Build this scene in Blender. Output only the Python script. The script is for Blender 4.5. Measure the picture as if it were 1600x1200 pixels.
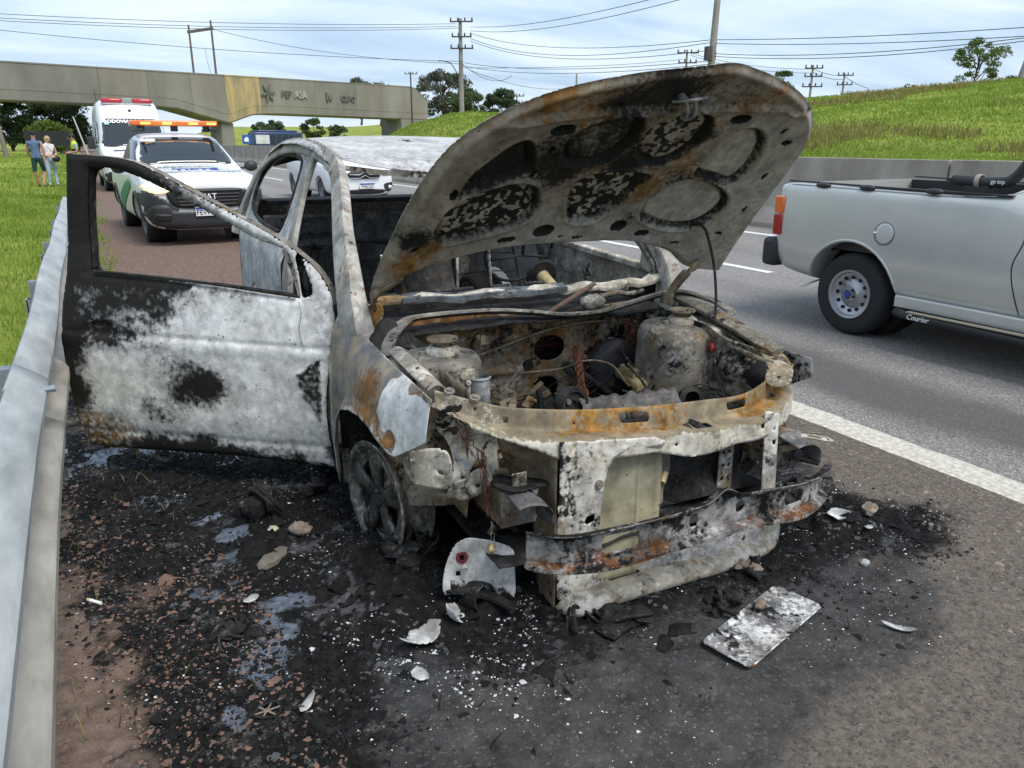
import bpy, bmesh, math, random
import numpy as np
from mathutils import Vector, Matrix, Euler
from mathutils.bvhtree import BVHTree
for _o in list(bpy.data.objects): bpy.data.objects.remove(_o)
SC = bpy.context.scene
COL = SC.collection
random.seed(7)
R = math.radians
# ------------------------------------------------------------------ camera
CAM_H, PITCH, YAWC = 1.45, 17.4844, 28.214       # road runs along +Y, camera looks 28 deg to the right of it
cam_d = bpy.data.cameras.new('camera'); cam = bpy.data.objects.new('camera', cam_d); COL.objects.link(cam)
cam.location = (0, 0, CAM_H); cam.rotation_euler = (R(90 - PITCH), 0, R(-YAWC))
cam_d.sensor_width = 36; cam_d.lens = 27.0; cam_d.clip_start = 0.05; cam_d.clip_end = 3000
SC.camera = cam
# ------------------------------------------------------------------ sky, sun, exposure
SUN_EL, SUN_AZ = 58, 160
W = bpy.data.worlds.new('World'); SC.world = W; W.use_nodes = True
wn, wl = W.node_tree.nodes, W.node_tree.links
wn.clear()
def _n(t, **k):
    n = wn.new(t)
    for a, b in k.items(): setattr(n, a, b)
    return n
w_out = _n('ShaderNodeOutputWorld'); w_bg = _n('ShaderNodeBackground')
w_sky = _n('ShaderNodeTexSky', sky_type='NISHITA', sun_disc=False)
w_sky.sun_elevation = R(SUN_EL); w_sky.sun_rotation = R(SUN_AZ); w_sky.air_density = 1.0; w_sky.dust_density = 2.0
w_bg.inputs['Strength'].default_value = 0.12
w_tc = _n('ShaderNodeTexCoord'); w_sep = _n('ShaderNodeSeparateXYZ'); wl.new(w_tc.outputs['Generated'], w_sep.inputs[0])
# clouds live on a flat layer overhead: direction / (height + offset)
w_add = _n('ShaderNodeMath', operation='ADD'); wl.new(w_sep.outputs['Z'], w_add.inputs[0]); w_add.inputs[1].default_value = 0.16
w_mx = _n('ShaderNodeMath', operation='MAXIMUM'); wl.new(w_add.outputs[0], w_mx.inputs[0]); w_mx.inputs[1].default_value = 0.05
w_dx = _n('ShaderNodeMath', operation='DIVIDE'); wl.new(w_sep.outputs['X'], w_dx.inputs[0]); wl.new(w_mx.outputs[0], w_dx.inputs[1])
w_dy = _n('ShaderNodeMath', operation='DIVIDE'); wl.new(w_sep.outputs['Y'], w_dy.inputs[0]); wl.new(w_mx.outputs[0], w_dy.inputs[1])
w_cb = _n('ShaderNodeCombineXYZ'); wl.new(w_dx.outputs[0], w_cb.inputs[0]); wl.new(w_dy.outputs[0], w_cb.inputs[1])
w_map = _n('ShaderNodeMapping'); w_map.inputs['Rotation'].default_value = (0, 0, R(28)); w_map.inputs['Scale'].default_value = (0.42, 0.8, 1)
wl.new(w_cb.outputs[0], w_map.inputs[0])
w_n1 = _n('ShaderNodeTexNoise'); w_n1.inputs['Scale'].default_value = 1.5; w_n1.inputs['Detail'].default_value = 9; w_n1.inputs['Roughness'].default_value = 0.55
w_n1.inputs['Distortion'].default_value = 0.5
wl.new(w_map.outputs[0], w_n1.inputs['Vector'])
w_r1 = _n('ShaderNodeValToRGB')
w_r1.color_ramp.elements[0].position = 0.34; w_r1.color_ramp.elements[0].color = (1.65, 2.3, 3.2, 1)
w_r1.color_ramp.elements[1].position = 0.66; w_r1.color_ramp.elements[1].color = (3.6, 4.0, 4.5, 1)
_e = w_r1.color_ramp.elements.new(0.5); _e.color = (2.55, 3.15, 3.9, 1)
wl.new(w_n1.outputs['Fac'], w_r1.inputs['Fac'])
w_mix = _n('ShaderNodeMixRGB'); w_mix.inputs['Fac'].default_value = 0.86     # cloud cover over the clear sky
wl.new(w_sky.outputs[0], w_mix.inputs[1]); wl.new(w_r1.outputs[0], w_mix.inputs[2])
wl.new(w_mix.outputs[0], w_bg.inputs['Color']); wl.new(w_bg.outputs[0], w_out.inputs['Surface'])
sun_d = bpy.data.lights.new('sun', 'SUN'); sun = bpy.data.objects.new('sun', sun_d); COL.objects.link(sun)
sun_d.energy = 1.5; sun_d.angle = R(28); sun_d.color = (1.0, 0.96, 0.9)
sun.rotation_euler = (R(90 - SUN_EL), 0, R(180 - SUN_AZ)); sun.location = (0, 0, 30)
vs = SC.view_settings
vs.view_transform = 'Standard'; vs.look = 'None'; vs.gamma = 1; vs.use_curve_mapping = False; vs.exposure = 1.15

# ------------------------------------------------------------------ helpers
def hsh(i, j, s):
    n = (i.astype(np.int64) * 374761393 + j.astype(np.int64) * 668265263 + s * 974711) & 0x7fffffff
    n = ((n ^ (n >> 13)) * 1274126177) & 0x7fffffff
    return ((n ^ (n >> 16)) & 0xffff) / 65535.0
def vnoise(x, y, s=0):
    x = np.asarray(x, float); y = np.asarray(y, float)
    i = np.floor(x); j = np.floor(y); fx = x - i; fy = y - j
    fx = fx * fx * (3 - 2 * fx); fy = fy * fy * (3 - 2 * fy)
    a = hsh(i, j, s); b = hsh(i + 1, j, s); c = hsh(i, j + 1, s); d = hsh(i + 1, j + 1, s)
    return (a * (1 - fx) + b * fx) * (1 - fy) + (c * (1 - fx) + d * fx) * fy
def fbm(x, y, s=0, o=5, g=0.5):
    t = 0; a = 1; n = 0
    for k in range(o):
        t = t + a * vnoise(x * 2 ** k + 17.3 * k, y * 2 ** k - 9.1 * k, s + k); n += a; a *= g
    return t / n
def ss(a, b, x):
    t = np.clip((np.asarray(x, float) - a) / (b - a), 0, 1); return t * t * (3 - 2 * t)
def seg_dist(P, poly, closed=True):
    A = np.asarray(poly, float); B = np.roll(A, -1, 0)
    if not closed: A, B = A[:-1], B[:-1]
    best = np.full(len(P), 1e9); near = np.zeros_like(P)
    for a, b in zip(A, B):
        d = b - a; l = max(d @ d, 1e-12); t = np.clip(((P - a) @ d) / l, 0, 1); Q = a + t[:, None] * d
        r = np.hypot(*(P - Q).T); m = r < best; best[m] = r[m]; near[m] = Q[m]
    return best, near
def inside(P, poly):
    A = np.asarray(poly, float); B = np.roll(A, -1, 0); c = np.zeros(len(P), bool)
    for a, b in zip(A, B):
        if a[1] == b[1]: continue
        m = (a[1] > P[:, 1]) != (b[1] > P[:, 1])
        c ^= m & (P[:, 0] < (b[0] - a[0]) * (P[:, 1] - a[1]) / (b[1] - a[1]) + a[0])
    return c
def sdist(P, poly):                                  # negative inside
    d, _ = seg_dist(P, poly); return np.where(inside(P, poly), -d, d)
def crv(pts, n=8, closed=False):                     # Catmull-Rom through points
    P = [np.asarray(p, float) for p in pts]; m = len(P); out = []
    for i in range(m if closed else m - 1):
        p0 = P[(i - 1) % m] if closed or i > 0 else 2 * P[0] - P[1]
        p1 = P[i]; p2 = P[(i + 1) % m]
        p3 = P[(i + 2) % m] if closed or i + 2 < m else 2 * P[-1] - P[-2]
        for k in range(n):
            t = k / n; out.append(.5 * (2 * p1 + (p2 - p0) * t + (2 * p0 - 5 * p1 + 4 * p2 - p3) * t * t + (3 * p1 - p0 - 3 * p2 + p3) * t ** 3))
    if not closed: out.append(P[-1])
    return np.array(out)
def tag(o, label=None, cat=None, group=None, kind=None):
    if label: o['label'] = label
    if cat: o['category'] = cat
    if group: o['group'] = group
    if kind: o['kind'] = kind
    return o
def empty(name, loc=(0, 0, 0), rz=0, parent=None):
    o = bpy.data.objects.new(name, None); COL.objects.link(o); o.location = loc; o.rotation_euler = (0, 0, rz); o.empty_display_size = .2
    if parent: o.parent = parent
    return o
def link_mesh(name, me, mats, parent=None, smooth=None, bevel=0, solid=0, sub=0, off=-1):
    o = bpy.data.objects.new(name, me); COL.objects.link(o)
    for m in (mats if isinstance(mats, (list, tuple)) else [mats]): me.materials.append(m)
    if smooth is not None and len(me.polygons):
        me.polygons.foreach_set('use_smooth', [True] * len(me.polygons))
        if smooth < 180: me.set_sharp_from_angle(angle=R(smooth))
    if parent: o.parent = parent
    if solid:
        m = o.modifiers.new('s', 'SOLIDIFY'); m.thickness = solid; m.offset = off; m.use_even_offset = False
    if bevel:
        m = o.modifiers.new('b', 'BEVEL'); m.width = bevel; m.segments = 2; m.limit_method = 'ANGLE'; m.angle_limit = R(35)
    if sub:
        m = o.modifiers.new('u', 'SUBSURF'); m.levels = sub; m.render_levels = sub
    return o
def np_mesh(name, V, F, attr=None, mi=None):
    V = np.asarray(V, np.float32); F = np.asarray(F, np.int32); me = bpy.data.meshes.new(name); k = F.shape[1]
    me.vertices.add(len(V)); me.vertices.foreach_set('co', V.ravel())
    me.loops.add(F.size); me.loops.foreach_set('vertex_index', F.ravel())
    me.polygons.add(len(F)); me.polygons.foreach_set('loop_start', np.arange(0, F.size, k, dtype=np.int32))
    if mi is not None: me.polygons.foreach_set('material_index', np.asarray(mi, np.int32))
    me.update(calc_edges=True)
    if attr is not None:
        a = me.attributes.new('burn', 'FLOAT_COLOR', 'POINT')
        c = np.ones((len(V), 4), np.float32); c[:, :attr.shape[1]] = attr; a.data.foreach_set('color', c.ravel())
    return me
class MB:
    """collects simple shapes, then links them as ONE mesh object"""
    def __init__(s): s.v = []; s.f = []; s.m = []; s.cur = 0
    def _a(s, V, F):
        b = len(s.v); s.v += [tuple(map(float, p)) for p in V]
        for f in F: s.f.append(tuple(i + b for i in f)); s.m.append(s.cur)
        return s
    def mat(s, i): s.cur = i; return s
    def box(s, c, d, rot=None, taper=None):
        V = []
        for k, (x, y, z) in enumerate([(a, b, e) for a in (-.5, .5) for b in (-.5, .5) for e in (-.5, .5)]):
            q = Vector((x * d[0], y * d[1], z * d[2]))
            if taper and z > 0: q.x *= taper[0]; q.y *= taper[1]
            if rot: q = Euler(rot).to_matrix() @ q
            V.append(q + Vector(c))
        return s._a(V, [(0, 1, 3, 2), (4, 6, 7, 5), (0, 4, 5, 1), (2, 3, 7, 6), (0, 2, 6, 4), (1, 5, 7, 3)])
    def cyl(s, p0, p1, r0, r1=None, n=12, cap=True):
        r1 = r0 if r1 is None else r1; p0 = Vector(p0); p1 = Vector(p1); a = (p1 - p0).normalized()
        u = a.orthogonal().normalized(); w = a.cross(u); V = []
        for p, r in ((p0, r0), (p1, r1)):
            for k in range(n): t = 2 * math.pi * k / n; V.append(p + (u * math.cos(t) + w * math.sin(t)) * r)
        F = [(k, (k + 1) % n, n + (k + 1) % n, n + k) for k in range(n)]
        if cap: F += [tuple(range(n - 1, -1, -1)), tuple(range(n, 2 * n))]
        return s._a(V, F)
    def tube(s, path, r, n=8, cap=True):
        P = [Vector(p) for p in path]; rr = r if isinstance(r, (list, tuple, np.ndarray)) else [r] * len(P)
        u = None; V = []
        for i, p in enumerate(P):
            t = (P[min(i + 1, len(P) - 1)] - P[max(i - 1, 0)])
            t = t.normalized() if t.length > 1e-9 else Vector((0, 0, 1))
            u = t.orthogonal().normalized() if u is None else (u - t * u.dot(t)).normalized()
            w = t.cross(u)
            for k in range(n): a = 2 * math.pi * k / n; V.append(p + (u * math.cos(a) + w * math.sin(a)) * rr[i])
        F = []
        for i in range(len(P) - 1):
            for k in range(n): F.append((i * n + k, i * n + (k + 1) % n, (i + 1) * n + (k + 1) % n, (i + 1) * n + k))
        if cap: F += [tuple(range(n - 1, -1, -1)), tuple(range((len(P) - 1) * n, len(P) * n))]
        return s._a(V, F)
    def lathe(s, prof, o=(0, 0, 0), axis=(0, 0, 1), n=24):     # prof: (radius, height along axis)
        a = Vector(axis).normalized(); u = a.orthogonal().normalized(); w = a.cross(u); o = Vector(o); V = []
        for r, h in prof:
            for k in range(n): t = 2 * math.pi * k / n; V.append(o + a * h + (u * math.cos(t) + w * math.sin(t)) * r)
        F = []
        for i in range(len(prof) - 1):
            for k in range(n): F.append((i * n + k, i * n + (k + 1) % n, (i + 1) * n + (k + 1) % n, (i + 1) * n + k))
        return s._a(V, F)
    def sweep(s, prof, path, up=(0, 0, 1), closed=True, cap=True, scale=None):
        P = [Vector(p) for p in path]; n = len(prof); V = []; U = Vector(up)
        for i, p in enumerate(P):
            t = (P[min(i + 1, len(P) - 1)] - P[max(i - 1, 0)]).normalized()
            sd = t.cross(U).normalized(); uu = sd.cross(t); k = scale[i] if scale else 1
            for a, b in prof: V.append(p + sd * a * k + uu * b * k)
        F = []
        for i in range(len(P) - 1):
            for k in range(n if closed else n - 1):
                F.append((i * n + k, i * n + (k + 1) % n, (i + 1) * n + (k + 1) % n, (i + 1) * n + k))
        if cap and closed: F += [tuple(range(n - 1, -1, -1)), tuple(range((len(P) - 1) * n, len(P) * n))]
        return s._a(V, F)
    def prism(s, poly, ext):                                    # poly: 3D points, ext: vector
        n = len(poly); P = [Vector(p) for p in poly]; e = Vector(ext)
        return s._a(P + [p + e for p in P], [tuple(range(n - 1, -1, -1)), tuple(range(n, 2 * n))] + [(k, (k + 1) % n, n + (k + 1) % n, n + k) for k in range(n)])
    def ball(s, c, r, nu=14, nv=9, jit=0, seed=0):
        rr = r if isinstance(r, (tuple, list)) else (r, r, r); V = []; F = []; rnd = random.Random(seed)
        for j in range(nv + 1):
            b = math.pi * j / nv
            for i in range(nu):
                a = 2 * math.pi * i / nu; k = 1 + (rnd.uniform(-jit, jit) if 0 < j < nv else 0)
                V.append((c[0] + rr[0] * k * math.sin(b) * math.cos(a), c[1] + rr[1] * k * math.sin(b) * math.sin(a), c[2] + rr[2] * k * math.cos(b)))
        for j in range(nv):
            for i in range(nu): F.append((j * nu + i, (j + 1) * nu + i, (j + 1) * nu + (i + 1) % nu, j * nu + (i + 1) % nu))
        return s._a(V, F)
    def grid(s, rows):
        n = len(rows[0]); V = [p for r in rows for p in r]; F = []
        for i in range(len(rows) - 1):
            for k in range(n - 1): F.append((i * n + k, i * n + k + 1, (i + 1) * n + k + 1, (i + 1) * n + k))
        return s._a(V, F)
    def mesh(s, name):
        me = bpy.data.meshes.new(name); me.from_pydata(s.v, [], s.f); me.polygons.foreach_set('material_index', s.m); return me
    def build(s, name, mats, parent=None, smooth=40, bevel=0, solid=0, sub=0, fix=True):
        me = s.mesh(name)
        if fix:
            b = bmesh.new(); b.from_mesh(me); bmesh.ops.remove_doubles(b, verts=b.verts, dist=1e-6); bmesh.ops.recalc_face_normals(b, faces=b.faces); b.to_mesh(me); b.free()
        return link_mesh(name, me, mats, parent, smooth, bevel, solid, sub)
def sheet(name, outline, surf, mats, parent=None, res=.01, holes=(), colour=None, height=None, thick=.002, smooth=50, off=-1, flip=False):
    """a metal sheet cut to an outline (with holes) on a curved surface; surf(u,v,w)->xyz, height(u,v)->w, colour(u,v)->(n,3)"""
    O = np.asarray(outline, float); lo = O.min(0) - res; hi = O.max(0) + res
    nx = int((hi[0] - lo[0]) / res) + 2; ny = int((hi[1] - lo[1]) / res) + 2
    X, Y = np.meshgrid(lo[0] + np.arange(nx) * res, lo[1] + np.arange(ny) * res); P = np.stack([X.ravel(), Y.ravel()], 1)
    ins = inside(P, O); snapped = np.zeros(len(P), bool); bd = np.full(len(P), 1e9); bn = P.copy()
    for poly in [O] + [np.asarray(h, float) for h in holes]:
        d, q = seg_dist(P, poly); m = d < bd; bd[m] = d[m]; bn[m] = q[m]
    for h in holes: ins &= ~inside(P, h)
    m = bd < res * .55; P[m] = bn[m]; snapped |= m
    ok = ins | snapped
    i, j = np.meshgrid(np.arange(nx - 1), np.arange(ny - 1)); a = (j * nx + i).ravel(); F = np.stack([a, a + 1, a + nx + 1, a + nx], 1)
    F = F[ok[F].all(1)]
    c = P[F].mean(1); keep = inside(c, O)
    for h in holes: keep &= ~inside(c, h)
    F = F[keep]
    used = np.unique(F); mp = -np.ones(len(P), int); mp[used] = np.arange(len(used)); F = mp[F]; P = P[used]
    w = height(P[:, 0], P[:, 1]) if height else np.zeros(len(P))
    V = np.asarray(surf(P[:, 0], P[:, 1], w))
    if V.shape[0] == 3 and V.shape[1] != 3 or V.shape == (3, len(P)): V = V.T
    if flip: F = F[:, ::-1]
    me = np_mesh(name, V, F, colour(P[:, 0], P[:, 1]) if colour else None)
    return link_mesh(name, me, mats, parent, smooth, solid=thick, off=off)
def children_copy(root, parent=None):
    c = root.copy(); COL.objects.link(c); c.parent = parent
    for ch in list(root.children): children_copy(ch, c)
    return c
def text_mesh(name, txt, size, mat, parent, M, extrude=.003, align='CENTER', shear=0, bold=0):
    cu = bpy.data.curves.new(name, 'FONT'); cu.body = txt; cu.size = size; cu.align_x = align; cu.align_y = 'CENTER'; cu.extrude = extrude; cu.shear = shear; cu.offset = bold
    cu.resolution_u = 2
    t = bpy.data.objects.new(name, cu); COL.objects.link(t)
    dg = bpy.context.evaluated_depsgraph_get(); me = bpy.data.meshes.new_from_object(t.evaluated_get(dg)); bpy.data.objects.remove(t)
    me.transform(M); me.materials.clear()
    return link_mesh(name, me, mat, parent)
def frame(o, x, z):                                    # matrix: local x -> x, local y -> z (up), local z -> outwards
    x = Vector(x).normalized(); z = Vector(z).normalized(); y = z.cross(x)
    m = Matrix((x, z, x.cross(z))).transposed().to_4x4(); m.translation = Vector(o); return m

# ------------------------------------------------------------------ materials
MATS = {}
def mat(name, col=(.5, .5, .5), rough=.6, metal=0, noise=0, nscale=20, bump=0, bscale=60, emit=None, alpha=1, coat=0, spec=.5, trans=0, sub=None, cols=None, stretch=None, leafy=0):
    """principled material; noise mottles the colour, cols = second colour mixed in by noise"""
    if name in MATS: return MATS[name]
    m = bpy.data.materials.new(name); m.use_nodes = True; N, L = m.node_tree.nodes, m.node_tree.links; b = N['Principled BSDF']
    b.inputs['Base Color'].default_value = (*col, 1); b.inputs['Roughness'].default_value = rough; b.inputs['Metallic'].default_value = metal
    b.inputs['Specular IOR Level'].default_value = spec; b.inputs['Coat Weight'].default_value = coat; b.inputs['Coat Roughness'].default_value = .04
    b.inputs['Transmission Weight'].default_value = trans; b.inputs['Alpha'].default_value = alpha
    if emit: b.inputs['Emission Color'].default_value = (*emit[0], 1); b.inputs['Emission Strength'].default_value = emit[1]
    tc = N.new('ShaderNodeTexCoord'); src = tc.outputs['Object']
    if stretch:
        mp = N.new('ShaderNodeMapping'); mp.inputs['Scale'].default_value = stretch; L.new(src, mp.inputs[0]); src = mp.outputs[0]
    if noise or cols:
        t = N.new('ShaderNodeTexNoise'); t.inputs['Scale'].default_value = nscale; t.inputs['Detail'].default_value = 7; t.inputs['Roughness'].default_value = .6; L.new(src, t.inputs['Vector'])
        r = N.new('ShaderNodeValToRGB'); r.color_ramp.elements[0].position = .32; r.color_ramp.elements[1].position = .68; L.new(t.outputs['Fac'], r.inputs['Fac'])
        c2 = cols if cols else tuple(min(1, c * (1 + noise)) for c in col); c1 = col if cols else tuple(c * (1 - noise) for c in col)
        r.color_ramp.elements[0].color = (*c1, 1); r.color_ramp.elements[1].color = (*c2, 1); L.new(r.outputs[0], b.inputs['Base Color'])
    if bump:
        t2 = N.new('ShaderNodeTexNoise'); t2.inputs['Scale'].default_value = bscale; t2.inputs['Detail'].default_value = 6; L.new(src, t2.inputs['Vector'])
        bp = N.new('ShaderNodeBump'); bp.inputs['Strength'].default_value = bump; bp.inputs['Distance'].default_value = .02; L.new(t2.outputs['Fac'], bp.inputs['Height']); L.new(bp.outputs[0], b.inputs['Normal'])
    if leafy:
        tl = N.new('ShaderNodeBsdfTranslucent'); mxs = N.new('ShaderNodeMixShader'); mxs.inputs[0].default_value = leafy; s_ = b.inputs['Base Color'].links
        if s_: L.new(s_[0].from_socket, tl.inputs['Color'])
        else: tl.inputs['Color'].default_value = (*col, 1)
        L.new(b.outputs[0], mxs.inputs[1]); L.new(tl.outputs[0], mxs.inputs[2]); L.new(mxs.outputs[0], N['Material Output'].inputs['Surface'])
    MATS[name] = m; return m
def burnt(name, base, soot=0., rust=0., ash=0., ashc=(.62, .61, .6), rustc=(.26, .12, .045), sc=1., base2=None, rough=.78, metal=0., fine=.55, coarse=.9, bump=.35, soft=2.4, gain=2.3, stain=.55, haze=0.):
    """fire-damaged sheet metal: attribute 'burn' (R soot, G rust, B white ash) plus biases, broken up by noise"""
    m = bpy.data.materials.new(name); m.use_nodes = True; N, L = m.node_tree.nodes, m.node_tree.links; b = N['Principled BSDF']
    tc = N.new('ShaderNodeTexCoord'); at = N.new('ShaderNodeAttribute'); at.attribute_name = 'burn'
    sp = N.new('ShaderNodeSeparateColor'); L.new(at.outputs['Color'], sp.inputs[0])
    def noise(s, d, off, dist=0.):
        mp = N.new('ShaderNodeMapping'); mp.inputs['Location'].default_value = off; L.new(tc.outputs['Object'], mp.inputs[0])
        t = N.new('ShaderNodeTexNoise'); t.inputs['Scale'].default_value = s * sc; t.inputs['Detail'].default_value = d; t.inputs['Roughness'].default_value = .62; t.inputs['Distortion'].default_value = dist
        L.new(mp.outputs[0], t.inputs['Vector']); return t.outputs['Fac']
    def math_(op, a, c):
        n = N.new('ShaderNodeMath'); n.operation = op
        for i, q in enumerate((a, c)):
            if isinstance(q, (int, float)): n.inputs[i].default_value = q
            else: L.new(q, n.inputs[i])
        return n.outputs[0]
    def mask(attr, bias, off, w=.05):
        w = w * soft
        big = math_('MULTIPLY', math_('SUBTRACT', noise(7, 5, off, .6), .5), coarse * gain)
        fin = math_('MULTIPLY', math_('SUBTRACT', noise(46, 8, (off[1], off[2], off[0])), .5), fine * 1.6 * (gain if gain == 1 else gain * .8))
        s = math_('ADD', math_('ADD', attr, bias), math_('ADD', big, fin))
        r = N.new('ShaderNodeMapRange'); r.interpolation_type = 'SMOOTHSTEP'; r.inputs['From Min'].default_value = .5 - w; r.inputs['From Max'].default_value = .5 + w; L.new(s, r.inputs['Value']); return r.outputs[0]
    def mix(f, a, c):
        n = N.new('ShaderNodeMixRGB')
        L.new(f, n.inputs['Fac'])
        for i, q in ((1, a), (2, c)):
            if isinstance(q, tuple): n.inputs[i].default_value = (*q, 1)
            else: L.new(q, n.inputs[i])
        return n.outputs[0]
    def vary(c1, c2, s, off):
        r = N.new('ShaderNodeValToRGB'); r.color_ramp.elements[0].position = .36; r.color_ramp.elements[1].position = .64
        r.color_ramp.elements[0].color = (*c1, 1); r.color_ramp.elements[1].color = (*c2, 1); L.new(noise(s, 8, off), r.inputs['Fac']); return r.outputs[0]
    base2 = base2 or tuple(c * .55 for c in base)
    col = vary(base2, base, 14, (3, 1, 7))
    ma = mask(sp.outputs[2], ash, (11, 2, 5), .09); mr = mask(sp.outputs[1], rust, (5, 23, 1), .08); ms = mask(sp.outputs[0], soot, (1, 7, 19), .07)
    col = mix(mr, col, vary(tuple(c * .45 for c in rustc), rustc, 25, (9, 9, 2)))
    col = mix(ma, col, vary(tuple(c * .68 for c in ashc), ashc, 30, (2, 4, 8)))
    col = mix(ms, col, vary((.005, .005, .0055), (.024, .023, .022), 40, (8, 1, 1)))
    pv = N.new('ShaderNodeTexVoronoi'); pv.inputs['Scale'].default_value = 60 * sc; L.new(tc.outputs['Object'], pv.inputs['Vector']); pc = N.new('ShaderNodeSeparateColor'); L.new(pv.outputs['Color'], pc.inputs[0])
    pm = N.new('ShaderNodeMapRange'); pm.inputs['From Min'].default_value = .36; pm.inputs['From Max'].default_value = .22; L.new(math_('ADD', pv.outputs['Distance'], math_('MULTIPLY', noise(90, 3, (2, 2, 2)), .2)), pm.inputs['Value'])
    col = mix(math_('MULTIPLY', pm.outputs[0], math_('GREATER_THAN', math_('ADD', pc.outputs[0], math_('MULTIPLY', noise(6, 4, (7, 7, 1)), .5)), 1.19)), col, (.02, .018, .016))   # pits and soot specks
    if haze:                                               # smoke film thinning out around the charred areas
        hz = N.new('ShaderNodeMapRange'); hz.interpolation_type = 'SMOOTHSTEP'; hz.inputs['From Min'].default_value = .05; hz.inputs['From Max'].default_value = 1.0; hz.inputs['To Max'].default_value = haze; L.new(math_('ADD', sp.outputs[0], math_('MULTIPLY', math_('SUBTRACT', noise(11, 6, (3, 9, 9)), .5), .9)), hz.inputs['Value']); col = mix(hz.outputs[0], col, (.016, .0145, .013))
    g = N.new('ShaderNodeMixRGB'); g.blend_type = 'MULTIPLY'; g.inputs['Fac'].default_value = stain; L.new(col, g.inputs[1]); L.new(vary((.22, .20, .18), (1.25, 1.23, 1.2), 9, (6, 2, 3)), g.inputs[2]); col = g.outputs[0]
    L.new(col, b.inputs['Base Color'])
    b.inputs['Roughness'].default_value = rough; b.inputs['Metallic'].default_value = metal; b.inputs['Specular IOR Level'].default_value = .22
    bp = N.new('ShaderNodeBump'); bp.inputs['Strength'].default_value = bump; bp.inputs['Distance'].default_value = .004
    L.new(math_('ADD', noise(70, 8, (4, 4, 4)), math_('MULTIPLY', math_('ADD', ma, ms), .25)), bp.inputs['Height']); L.new(bp.outputs[0], b.inputs['Normal'])
    MATS[name] = m; return m
# ================================================================== SETTING
GX = 0.25                                              # grass edge of the shoulder (beyond the rail)
def terrain_z(x, y):
    x = np.asarray(x, float); y = np.asarray(y, float)
    rho = np.hypot(x, y); th = np.degrees(np.arctan2(x, y))
    Hn = np.interp(th, [-180, 16.5, 18.5, 21, 24, 30, 40, 46, 50, 53, 57, 61, 66, 75, 100, 180], [0, 0, 1.1, 3.2, 4.5, 4.9, 4.5, 4.4, 4.35, 4.4, 4.7, 5.1, 5.3, 5.3, 5, 0])
    r0 = np.interp(th, [15, 28, 45, 180], [66, 50, 18, 16]); r1 = np.interp(th, [15, 28, 45, 180], [100, 100, 78, 78])
    z = Hn * ss(0, 1, (rho - r0) / (r1 - r0))
    z = z * ss(12, 20, x) + .85 * ss(11.0, 13, x) * ss(40, 55, th + 0 * x)
    z = z + ss(150, 520, rho) * 10 * ss(4, 9, th) * (1 - ss(22, 30, th))
    n = fbm(x * .07, y * .07, 3, 4) - .5
    off = ss(11.5, 16, x) + ss(.6, 4, -x)
    z = z + n * off * (.5 + .9 * ss(20, 80, rho))
    z = z + ss(.3, 2.2, -x) * (.12 + .10 * (fbm(x * .5, y * .5, 8, 3) - .5))
    return z - .03
def spaced(pts):                                       # breakpoints with counts
    out = []
    for (a, b, n) in pts: out += list(np.linspace(a, b, n, endpoint=False))
    return np.array(out + [pts[-1][1]])
gx = spaced([(-2500, -300, 8), (-300, -60, 12), (-60, -12, 16), (-12, -.48, 30), (-.48, 11.0, 8), (11.0, 30, 40), (30, 130, 70), (130, 400, 30), (400, 2500, 12)])
gy = spaced([(-600, -40, 8), (-40, 0, 10), (0, 60, 70), (60, 260, 90), (260, 700, 30), (700, 2600, 10)])
XX, YY = np.meshgrid(gx, gy); ZZ = terrain_z(XX, YY)
nx, ny = len(gx), len(gy); ii, jj = np.meshgrid(np.arange(nx - 1), np.arange(ny - 1)); aa = (jj * nx + ii).ravel()
gF = np.stack([aa, aa + 1, aa + nx + 1, aa + nx], 1)
def grass_ground():
    m = bpy.data.materials.new('grass_ground'); m.use_nodes = True; N, L = m.node_tree.nodes, m.node_tree.links; b = N['Principled BSDF']
    tc = N.new('ShaderNodeTexCoord')
    def nz(s, d, st=(1, 1, 1)):
        mp = N.new('ShaderNodeMapping'); mp.inputs['Scale'].default_value = st; L.new(tc.outputs['Object'], mp.inputs[0])
        t = N.new('ShaderNodeTexNoise'); t.inputs['Scale'].default_value = s; t.inputs['Detail'].default_value = d; t.inputs['Roughness'].default_value = .65; L.new(mp.outputs[0], t.inputs['Vector']); return t.outputs['Fac']
    def ramp(f, a, ca, c, cc):
        r = N.new('ShaderNodeValToRGB'); r.color_ramp.elements[0].position = a; r.color_ramp.elements[1].position = c; r.color_ramp.elements[0].color = ca; r.color_ramp.elements[1].color = cc; L.new(f, r.inputs['Fac']); return r.outputs[0]
    def mx(f, a, c):
        n = N.new('ShaderNodeMixRGB'); L.new(f, n.inputs[0]); L.new(a, n.inputs[1])
        if isinstance(c, tuple): n.inputs[2].default_value = c
        else: L.new(c, n.inputs[2])
        return n.outputs[0]
    g = ramp(nz(.35, 9), .35, (.17, .235, .03, 1), .65, (.30, .335, .06, 1))
    g = mx(ramp(nz(.09, 8), .50, (0, 0, 0, 1), .66, (1, 1, 1, 1)), g, ramp(nz(3, 6), .4, (.10, .12, .02, 1), .6, (.24, .21, .06, 1)))
    g = mx(ramp(nz(.14, 10, (1, 1, 3)), .64, (0, 0, 0, 1), .68, (1, 1, 1, 1)), g, (.16, .075, .04, 1))
    L.new(g, b.inputs['Base Color']); b.inputs['Roughness'].default_value = .9; b.inputs['Specular IOR Level'].default_value = .15
    bp = N.new('ShaderNodeBump'); bp.inputs['Strength'].default_value = .9; bp.inputs['Distance'].default_value = .25; L.new(nz(2.5, 10), bp.inputs['Height']); L.new(bp.outputs[0], b.inputs['Normal'])
    return m
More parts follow.
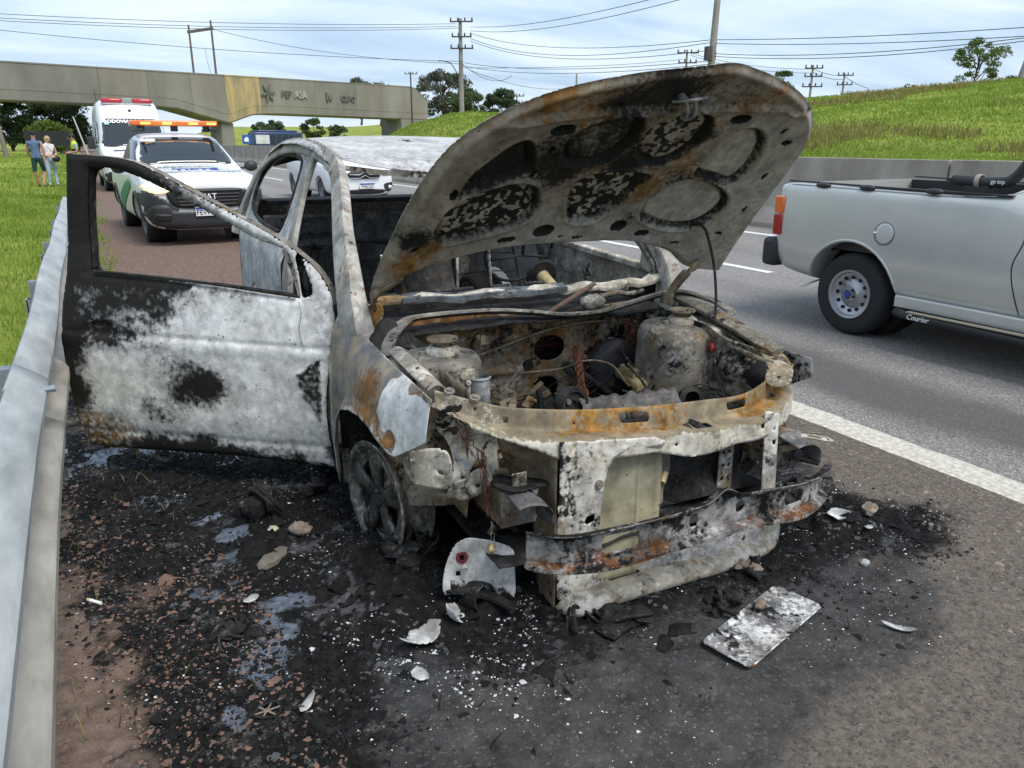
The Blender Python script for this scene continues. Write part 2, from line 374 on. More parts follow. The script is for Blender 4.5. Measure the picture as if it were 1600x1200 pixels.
ground = link_mesh('ground', np_mesh('ground', np.stack([XX.ravel(), YY.ravel(), ZZ.ravel()], 1), gF), grass_ground(), smooth=180)
tag(ground, 'green grassy land with reddish soil on both sides of the highway', 'ground', kind='structure')

# ---- road
def asphalt(name, c1, c2, dark, speck=.16, dirt=None, sc=1.0):
    m = bpy.data.materials.new(name); m.use_nodes = True; N, L = m.node_tree.nodes, m.node_tree.links; b = N['Principled BSDF']
    tc = N.new('ShaderNodeTexCoord')
    def nz(s, d, st=(1, 1, 1), loc=(0, 0, 0)):
        mp = N.new('ShaderNodeMapping'); mp.inputs['Scale'].default_value = st; mp.inputs['Location'].default_value = loc; L.new(tc.outputs['Object'], mp.inputs[0])
        t = N.new('ShaderNodeTexNoise'); t.inputs['Scale'].default_value = s * sc; t.inputs['Detail'].default_value = d; t.inputs['Roughness'].default_value = .7; L.new(mp.outputs[0], t.inputs['Vector']); return t.outputs['Fac']
    def ramp(f, a, ca, c, cc):
        r = N.new('ShaderNodeValToRGB'); r.color_ramp.elements[0].position = a; r.color_ramp.elements[1].position = c; r.color_ramp.elements[0].color = (*ca, 1); r.color_ramp.elements[1].color = (*cc, 1); L.new(f, r.inputs['Fac']); return r.outputs[0]
    def mx(f, a, c):
        n = N.new('ShaderNodeMixRGB'); L.new(f, n.inputs[0]); L.new(a, n.inputs[1])
        if isinstance(c, tuple): n.inputs[2].default_value = (*c, 1)
        else: L.new(c, n.inputs[2])
        return n.outputs[0]
    g = ramp(nz(60, 6), .32, c1, .68, c2)
    vo = N.new('ShaderNodeTexVoronoi'); vo.inputs['Scale'].default_value = 130 * sc; L.new(tc.outputs['Object'], vo.inputs['Vector'])
    sp = N.new('ShaderNodeSeparateColor'); L.new(vo.outputs['Color'], sp.inputs[0])
    g = mx(ramp(sp.outputs[0], .80, (0, 0, 0), .9, (.7, .7, .7)), g, tuple(min(1, c * 1.9) for c in c2))
    g = mx(ramp(sp.outputs[1], .80, (0, 0, 0), .9, (.8, .8, .8)), g, tuple(c * .4 for c in c1))
    if dark:                                               # worn, oily wheel tracks along the lane
        for (x0, wd, amt, cc) in dark:
            sx = N.new('ShaderNodeSeparateXYZ'); L.new(tc.outputs['Object'], sx.inputs[0])
            w = N.new('ShaderNodeMath'); w.operation = 'MULTIPLY_ADD'; L.new(nz(.8, 5, (1, .35, 1), (x0, 0, 0)), w.inputs[0]); w.inputs[1].default_value = .9; w.inputs[2].default_value = -.45 - x0
            a = N.new('ShaderNodeMath'); a.operation = 'ADD'; L.new(sx.outputs[0], a.inputs[0]); L.new(w.outputs[0], a.inputs[1])
            q = N.new('ShaderNodeMath'); q.operation = 'ABSOLUTE'; L.new(a.outputs[0], q.inputs[0])
            mr = N.new('ShaderNodeMapRange'); mr.interpolation_type = 'SMOOTHSTEP'; mr.inputs['From Min'].default_value = wd * 1.35; mr.inputs['From Max'].default_value = wd * .35; mr.inputs['To Max'].default_value = amt; L.new(q.outputs[0], mr.inputs['Value'])
            g = mx(mr.outputs[0], g, cc)
    g = mx(ramp(nz(.7, 8), .4, (0, 0, 0), .75, (.45, .45, .45)), g, tuple(c * .72 for c in c1))
    L.new(g, b.inputs['Base Color']); b.inputs['Roughness'].default_value = .85; b.inputs['Specular IOR Level'].default_value = .3
    bp = N.new('ShaderNodeBump'); bp.inputs['Strength'].default_value = .8; bp.inputs['Distance'].default_value = .006
    h = N.new('ShaderNodeMath'); h.operation = 'ADD'; L.new(nz(90, 5), h.inputs[0]); L.new(vo.outputs['Distance'], h.inputs[1]); L.new(h.outputs[0], bp.inputs['Height']); L.new(bp.outputs[0], b.inputs['Normal'])
    return m
M_road = asphalt('road_asphalt', (.19, .178, .168), (.285, .268, .25), [(4.15, .42, .80, (.07, .067, .065)), (5.9, .30, .30, (.11, .105, .10)), (8.0, .35, .25, (.12, .115, .11))])
def strip(name, x0, x1, y0, y1, z, m, ny=60, nx=3):
    xs = np.linspace(x0, x1, nx); ys = y0 + (y1 - y0) * np.linspace(0, 1, ny) ** 2
    A, B = np.meshgrid(xs, ys); i, j = np.meshgrid(np.arange(nx - 1), np.arange(ny - 1)); a = (j * nx + i).ravel()
    return link_mesh(name, np_mesh(name, np.stack([A.ravel(), B.ravel(), np.full(A.size, z)], 1), np.stack([a, a + 1, a + nx + 1, a + nx], 1)), m)
road = strip('road', 3.16, 10.62, -30, 900, .0, M_road, 80, 6); tag(road, kind='structure')
M_line = mat('worn_line_paint', (.34, .31, .26), .8, cols=(.66, .62, .54), nscale=38, bump=.3, bscale=120)
M_dash = mat('lane_paint', (.55, .54, .52), .7, cols=(.8, .79, .77), nscale=20)
def painted(name, x0, x1, y0, y1, m, ragged=.012, step=.04):
    # paint film with a slightly ragged edge
    n = int(min(900, (y1 - y0) / step)) + 2; ys = np.linspace(y0, y1, n); mb = MB()
    e0 = x0 + ragged * (fbm(ys * 7, ys * 0, 5, 4) - .5) * 2; e1 = x1 + ragged * (fbm(ys * 7, ys * 0 + 9, 6, 4) - .5) * 2
    mb.grid([[(a, y, .004), ((a + b) / 2, y, .004), (b, y, .004)] for a, b, y in zip(e0, e1, ys)])
    return mb.build(name, m, None, None)
tag(painted('edge_line', 3.27, 3.475, -1.5, 12, M_line), kind='structure'); tag(painted('edge_line', 3.28, 3.465, 12, 400, M_line, .004, .5), kind='structure')
tag(painted('right_edge_line', 9.62, 9.78, -5, 400, M_dash, .004, .5), kind='structure')
for (y0, y1) in [(-3.2, 1.6), (6.42, 7.55), (8.75, 10.1)] + [(20 + k * 12, 24 + k * 12) for k in range(16)]:
    tag(painted('lane_dash', 6.80, 6.93, y0, y1, M_dash, .006, .05 if y0 < 15 else .6), kind='structure')

# ---- shoulder with the burnt patch
SOOT = [(-.30, 4.9), (-.32, 3.67), (-.28, 2.85), (-.12, 2.4), (-.02, 1.85), (.10, 1.3), (.25, .9), (.60, 1.0), (.62, 1.62), (.84, 1.52), (1.14, 1.47), (1.44, 1.44), (1.98, 1.42), (2.44, 1.42), (2.74, 1.47), (2.93, 1.67), (2.72, 1.95), (2.75, 2.4), (2.6, 3.2), (2.4, 5.6), (1.0, 6.1), (.2, 5.8)]
GREY = [(.30, 1.35), (.62, 1.9), (.84, 1.62), (1.58, 1.60), (2.18, 1.60), (2.5, 1.5), (2.42, 1.3), (2.1, 1.15), (1.5, 1.05), (1.0, .9), (.3, .8)]
def shoulder_cols(x, y):
    P = np.stack([x, y], 1)
    s = sdist(P, SOOT); g = sdist(P, GREY)
    n = fbm(x * 3, y * 3, 11, 5) - .5
    soot = .5 - s / .42 + n * 1.1 + .35 * (fbm(x * 25, y * 25, 14, 3) - .5)
    soot = np.where(x < .35, soot - .06 * ss(.45, -.1, x) * ss(3.3, 2.4, y) + .15 * ss(.3, -.1, x) + 1.5 * (fbm(x * 7, y * 7, 19, 4) - .5), soot)
    grey = .5 - g / .25 + n * .6
    dirt = ss(.62, .15, x + .35 * n) * ss(3.6, 2.3, y) * .9 + ss(5.4, 6.4, y + n) * .95
    wet = np.zeros_like(x)
    for (cx, cy, rx, ry, a) in [(.29, 2.81, .06, .05, .8), (.25, 3.02, .16, .06, .75), (.07, 3.27, .14, .09, .75), (.0, 3.88, .28, .13, 1), (.28, 1.98, .13, .20, .8), (.15, 1.79, .04, .08, .8), (.35, 3.75, .25, .08, .7), (.12, 2.45, .12, .14, .5), (.5, 3.6, .18, .1, .65), (.22, 2.65, .11, .10, .5), (.38, 2.25, .12, .06, .45), (.06, 2.25, .08, .1, .4)]:
        d = np.hypot((x - cx) / rx, (y - cy) / ry); wet = np.maximum(wet, a * (1.3 - d + n * 2.6 + 1.2 * (fbm(x * 16, y * 16, 12, 3) - .5)))
    return np.stack([np.clip(soot, 0, 1), np.clip(dirt, 0, 1), np.clip(grey, 0, 1), np.clip(wet, 0, 1)], 1)
def shoulder_z(x, y):
    c = shoulder_cols(x, y); s = c[:, 0] * (1 - .85 * c[:, 2]); wet = c[:, 3]
    h = .045 * (fbm(x * 9, y * 9, 21, 5, .66) - .45) + .055 * (.5 - np.abs(fbm(x * 22, y * 22, 31, 5, .62) - .5)) * ss(.35, .6, fbm(x * 4, y * 4, 35, 3)) - .012
    flat = .004 * fbm(x * 20, y * 20, 41, 4) + .004 * fbm(x * 60, y * 60, 43, 2)
    z = flat + s * h * (1 - np.clip(wet * 1.2, 0, 1)) + c[:, 1] * .012 * (fbm(x * 14, y * 14, 51, 5, .6) - .4)
    # heaped cinders in front of and under the nose
    for (cx, cy, r, a) in [(1.25, 1.95, .40, .02), (.75, 2.35, .28, .045), (2.4, 1.85, .28, .05), (.43, 2.9, .16, .03), (1.75, 1.9, .35, .012), (.72, 2.15, .15, .025)]:
        z = z + a * np.exp(-((x - cx) ** 2 + (y - cy) ** 2) / r ** 2) * (.6 + fbm(x * 15, y * 15, 61, 4))
    # a crack with a raised edge in the half melted asphalt
    d, _ = seg_dist(np.stack([x, y], 1), [(.54, 1.93), (.71, 1.73), (.94, 1.54), (1.15, 1.48)], False)
    z = z - .012 * np.exp(-(d / .012) ** 2) + .010 * np.exp(-((d - .03) / .02) ** 2)
    d, _ = seg_dist(np.stack([x, y], 1), [(2.52, 1.45), (2.58, 1.39), (2.60, 1.25), (2.57, 1.0)], False)
    z = z - .010 * np.exp(-(d / .008) ** 2)
    return z + .004 - .012 * np.clip(wet * 1.5 - .4, 0, 1) * (1 - 0) * .6
def shoulder_mat():
    m = bpy.data.materials.new('shoulder_surface'); m.use_nodes = True; N, L = m.node_tree.nodes, m.node_tree.links; b = N['Principled BSDF']
    tc = N.new('ShaderNodeTexCoord'); at = N.new('ShaderNodeAttribute'); at.attribute_name = 'burn'; sp = N.new('ShaderNodeSeparateColor'); L.new(at.outputs['Color'], sp.inputs[0])
    def nz(s, d, loc=(0, 0, 0), rg=.65):
        mp = N.new('ShaderNodeMapping'); mp.inputs['Location'].default_value = loc; L.new(tc.outputs['Object'], mp.inputs[0])
        t = N.new('ShaderNodeTexNoise'); t.inputs['Scale'].default_value = s; t.inputs['Detail'].default_value = d; t.inputs['Roughness'].default_value = rg; L.new(mp.outputs[0], t.inputs['Vector']); return t.outputs['Fac']
    def ramp(f, a, ca, c, cc):
        r = N.new('ShaderNodeValToRGB'); r.color_ramp.elements[0].position = a; r.color_ramp.elements[1].position = c; r.color_ramp.elements[0].color = (*ca, 1); r.color_ramp.elements[1].color = (*cc, 1); L.new(f, r.inputs['Fac']); return r.outputs[0]
    def mx(f, a, c):
        n = N.new('ShaderNodeMixRGB'); L.new(f, n.inputs[0])
        for i, q in ((1, a), (2, c)):
            if isinstance(q, tuple): n.inputs[i].default_value = (*q, 1)
            else: L.new(q, n.inputs[i])
        return n.outputs[0]
    def mt(op, a, c):
        n = N.new('ShaderNodeMath'); n.operation = op
        for i, q in enumerate((a, c)):
            if isinstance(q, (int, float)): n.inputs[i].default_value = q
            else: L.new(q, n.inputs[i])
        return n.outputs[0]
    def thr(v, amp, s, loc, lo, hi):
        f = mt('ADD', v, mt('MULTIPLY', mt('SUBTRACT', nz(s, 9, loc), .5), amp))
        r = N.new('ShaderNodeMapRange'); r.interpolation_type = 'SMOOTHSTEP'; r.inputs['From Min'].default_value = lo; r.inputs['From Max'].default_value = hi; L.new(f, r.inputs['Value']); return r.outputs[0]
    vo = N.new('ShaderNodeTexVoronoi'); vo.inputs['Scale'].default_value = 120; L.new(tc.outputs['Object'], vo.inputs['Vector']); vs_ = N.new('ShaderNodeSeparateColor'); L.new(vo.outputs['Color'], vs_.inputs[0])
    tar = ramp(nz(40, 8), .3, (.10, .082, .068), .7, (.21, .178, .15))                 # brown grey chip-seal
    tar = mx(ramp(vs_.outputs[0], .84, (0, 0, 0), .92, (.45, .45, .45)), tar, (.24, .20, .17))
    tar = mx(ramp(vs_.outputs[1], .82, (0, 0, 0), .92, (.5, .5, .5)), tar, (.035, .03, .027))
    red = ramp(nz(22, 9), .3, (.10, .068, .052), .7, (.25, .175, .135))
    c = mx(thr(sp.outputs[1], .9, 6, (3, 3, 0), .4, .6), tar, red)
    grey = ramp(nz(7, 12, (5, 5, 0), .80), .34, (.010, .010, .0105), .74, (.115, .115, .114))
    grey = mx(ramp(vs_.outputs[2], .90, (0, 0, 0), .94, (.22, .22, .22)), grey, (.26, .26, .255))
    black = ramp(nz(28, 9, (9, 2, 0)), .30, (.003, .003, .0033), .78, (.022, .0215, .021))
    vo2 = N.new('ShaderNodeTexVoronoi'); vo2.inputs['Scale'].default_value = 75; L.new(tc.outputs['Object'], vo2.inputs['Vector']); v2 = N.new('ShaderNodeSeparateColor'); L.new(vo2.outputs['Color'], v2.inputs[0])
    ashp = mt('MULTIPLY', ramp(v2.outputs[0], .86, (0, 0, 0), .9, (1, 1, 1)), thr(nz(5, 6, (1, 8, 0)), .4, 20, (0, 0, 0), .42, .6))
    black = mx(mt('MULTIPLY', ashp, .6), black, (.20, .20, .20))
    smear = thr(nz(4.5, 8, (4, 1, 0), .6), .5, 30, (6, 0, 0), .54, .68)
    black = mx(mt('MULTIPLY', smear, .45), black, (.15, .152, .16))
    c = mx(thr(sp.outputs[0], .9, 16, (0, 0, 0), .22, .78), c, black)
    c = mx(mt('MULTIPLY', thr(sp.outputs[2], .9, 12, (2, 0, 0), .25, .85), .85), c, grey)
    wetm = thr(at.outputs['Alpha'], .5, 25, (7, 7, 0), .45, .62)
    c = mx(mt('MULTIPLY', wetm, .6), c, ramp(nz(40, 6), .35, (.05, .065, .09), .7, (.20, .24, .31)))  # puddles: bluish sky reflection mixed straight into the base colour
    L.new(c, b.inputs['Base Color'])
    rr = N.new('ShaderNodeMapRange'); rr.inputs['To Min'].default_value = .82; rr.inputs['To Max'].default_value = .12; L.new(wetm, rr.inputs['Value']); L.new(rr.outputs[0], b.inputs['Roughness'])
    sl = N.new('ShaderNodeMapRange'); sl.inputs['To Min'].default_value = .12; sl.inputs['To Max'].default_value = .55; L.new(wetm, sl.inputs['Value']); L.new(sl.outputs[0], b.inputs['Specular IOR Level'])
    bp = N.new('ShaderNodeBump'); bp.inputs['Distance'].default_value = .012
    L.new(mt('ADD', nz(60, 8, (1, 1, 1)), mt('MULTIPLY', nz(190, 4), .6)), bp.inputs['Height']); L.new(mt('SUBTRACT', .9, mt('MULTIPLY', wetm, .85)), bp.inputs['Strength']); L.new(bp.outputs[0], b.inputs['Normal'])
    return m
M_sh = shoulder_mat()
def shoulder_part(name, xs, ys):
    A, B = np.meshgrid(xs, ys); x, y = A.ravel(), B.ravel(); nx, ny = len(xs), len(ys); i, j = np.meshgrid(np.arange(nx - 1), np.arange(ny - 1)); a = (j * nx + i).ravel()
    me = np_mesh(name, np.stack([x, y, shoulder_z(x, y)], 1), np.stack([a, a + 1, a + nx + 1, a + nx], 1), shoulder_cols(x, y))
    return link_mesh(name, me, M_sh, None, 180)
xs = np.linspace(-.46, 3.262, 400); xs[-1] = 3.262
ys = spaced([(-1.2, .8, 60), (.8, 3.4, 330), (3.4, 6.6, 160)])
sh = shoulder_part('shoulder', xs, ys); tag(sh, 'scorched highway shoulder with soot, ash and reddish dirt', 'shoulder', kind='structure')
sh2 = shoulder_part('dirt_shoulder', np.linspace(-.46, 3.262, 50), spaced([(6.6, 14, 60), (14, 60, 80), (60, 500, 40)])); tag(sh2, 'reddish brown dirt shoulder beside the lane', 'shoulder', kind='structure')

# ---- grass blades (nobody could count them)
M_blade = mat('grass_blade', (.145, .24, .03), .75, cols=(.30, .38, .07), nscale=.8, spec=.2, leafy=.4)
M_blade2 = mat('dry_grass_blade', (.16, .14, .04), .8, cols=(.34, .29, .11), nscale=.8, spec=.2, leafy=.4)
def blades(name, x, y, z, h, wd, m, label, seed=1, lean=.5):
    rg = np.random.default_rng(seed); n = len(x); a = rg.uniform(0, 6.283, n); l = rg.uniform(.1, lean, n) * h; b = rg.uniform(0, 6.283, n)
    dx, dy = np.cos(a) * wd / 2, np.sin(a) * wd / 2
    p0 = np.stack([x - dx, y - dy, z], 1); p1 = np.stack([x + dx, y + dy, z], 1)
    mxx, myy = x + np.cos(b) * l * .4, y + np.sin(b) * l * .4
    p2 = np.stack([mxx - dx * .7, myy - dy * .7, z + h * .6], 1); p3 = np.stack([mxx + dx * .7, myy + dy * .7, z + h * .6], 1)
    p4 = np.stack([x + np.cos(b) * l * 1.15, y + np.sin(b) * l * 1.15, z + h * .97], 1)
    V = np.stack([p0, p1, p2, p3, p4], 1).reshape(-1, 3); k = np.arange(n)[:, None] * 5
    F = np.concatenate([k + np.array([[0, 1, 3]]), k + np.array([[0, 3, 2]]), k + np.array([[2, 3, 4]])], 1).reshape(-1, 3)
    o = link_mesh(name, np_mesh(name, V, F), m); tag(o, label, 'grass', kind='stuff'); return o
rg = np.random.default_rng(4)
def patch_pts(n, x0, x1, y0, y1, p=1.6):
    x = rg.uniform(x0, x1, n); y = y0 + (y1 - y0) * rg.uniform(0, 1, n) ** p; return x, y
x, y = patch_pts(80000, -7.5, -.40, 1.6, 26, 1.5); x2, y2 = patch_pts(9000, -.45, GX, 5.6, 30, 1.2)
k = x2 < .34 * (fbm(y2 * .7, y2 * 0, 71, 3) * 1.5 - .35); x = np.concatenate([x, x2[k]]); y = np.concatenate([y, y2[k]])
d = np.hypot(x, y); h = (.035 + .10 * fbm(x * 1.3, y * 1.3, 81, 4) ** 1.6 * 1.6) * rg.uniform(.4, 1.25, len(x)); h = np.where(x > -.45, h * .65, h)
blades('verge_grass', x, y, np.where(x > -.46, .0, terrain_z(x, y)) - .005, h, .005 + .0006 * d, M_blade, 'bright green verge grass growing behind the metal guardrail', 5, .9)
x, y = patch_pts(45000, -22, -.4, 24, 110, 1.5); h = .10 * rg.uniform(.4, 1.5, len(x)) * (.5 + fbm(x * .3, y * .3, 84, 3))
blades('far_verge_grass', x, y, terrain_z(x, y) - .01, h, .015 + .0007 * y, M_blade, 'bright green grass along the verge towards the overpass', 6, .9)
def wedge(n, t0, t1, r0, r1, p=1.5):
    th = np.radians(rg.uniform(t0, t1, n)); r = r0 + (r1 - r0) * rg.uniform(0, 1, n) ** p; return r * np.sin(th), r * np.cos(th)
x, y = wedge(90000, 43, 68, 15, 100, 1.35); k = x > 11.6; x, y = x[k], y[k]; d = np.hypot(x, y)
h = (.05 + .26 * fbm(x * .25, y * .25, 91, 4) ** 1.5) * rg.uniform(.4, 1.3, len(x)) * (.8 + .004 * d) * ss(43, 47, np.degrees(np.arctan2(x, y)))
blades('hillside_grass', x, y, terrain_z(x, y) - .02, h, .012 + .0009 * d, M_blade, 'lush green grass covering the hillside behind the concrete barrier', 7, .9)
x, y = wedge(30000, 44, 67, 24, 95, 1.0); cl = fbm(x * .11, y * .11, 95, 4) > .52; x, y = x[cl], y[cl]; d = np.hypot(x, y)
blades('dry_hillside_grass', x, y, terrain_z(x, y) - .02, .42 * rg.uniform(.4, 1.2, len(x)), .015 + .0009 * d, M_blade2, 'tall dry brownish grass tufts on the hillside', 8, .8)
x, y = wedge(26000, 16, 32, 62, 130, 1.0); k = x > 12; x, y = x[k], y[k]; d = np.hypot(x, y)
blades('embankment_grass', x, y, terrain_z(x, y) - .03, .30 * rg.uniform(.3, 1.2, len(x)) * ss(31.5, 28, np.degrees(np.arctan2(x, y))), .05 + .0008 * d, M_blade, 'bright green grass on the embankment under the overpass end', 9, .9)

# ---- guardrail
M_galv = mat('galvanised_steel', (.27, .285, .28), .5, .3, cols=(.52, .535, .52), nscale=9, bump=.25, bscale=14, stretch=(1, .35, 1))
M_galv2 = mat('weathered_galvanised_steel', (.24, .22, .185), .6, .2, cols=(.46, .43, .37), nscale=11, bump=.25, bscale=18, stretch=(1, .35, 1))
M_post = mat('guardrail_post_steel', (.22, .25, .28), .55, .4, noise=.3)
gr = empty('guardrail', (-.28, 2, 0)); tag(gr, 'galvanised steel guardrail running along the grass verge beside the open burnt door', 'guardrail')
inv = Matrix.Translation((.28, -2, 0))
def rail_panel(y0, y1, dx):
    prof = [(-.302, .748), (-.292, .760), (-.280, .756), (-.212, .705), (-.203, .694), (-.203, .672), (-.211, .662), (-.283, .618), (-.288, .608), (-.288, .598), (-.283, .590), (-.190, .538), (-.181, .526), (-.181, .496), (-.190, .486), (-.268, .448), (-.285, .446)]; mb = MB(); ys = np.linspace(y0, y1, 40)
    rows = [[(px + dx + .006 * math.sin(yy * 2.1) + .28, yy - 2, pz + .004 * math.sin(yy * 1.3 + pz * 9)) for px, pz in prof] for yy in ys]
    mb.grid(rows); o = mb.build('rail_panel', [M_galv, M_galv2], gr, 32, solid=.003)
    zs = np.array([p.center[2] for p in o.data.polygons]); o.data.polygons.foreach_set('material_index', (zs < .615).astype(np.int32)); return o
rail_panel(-2.0, 2.9, 0); rail_panel(2.6, 6.9, -.004); rail_panel(6.6, 12.2, -.008)
for yy in (-.9, 1.1, 3.1, 5.1, 7.1, 9.1, 11.1):
    mb = MB().box((-.075, yy - 2, .10), (.012, .09, 1.00)); mb.box((-.055, yy - 2 - .04, .10), (.04, .01, 1.00)); mb.box((-.055, yy - 2 + .04, .10), (.04, .01, 1.00)); mb.box((-.0, yy - 2, .60), (.10, .06, .20))
    o = mb.build('post', M_post, gr); o.location.x = -.04
for yy in (2.75, 6.75):
    for zz in (.70, .64, .54, .48):
        mb = MB().cyl((.03, yy - 2, zz), (.10 if zz in (.70, .48) else .06, yy - 2, zz), .011, n=8); mb.build('bolt', M_post, gr)

# ---- concrete median barrier: precast panels
M_conc = mat('barrier_concrete', (.22, .195, .155), .9, cols=(.37, .34, .29), nscale=1.6, bump=.5, bscale=25, stretch=(1, 1, .6))
bar = empty('concrete_barrier', (10.8, 10, 0)); tag(bar, 'grey stained concrete barrier below the grassy hillside across the road', 'barrier')
pan = None
for k in range(34):
    y0 = -18 + k * 5.0
    if pan is None:
        mb = MB(); sec = [(-.26, -.02), (-.26, .09), (-.10, .36), (-.055, 1.215), (.055, 1.215), (.10, .36), (.26, .09), (.26, -.02)]
        mb.prism([(a, 0, b) for a, b in sec], (0, 4.965, 0)); pan = mb.build('barrier_panel', M_conc, bar, None, bevel=.012)
        o = pan
    else:
        o = pan.copy(); COL.objects.link(o); o.parent = bar
    o.location = (.0 + random.uniform(-.012, .012), y0 - 10, random.uniform(-.008, .008))
o = None
# ================================================================== BURNT CAR (front axle at origin, +y to the rear, +x to the driver side)
BC = empty('burnt_car', (1.55, 2.42, 0), R(-2.5))
tag(BC, 'burnt out white hatchback with raised hood and passenger door hanging open', 'car')
B_door = burnt('burnt_door_skin', (.50, .505, .52), base2=(.25, .25, .255), ashc=(.82, .82, .81), rustc=(.26, .12, .02), coarse=.6, fine=1.0, soft=4.0, gain=1, stain=.4, haze=.75)
B_fend = burnt('burnt_fender_skin', (.34, .28, .20), base2=(.16, .165, .18), ashc=(.78, .78, .77), rustc=(.30, .155, .055), coarse=.9, fine=.5, gain=1, soft=1.8, stain=.35, haze=.5)
B_roof = burnt('burnt_roof_skin', (.46, .46, .455), base2=(.34, .34, .335), soot=-.02, ash=.30, ashc=(.58, .585, .585), coarse=.8, fine=.9, soft=2.2, gain=1.4, stain=.35)
B_pill = burnt('burnt_pillar_steel', (.46, .44, .40), base2=(.28, .27, .25), soot=.08, rust=.18, ash=.30, ashc=(.60, .57, .52))
B_qtr = burnt('burnt_quarter_skin', (.40, .40, .40), base2=(.22, .22, .22), ashc=(.66, .67, .68), coarse=.6, fine=.9, soft=2.5, gain=1, stain=.4, haze=.7)
B_hood = burnt('burnt_hood_inner', (.36, .32, .27), base2=(.22, .185, .145), ashc=(.44, .42, .38), rustc=(.32, .155, .045), coarse=.45, fine=.75, sc=1.2, soft=2.6, gain=1, stain=.45, haze=.7)
B_hskin = burnt('burnt_hood_skin', (.50, .50, .50), ash=.3, rust=.15, soot=.1)
B_black = burnt('charred_black', (.04, .04, .04), base2=(.014, .014, .014), soot=.38, ash=.06, rust=.0, ashc=(.16, .155, .15))
B_soft = burnt('charred_interior', (.045, .042, .04), base2=(.02, .02, .02), soot=.25, ash=.10, rust=.03, ashc=(.20, .19, .18))
B_grey = burnt('scorched_grey_steel', (.28, .26, .225), base2=(.15, .135, .115), soot=.24, rust=.20, ash=.20, ashc=(.54, .52, .47), rustc=(.24, .14, .06))
B_tan = burnt('scorched_tan_steel', (.29, .235, .16), base2=(.16, .125, .085), soot=.16, rust=.24, ash=.10, ashc=(.50, .48, .43), rustc=(.27, .13, .04))
B_och = burnt('ochre_scorched_steel', (.36, .27, .13), base2=(.22, .18, .12), soot=.12, rust=.34, ash=.20, ashc=(.60, .58, .53), rustc=(.36, .19, .045))
B_wht = burnt('ash_white_steel', (.46, .42, .34), base2=(.28, .25, .20), soot=.15, rust=.20, ash=.38, ashc=(.70, .67, .61), rustc=(.30, .19, .085))
B_beam = burnt('blued_beam_steel', (.20, .195, .19), base2=(.10, .10, .105), soot=.20, rust=.20, ash=.12, ashc=(.46, .45, .44), rustc=(.25, .115, .05), metal=.25, rough=.6)
B_yel = burnt('yellowed_panel_steel', (.40, .37, .25), base2=(.30, .28, .20), soot=.02, rust=.02, ash=.05, ashc=(.5, .48, .38), coarse=.5, bump=.15)
B_alloy = burnt('scorched_alloy', (.13, .125, .12), base2=(.05, .05, .05), soot=.30, rust=.0, ash=.16, ashc=(.40, .39, .38), metal=.4, rough=.5)
M_cop = mat('bare_copper_wire', (.09, .032, .02), .5, .5, noise=.4, nscale=40)
M_cop2 = mat('orange_copper_wire', (.17, .06, .03), .5, .5, noise=.4, nscale=40)
M_brass = mat('tarnished_brass', (.36, .27, .12), .5, .3, cols=(.5, .4, .22), nscale=30, bump=.3)
M_hole = mat('dark_opening', (.006, .006, .006), .9)
M_redp = mat('red_plastic', (.35, .03, .03), .5)
M_bolt = mat('scorched_bolt', (.30, .28, .24), .5, .5, noise=.4, nscale=80)
def blob(x, y, pts):                                       # sum of soft spots (cx, cy, r, amount)
    t = np.zeros_like(x)
    for cx, cy, r, a in pts: t = t + a * np.exp(-((x - cx) ** 2 + (y - cy) ** 2) / r ** 2)
    return t
def ell(cx, cy, rx, ry=None, n=14, rot=0):
    ry = ry or rx; a = np.linspace(0, 2 * np.pi, n, endpoint=False); x, y = rx * np.cos(a), ry * np.sin(a)
    return np.stack([cx + x * math.cos(rot) - y * math.sin(rot), cy + x * math.sin(rot) + y * math.cos(rot)], 1)
def bolts(parent, pts, n, r=.008, m=None, name='bolt'):
    for p in pts:
        p = Vector(p); v = Vector(n).normalized()
        mb = MB().cyl(p - v * .004, p + v * .003, r * 1.7, n=12); mb.cyl(p + v * .003, p + v * .009, r, n=6); mb.build(name, m or M_bolt, parent)

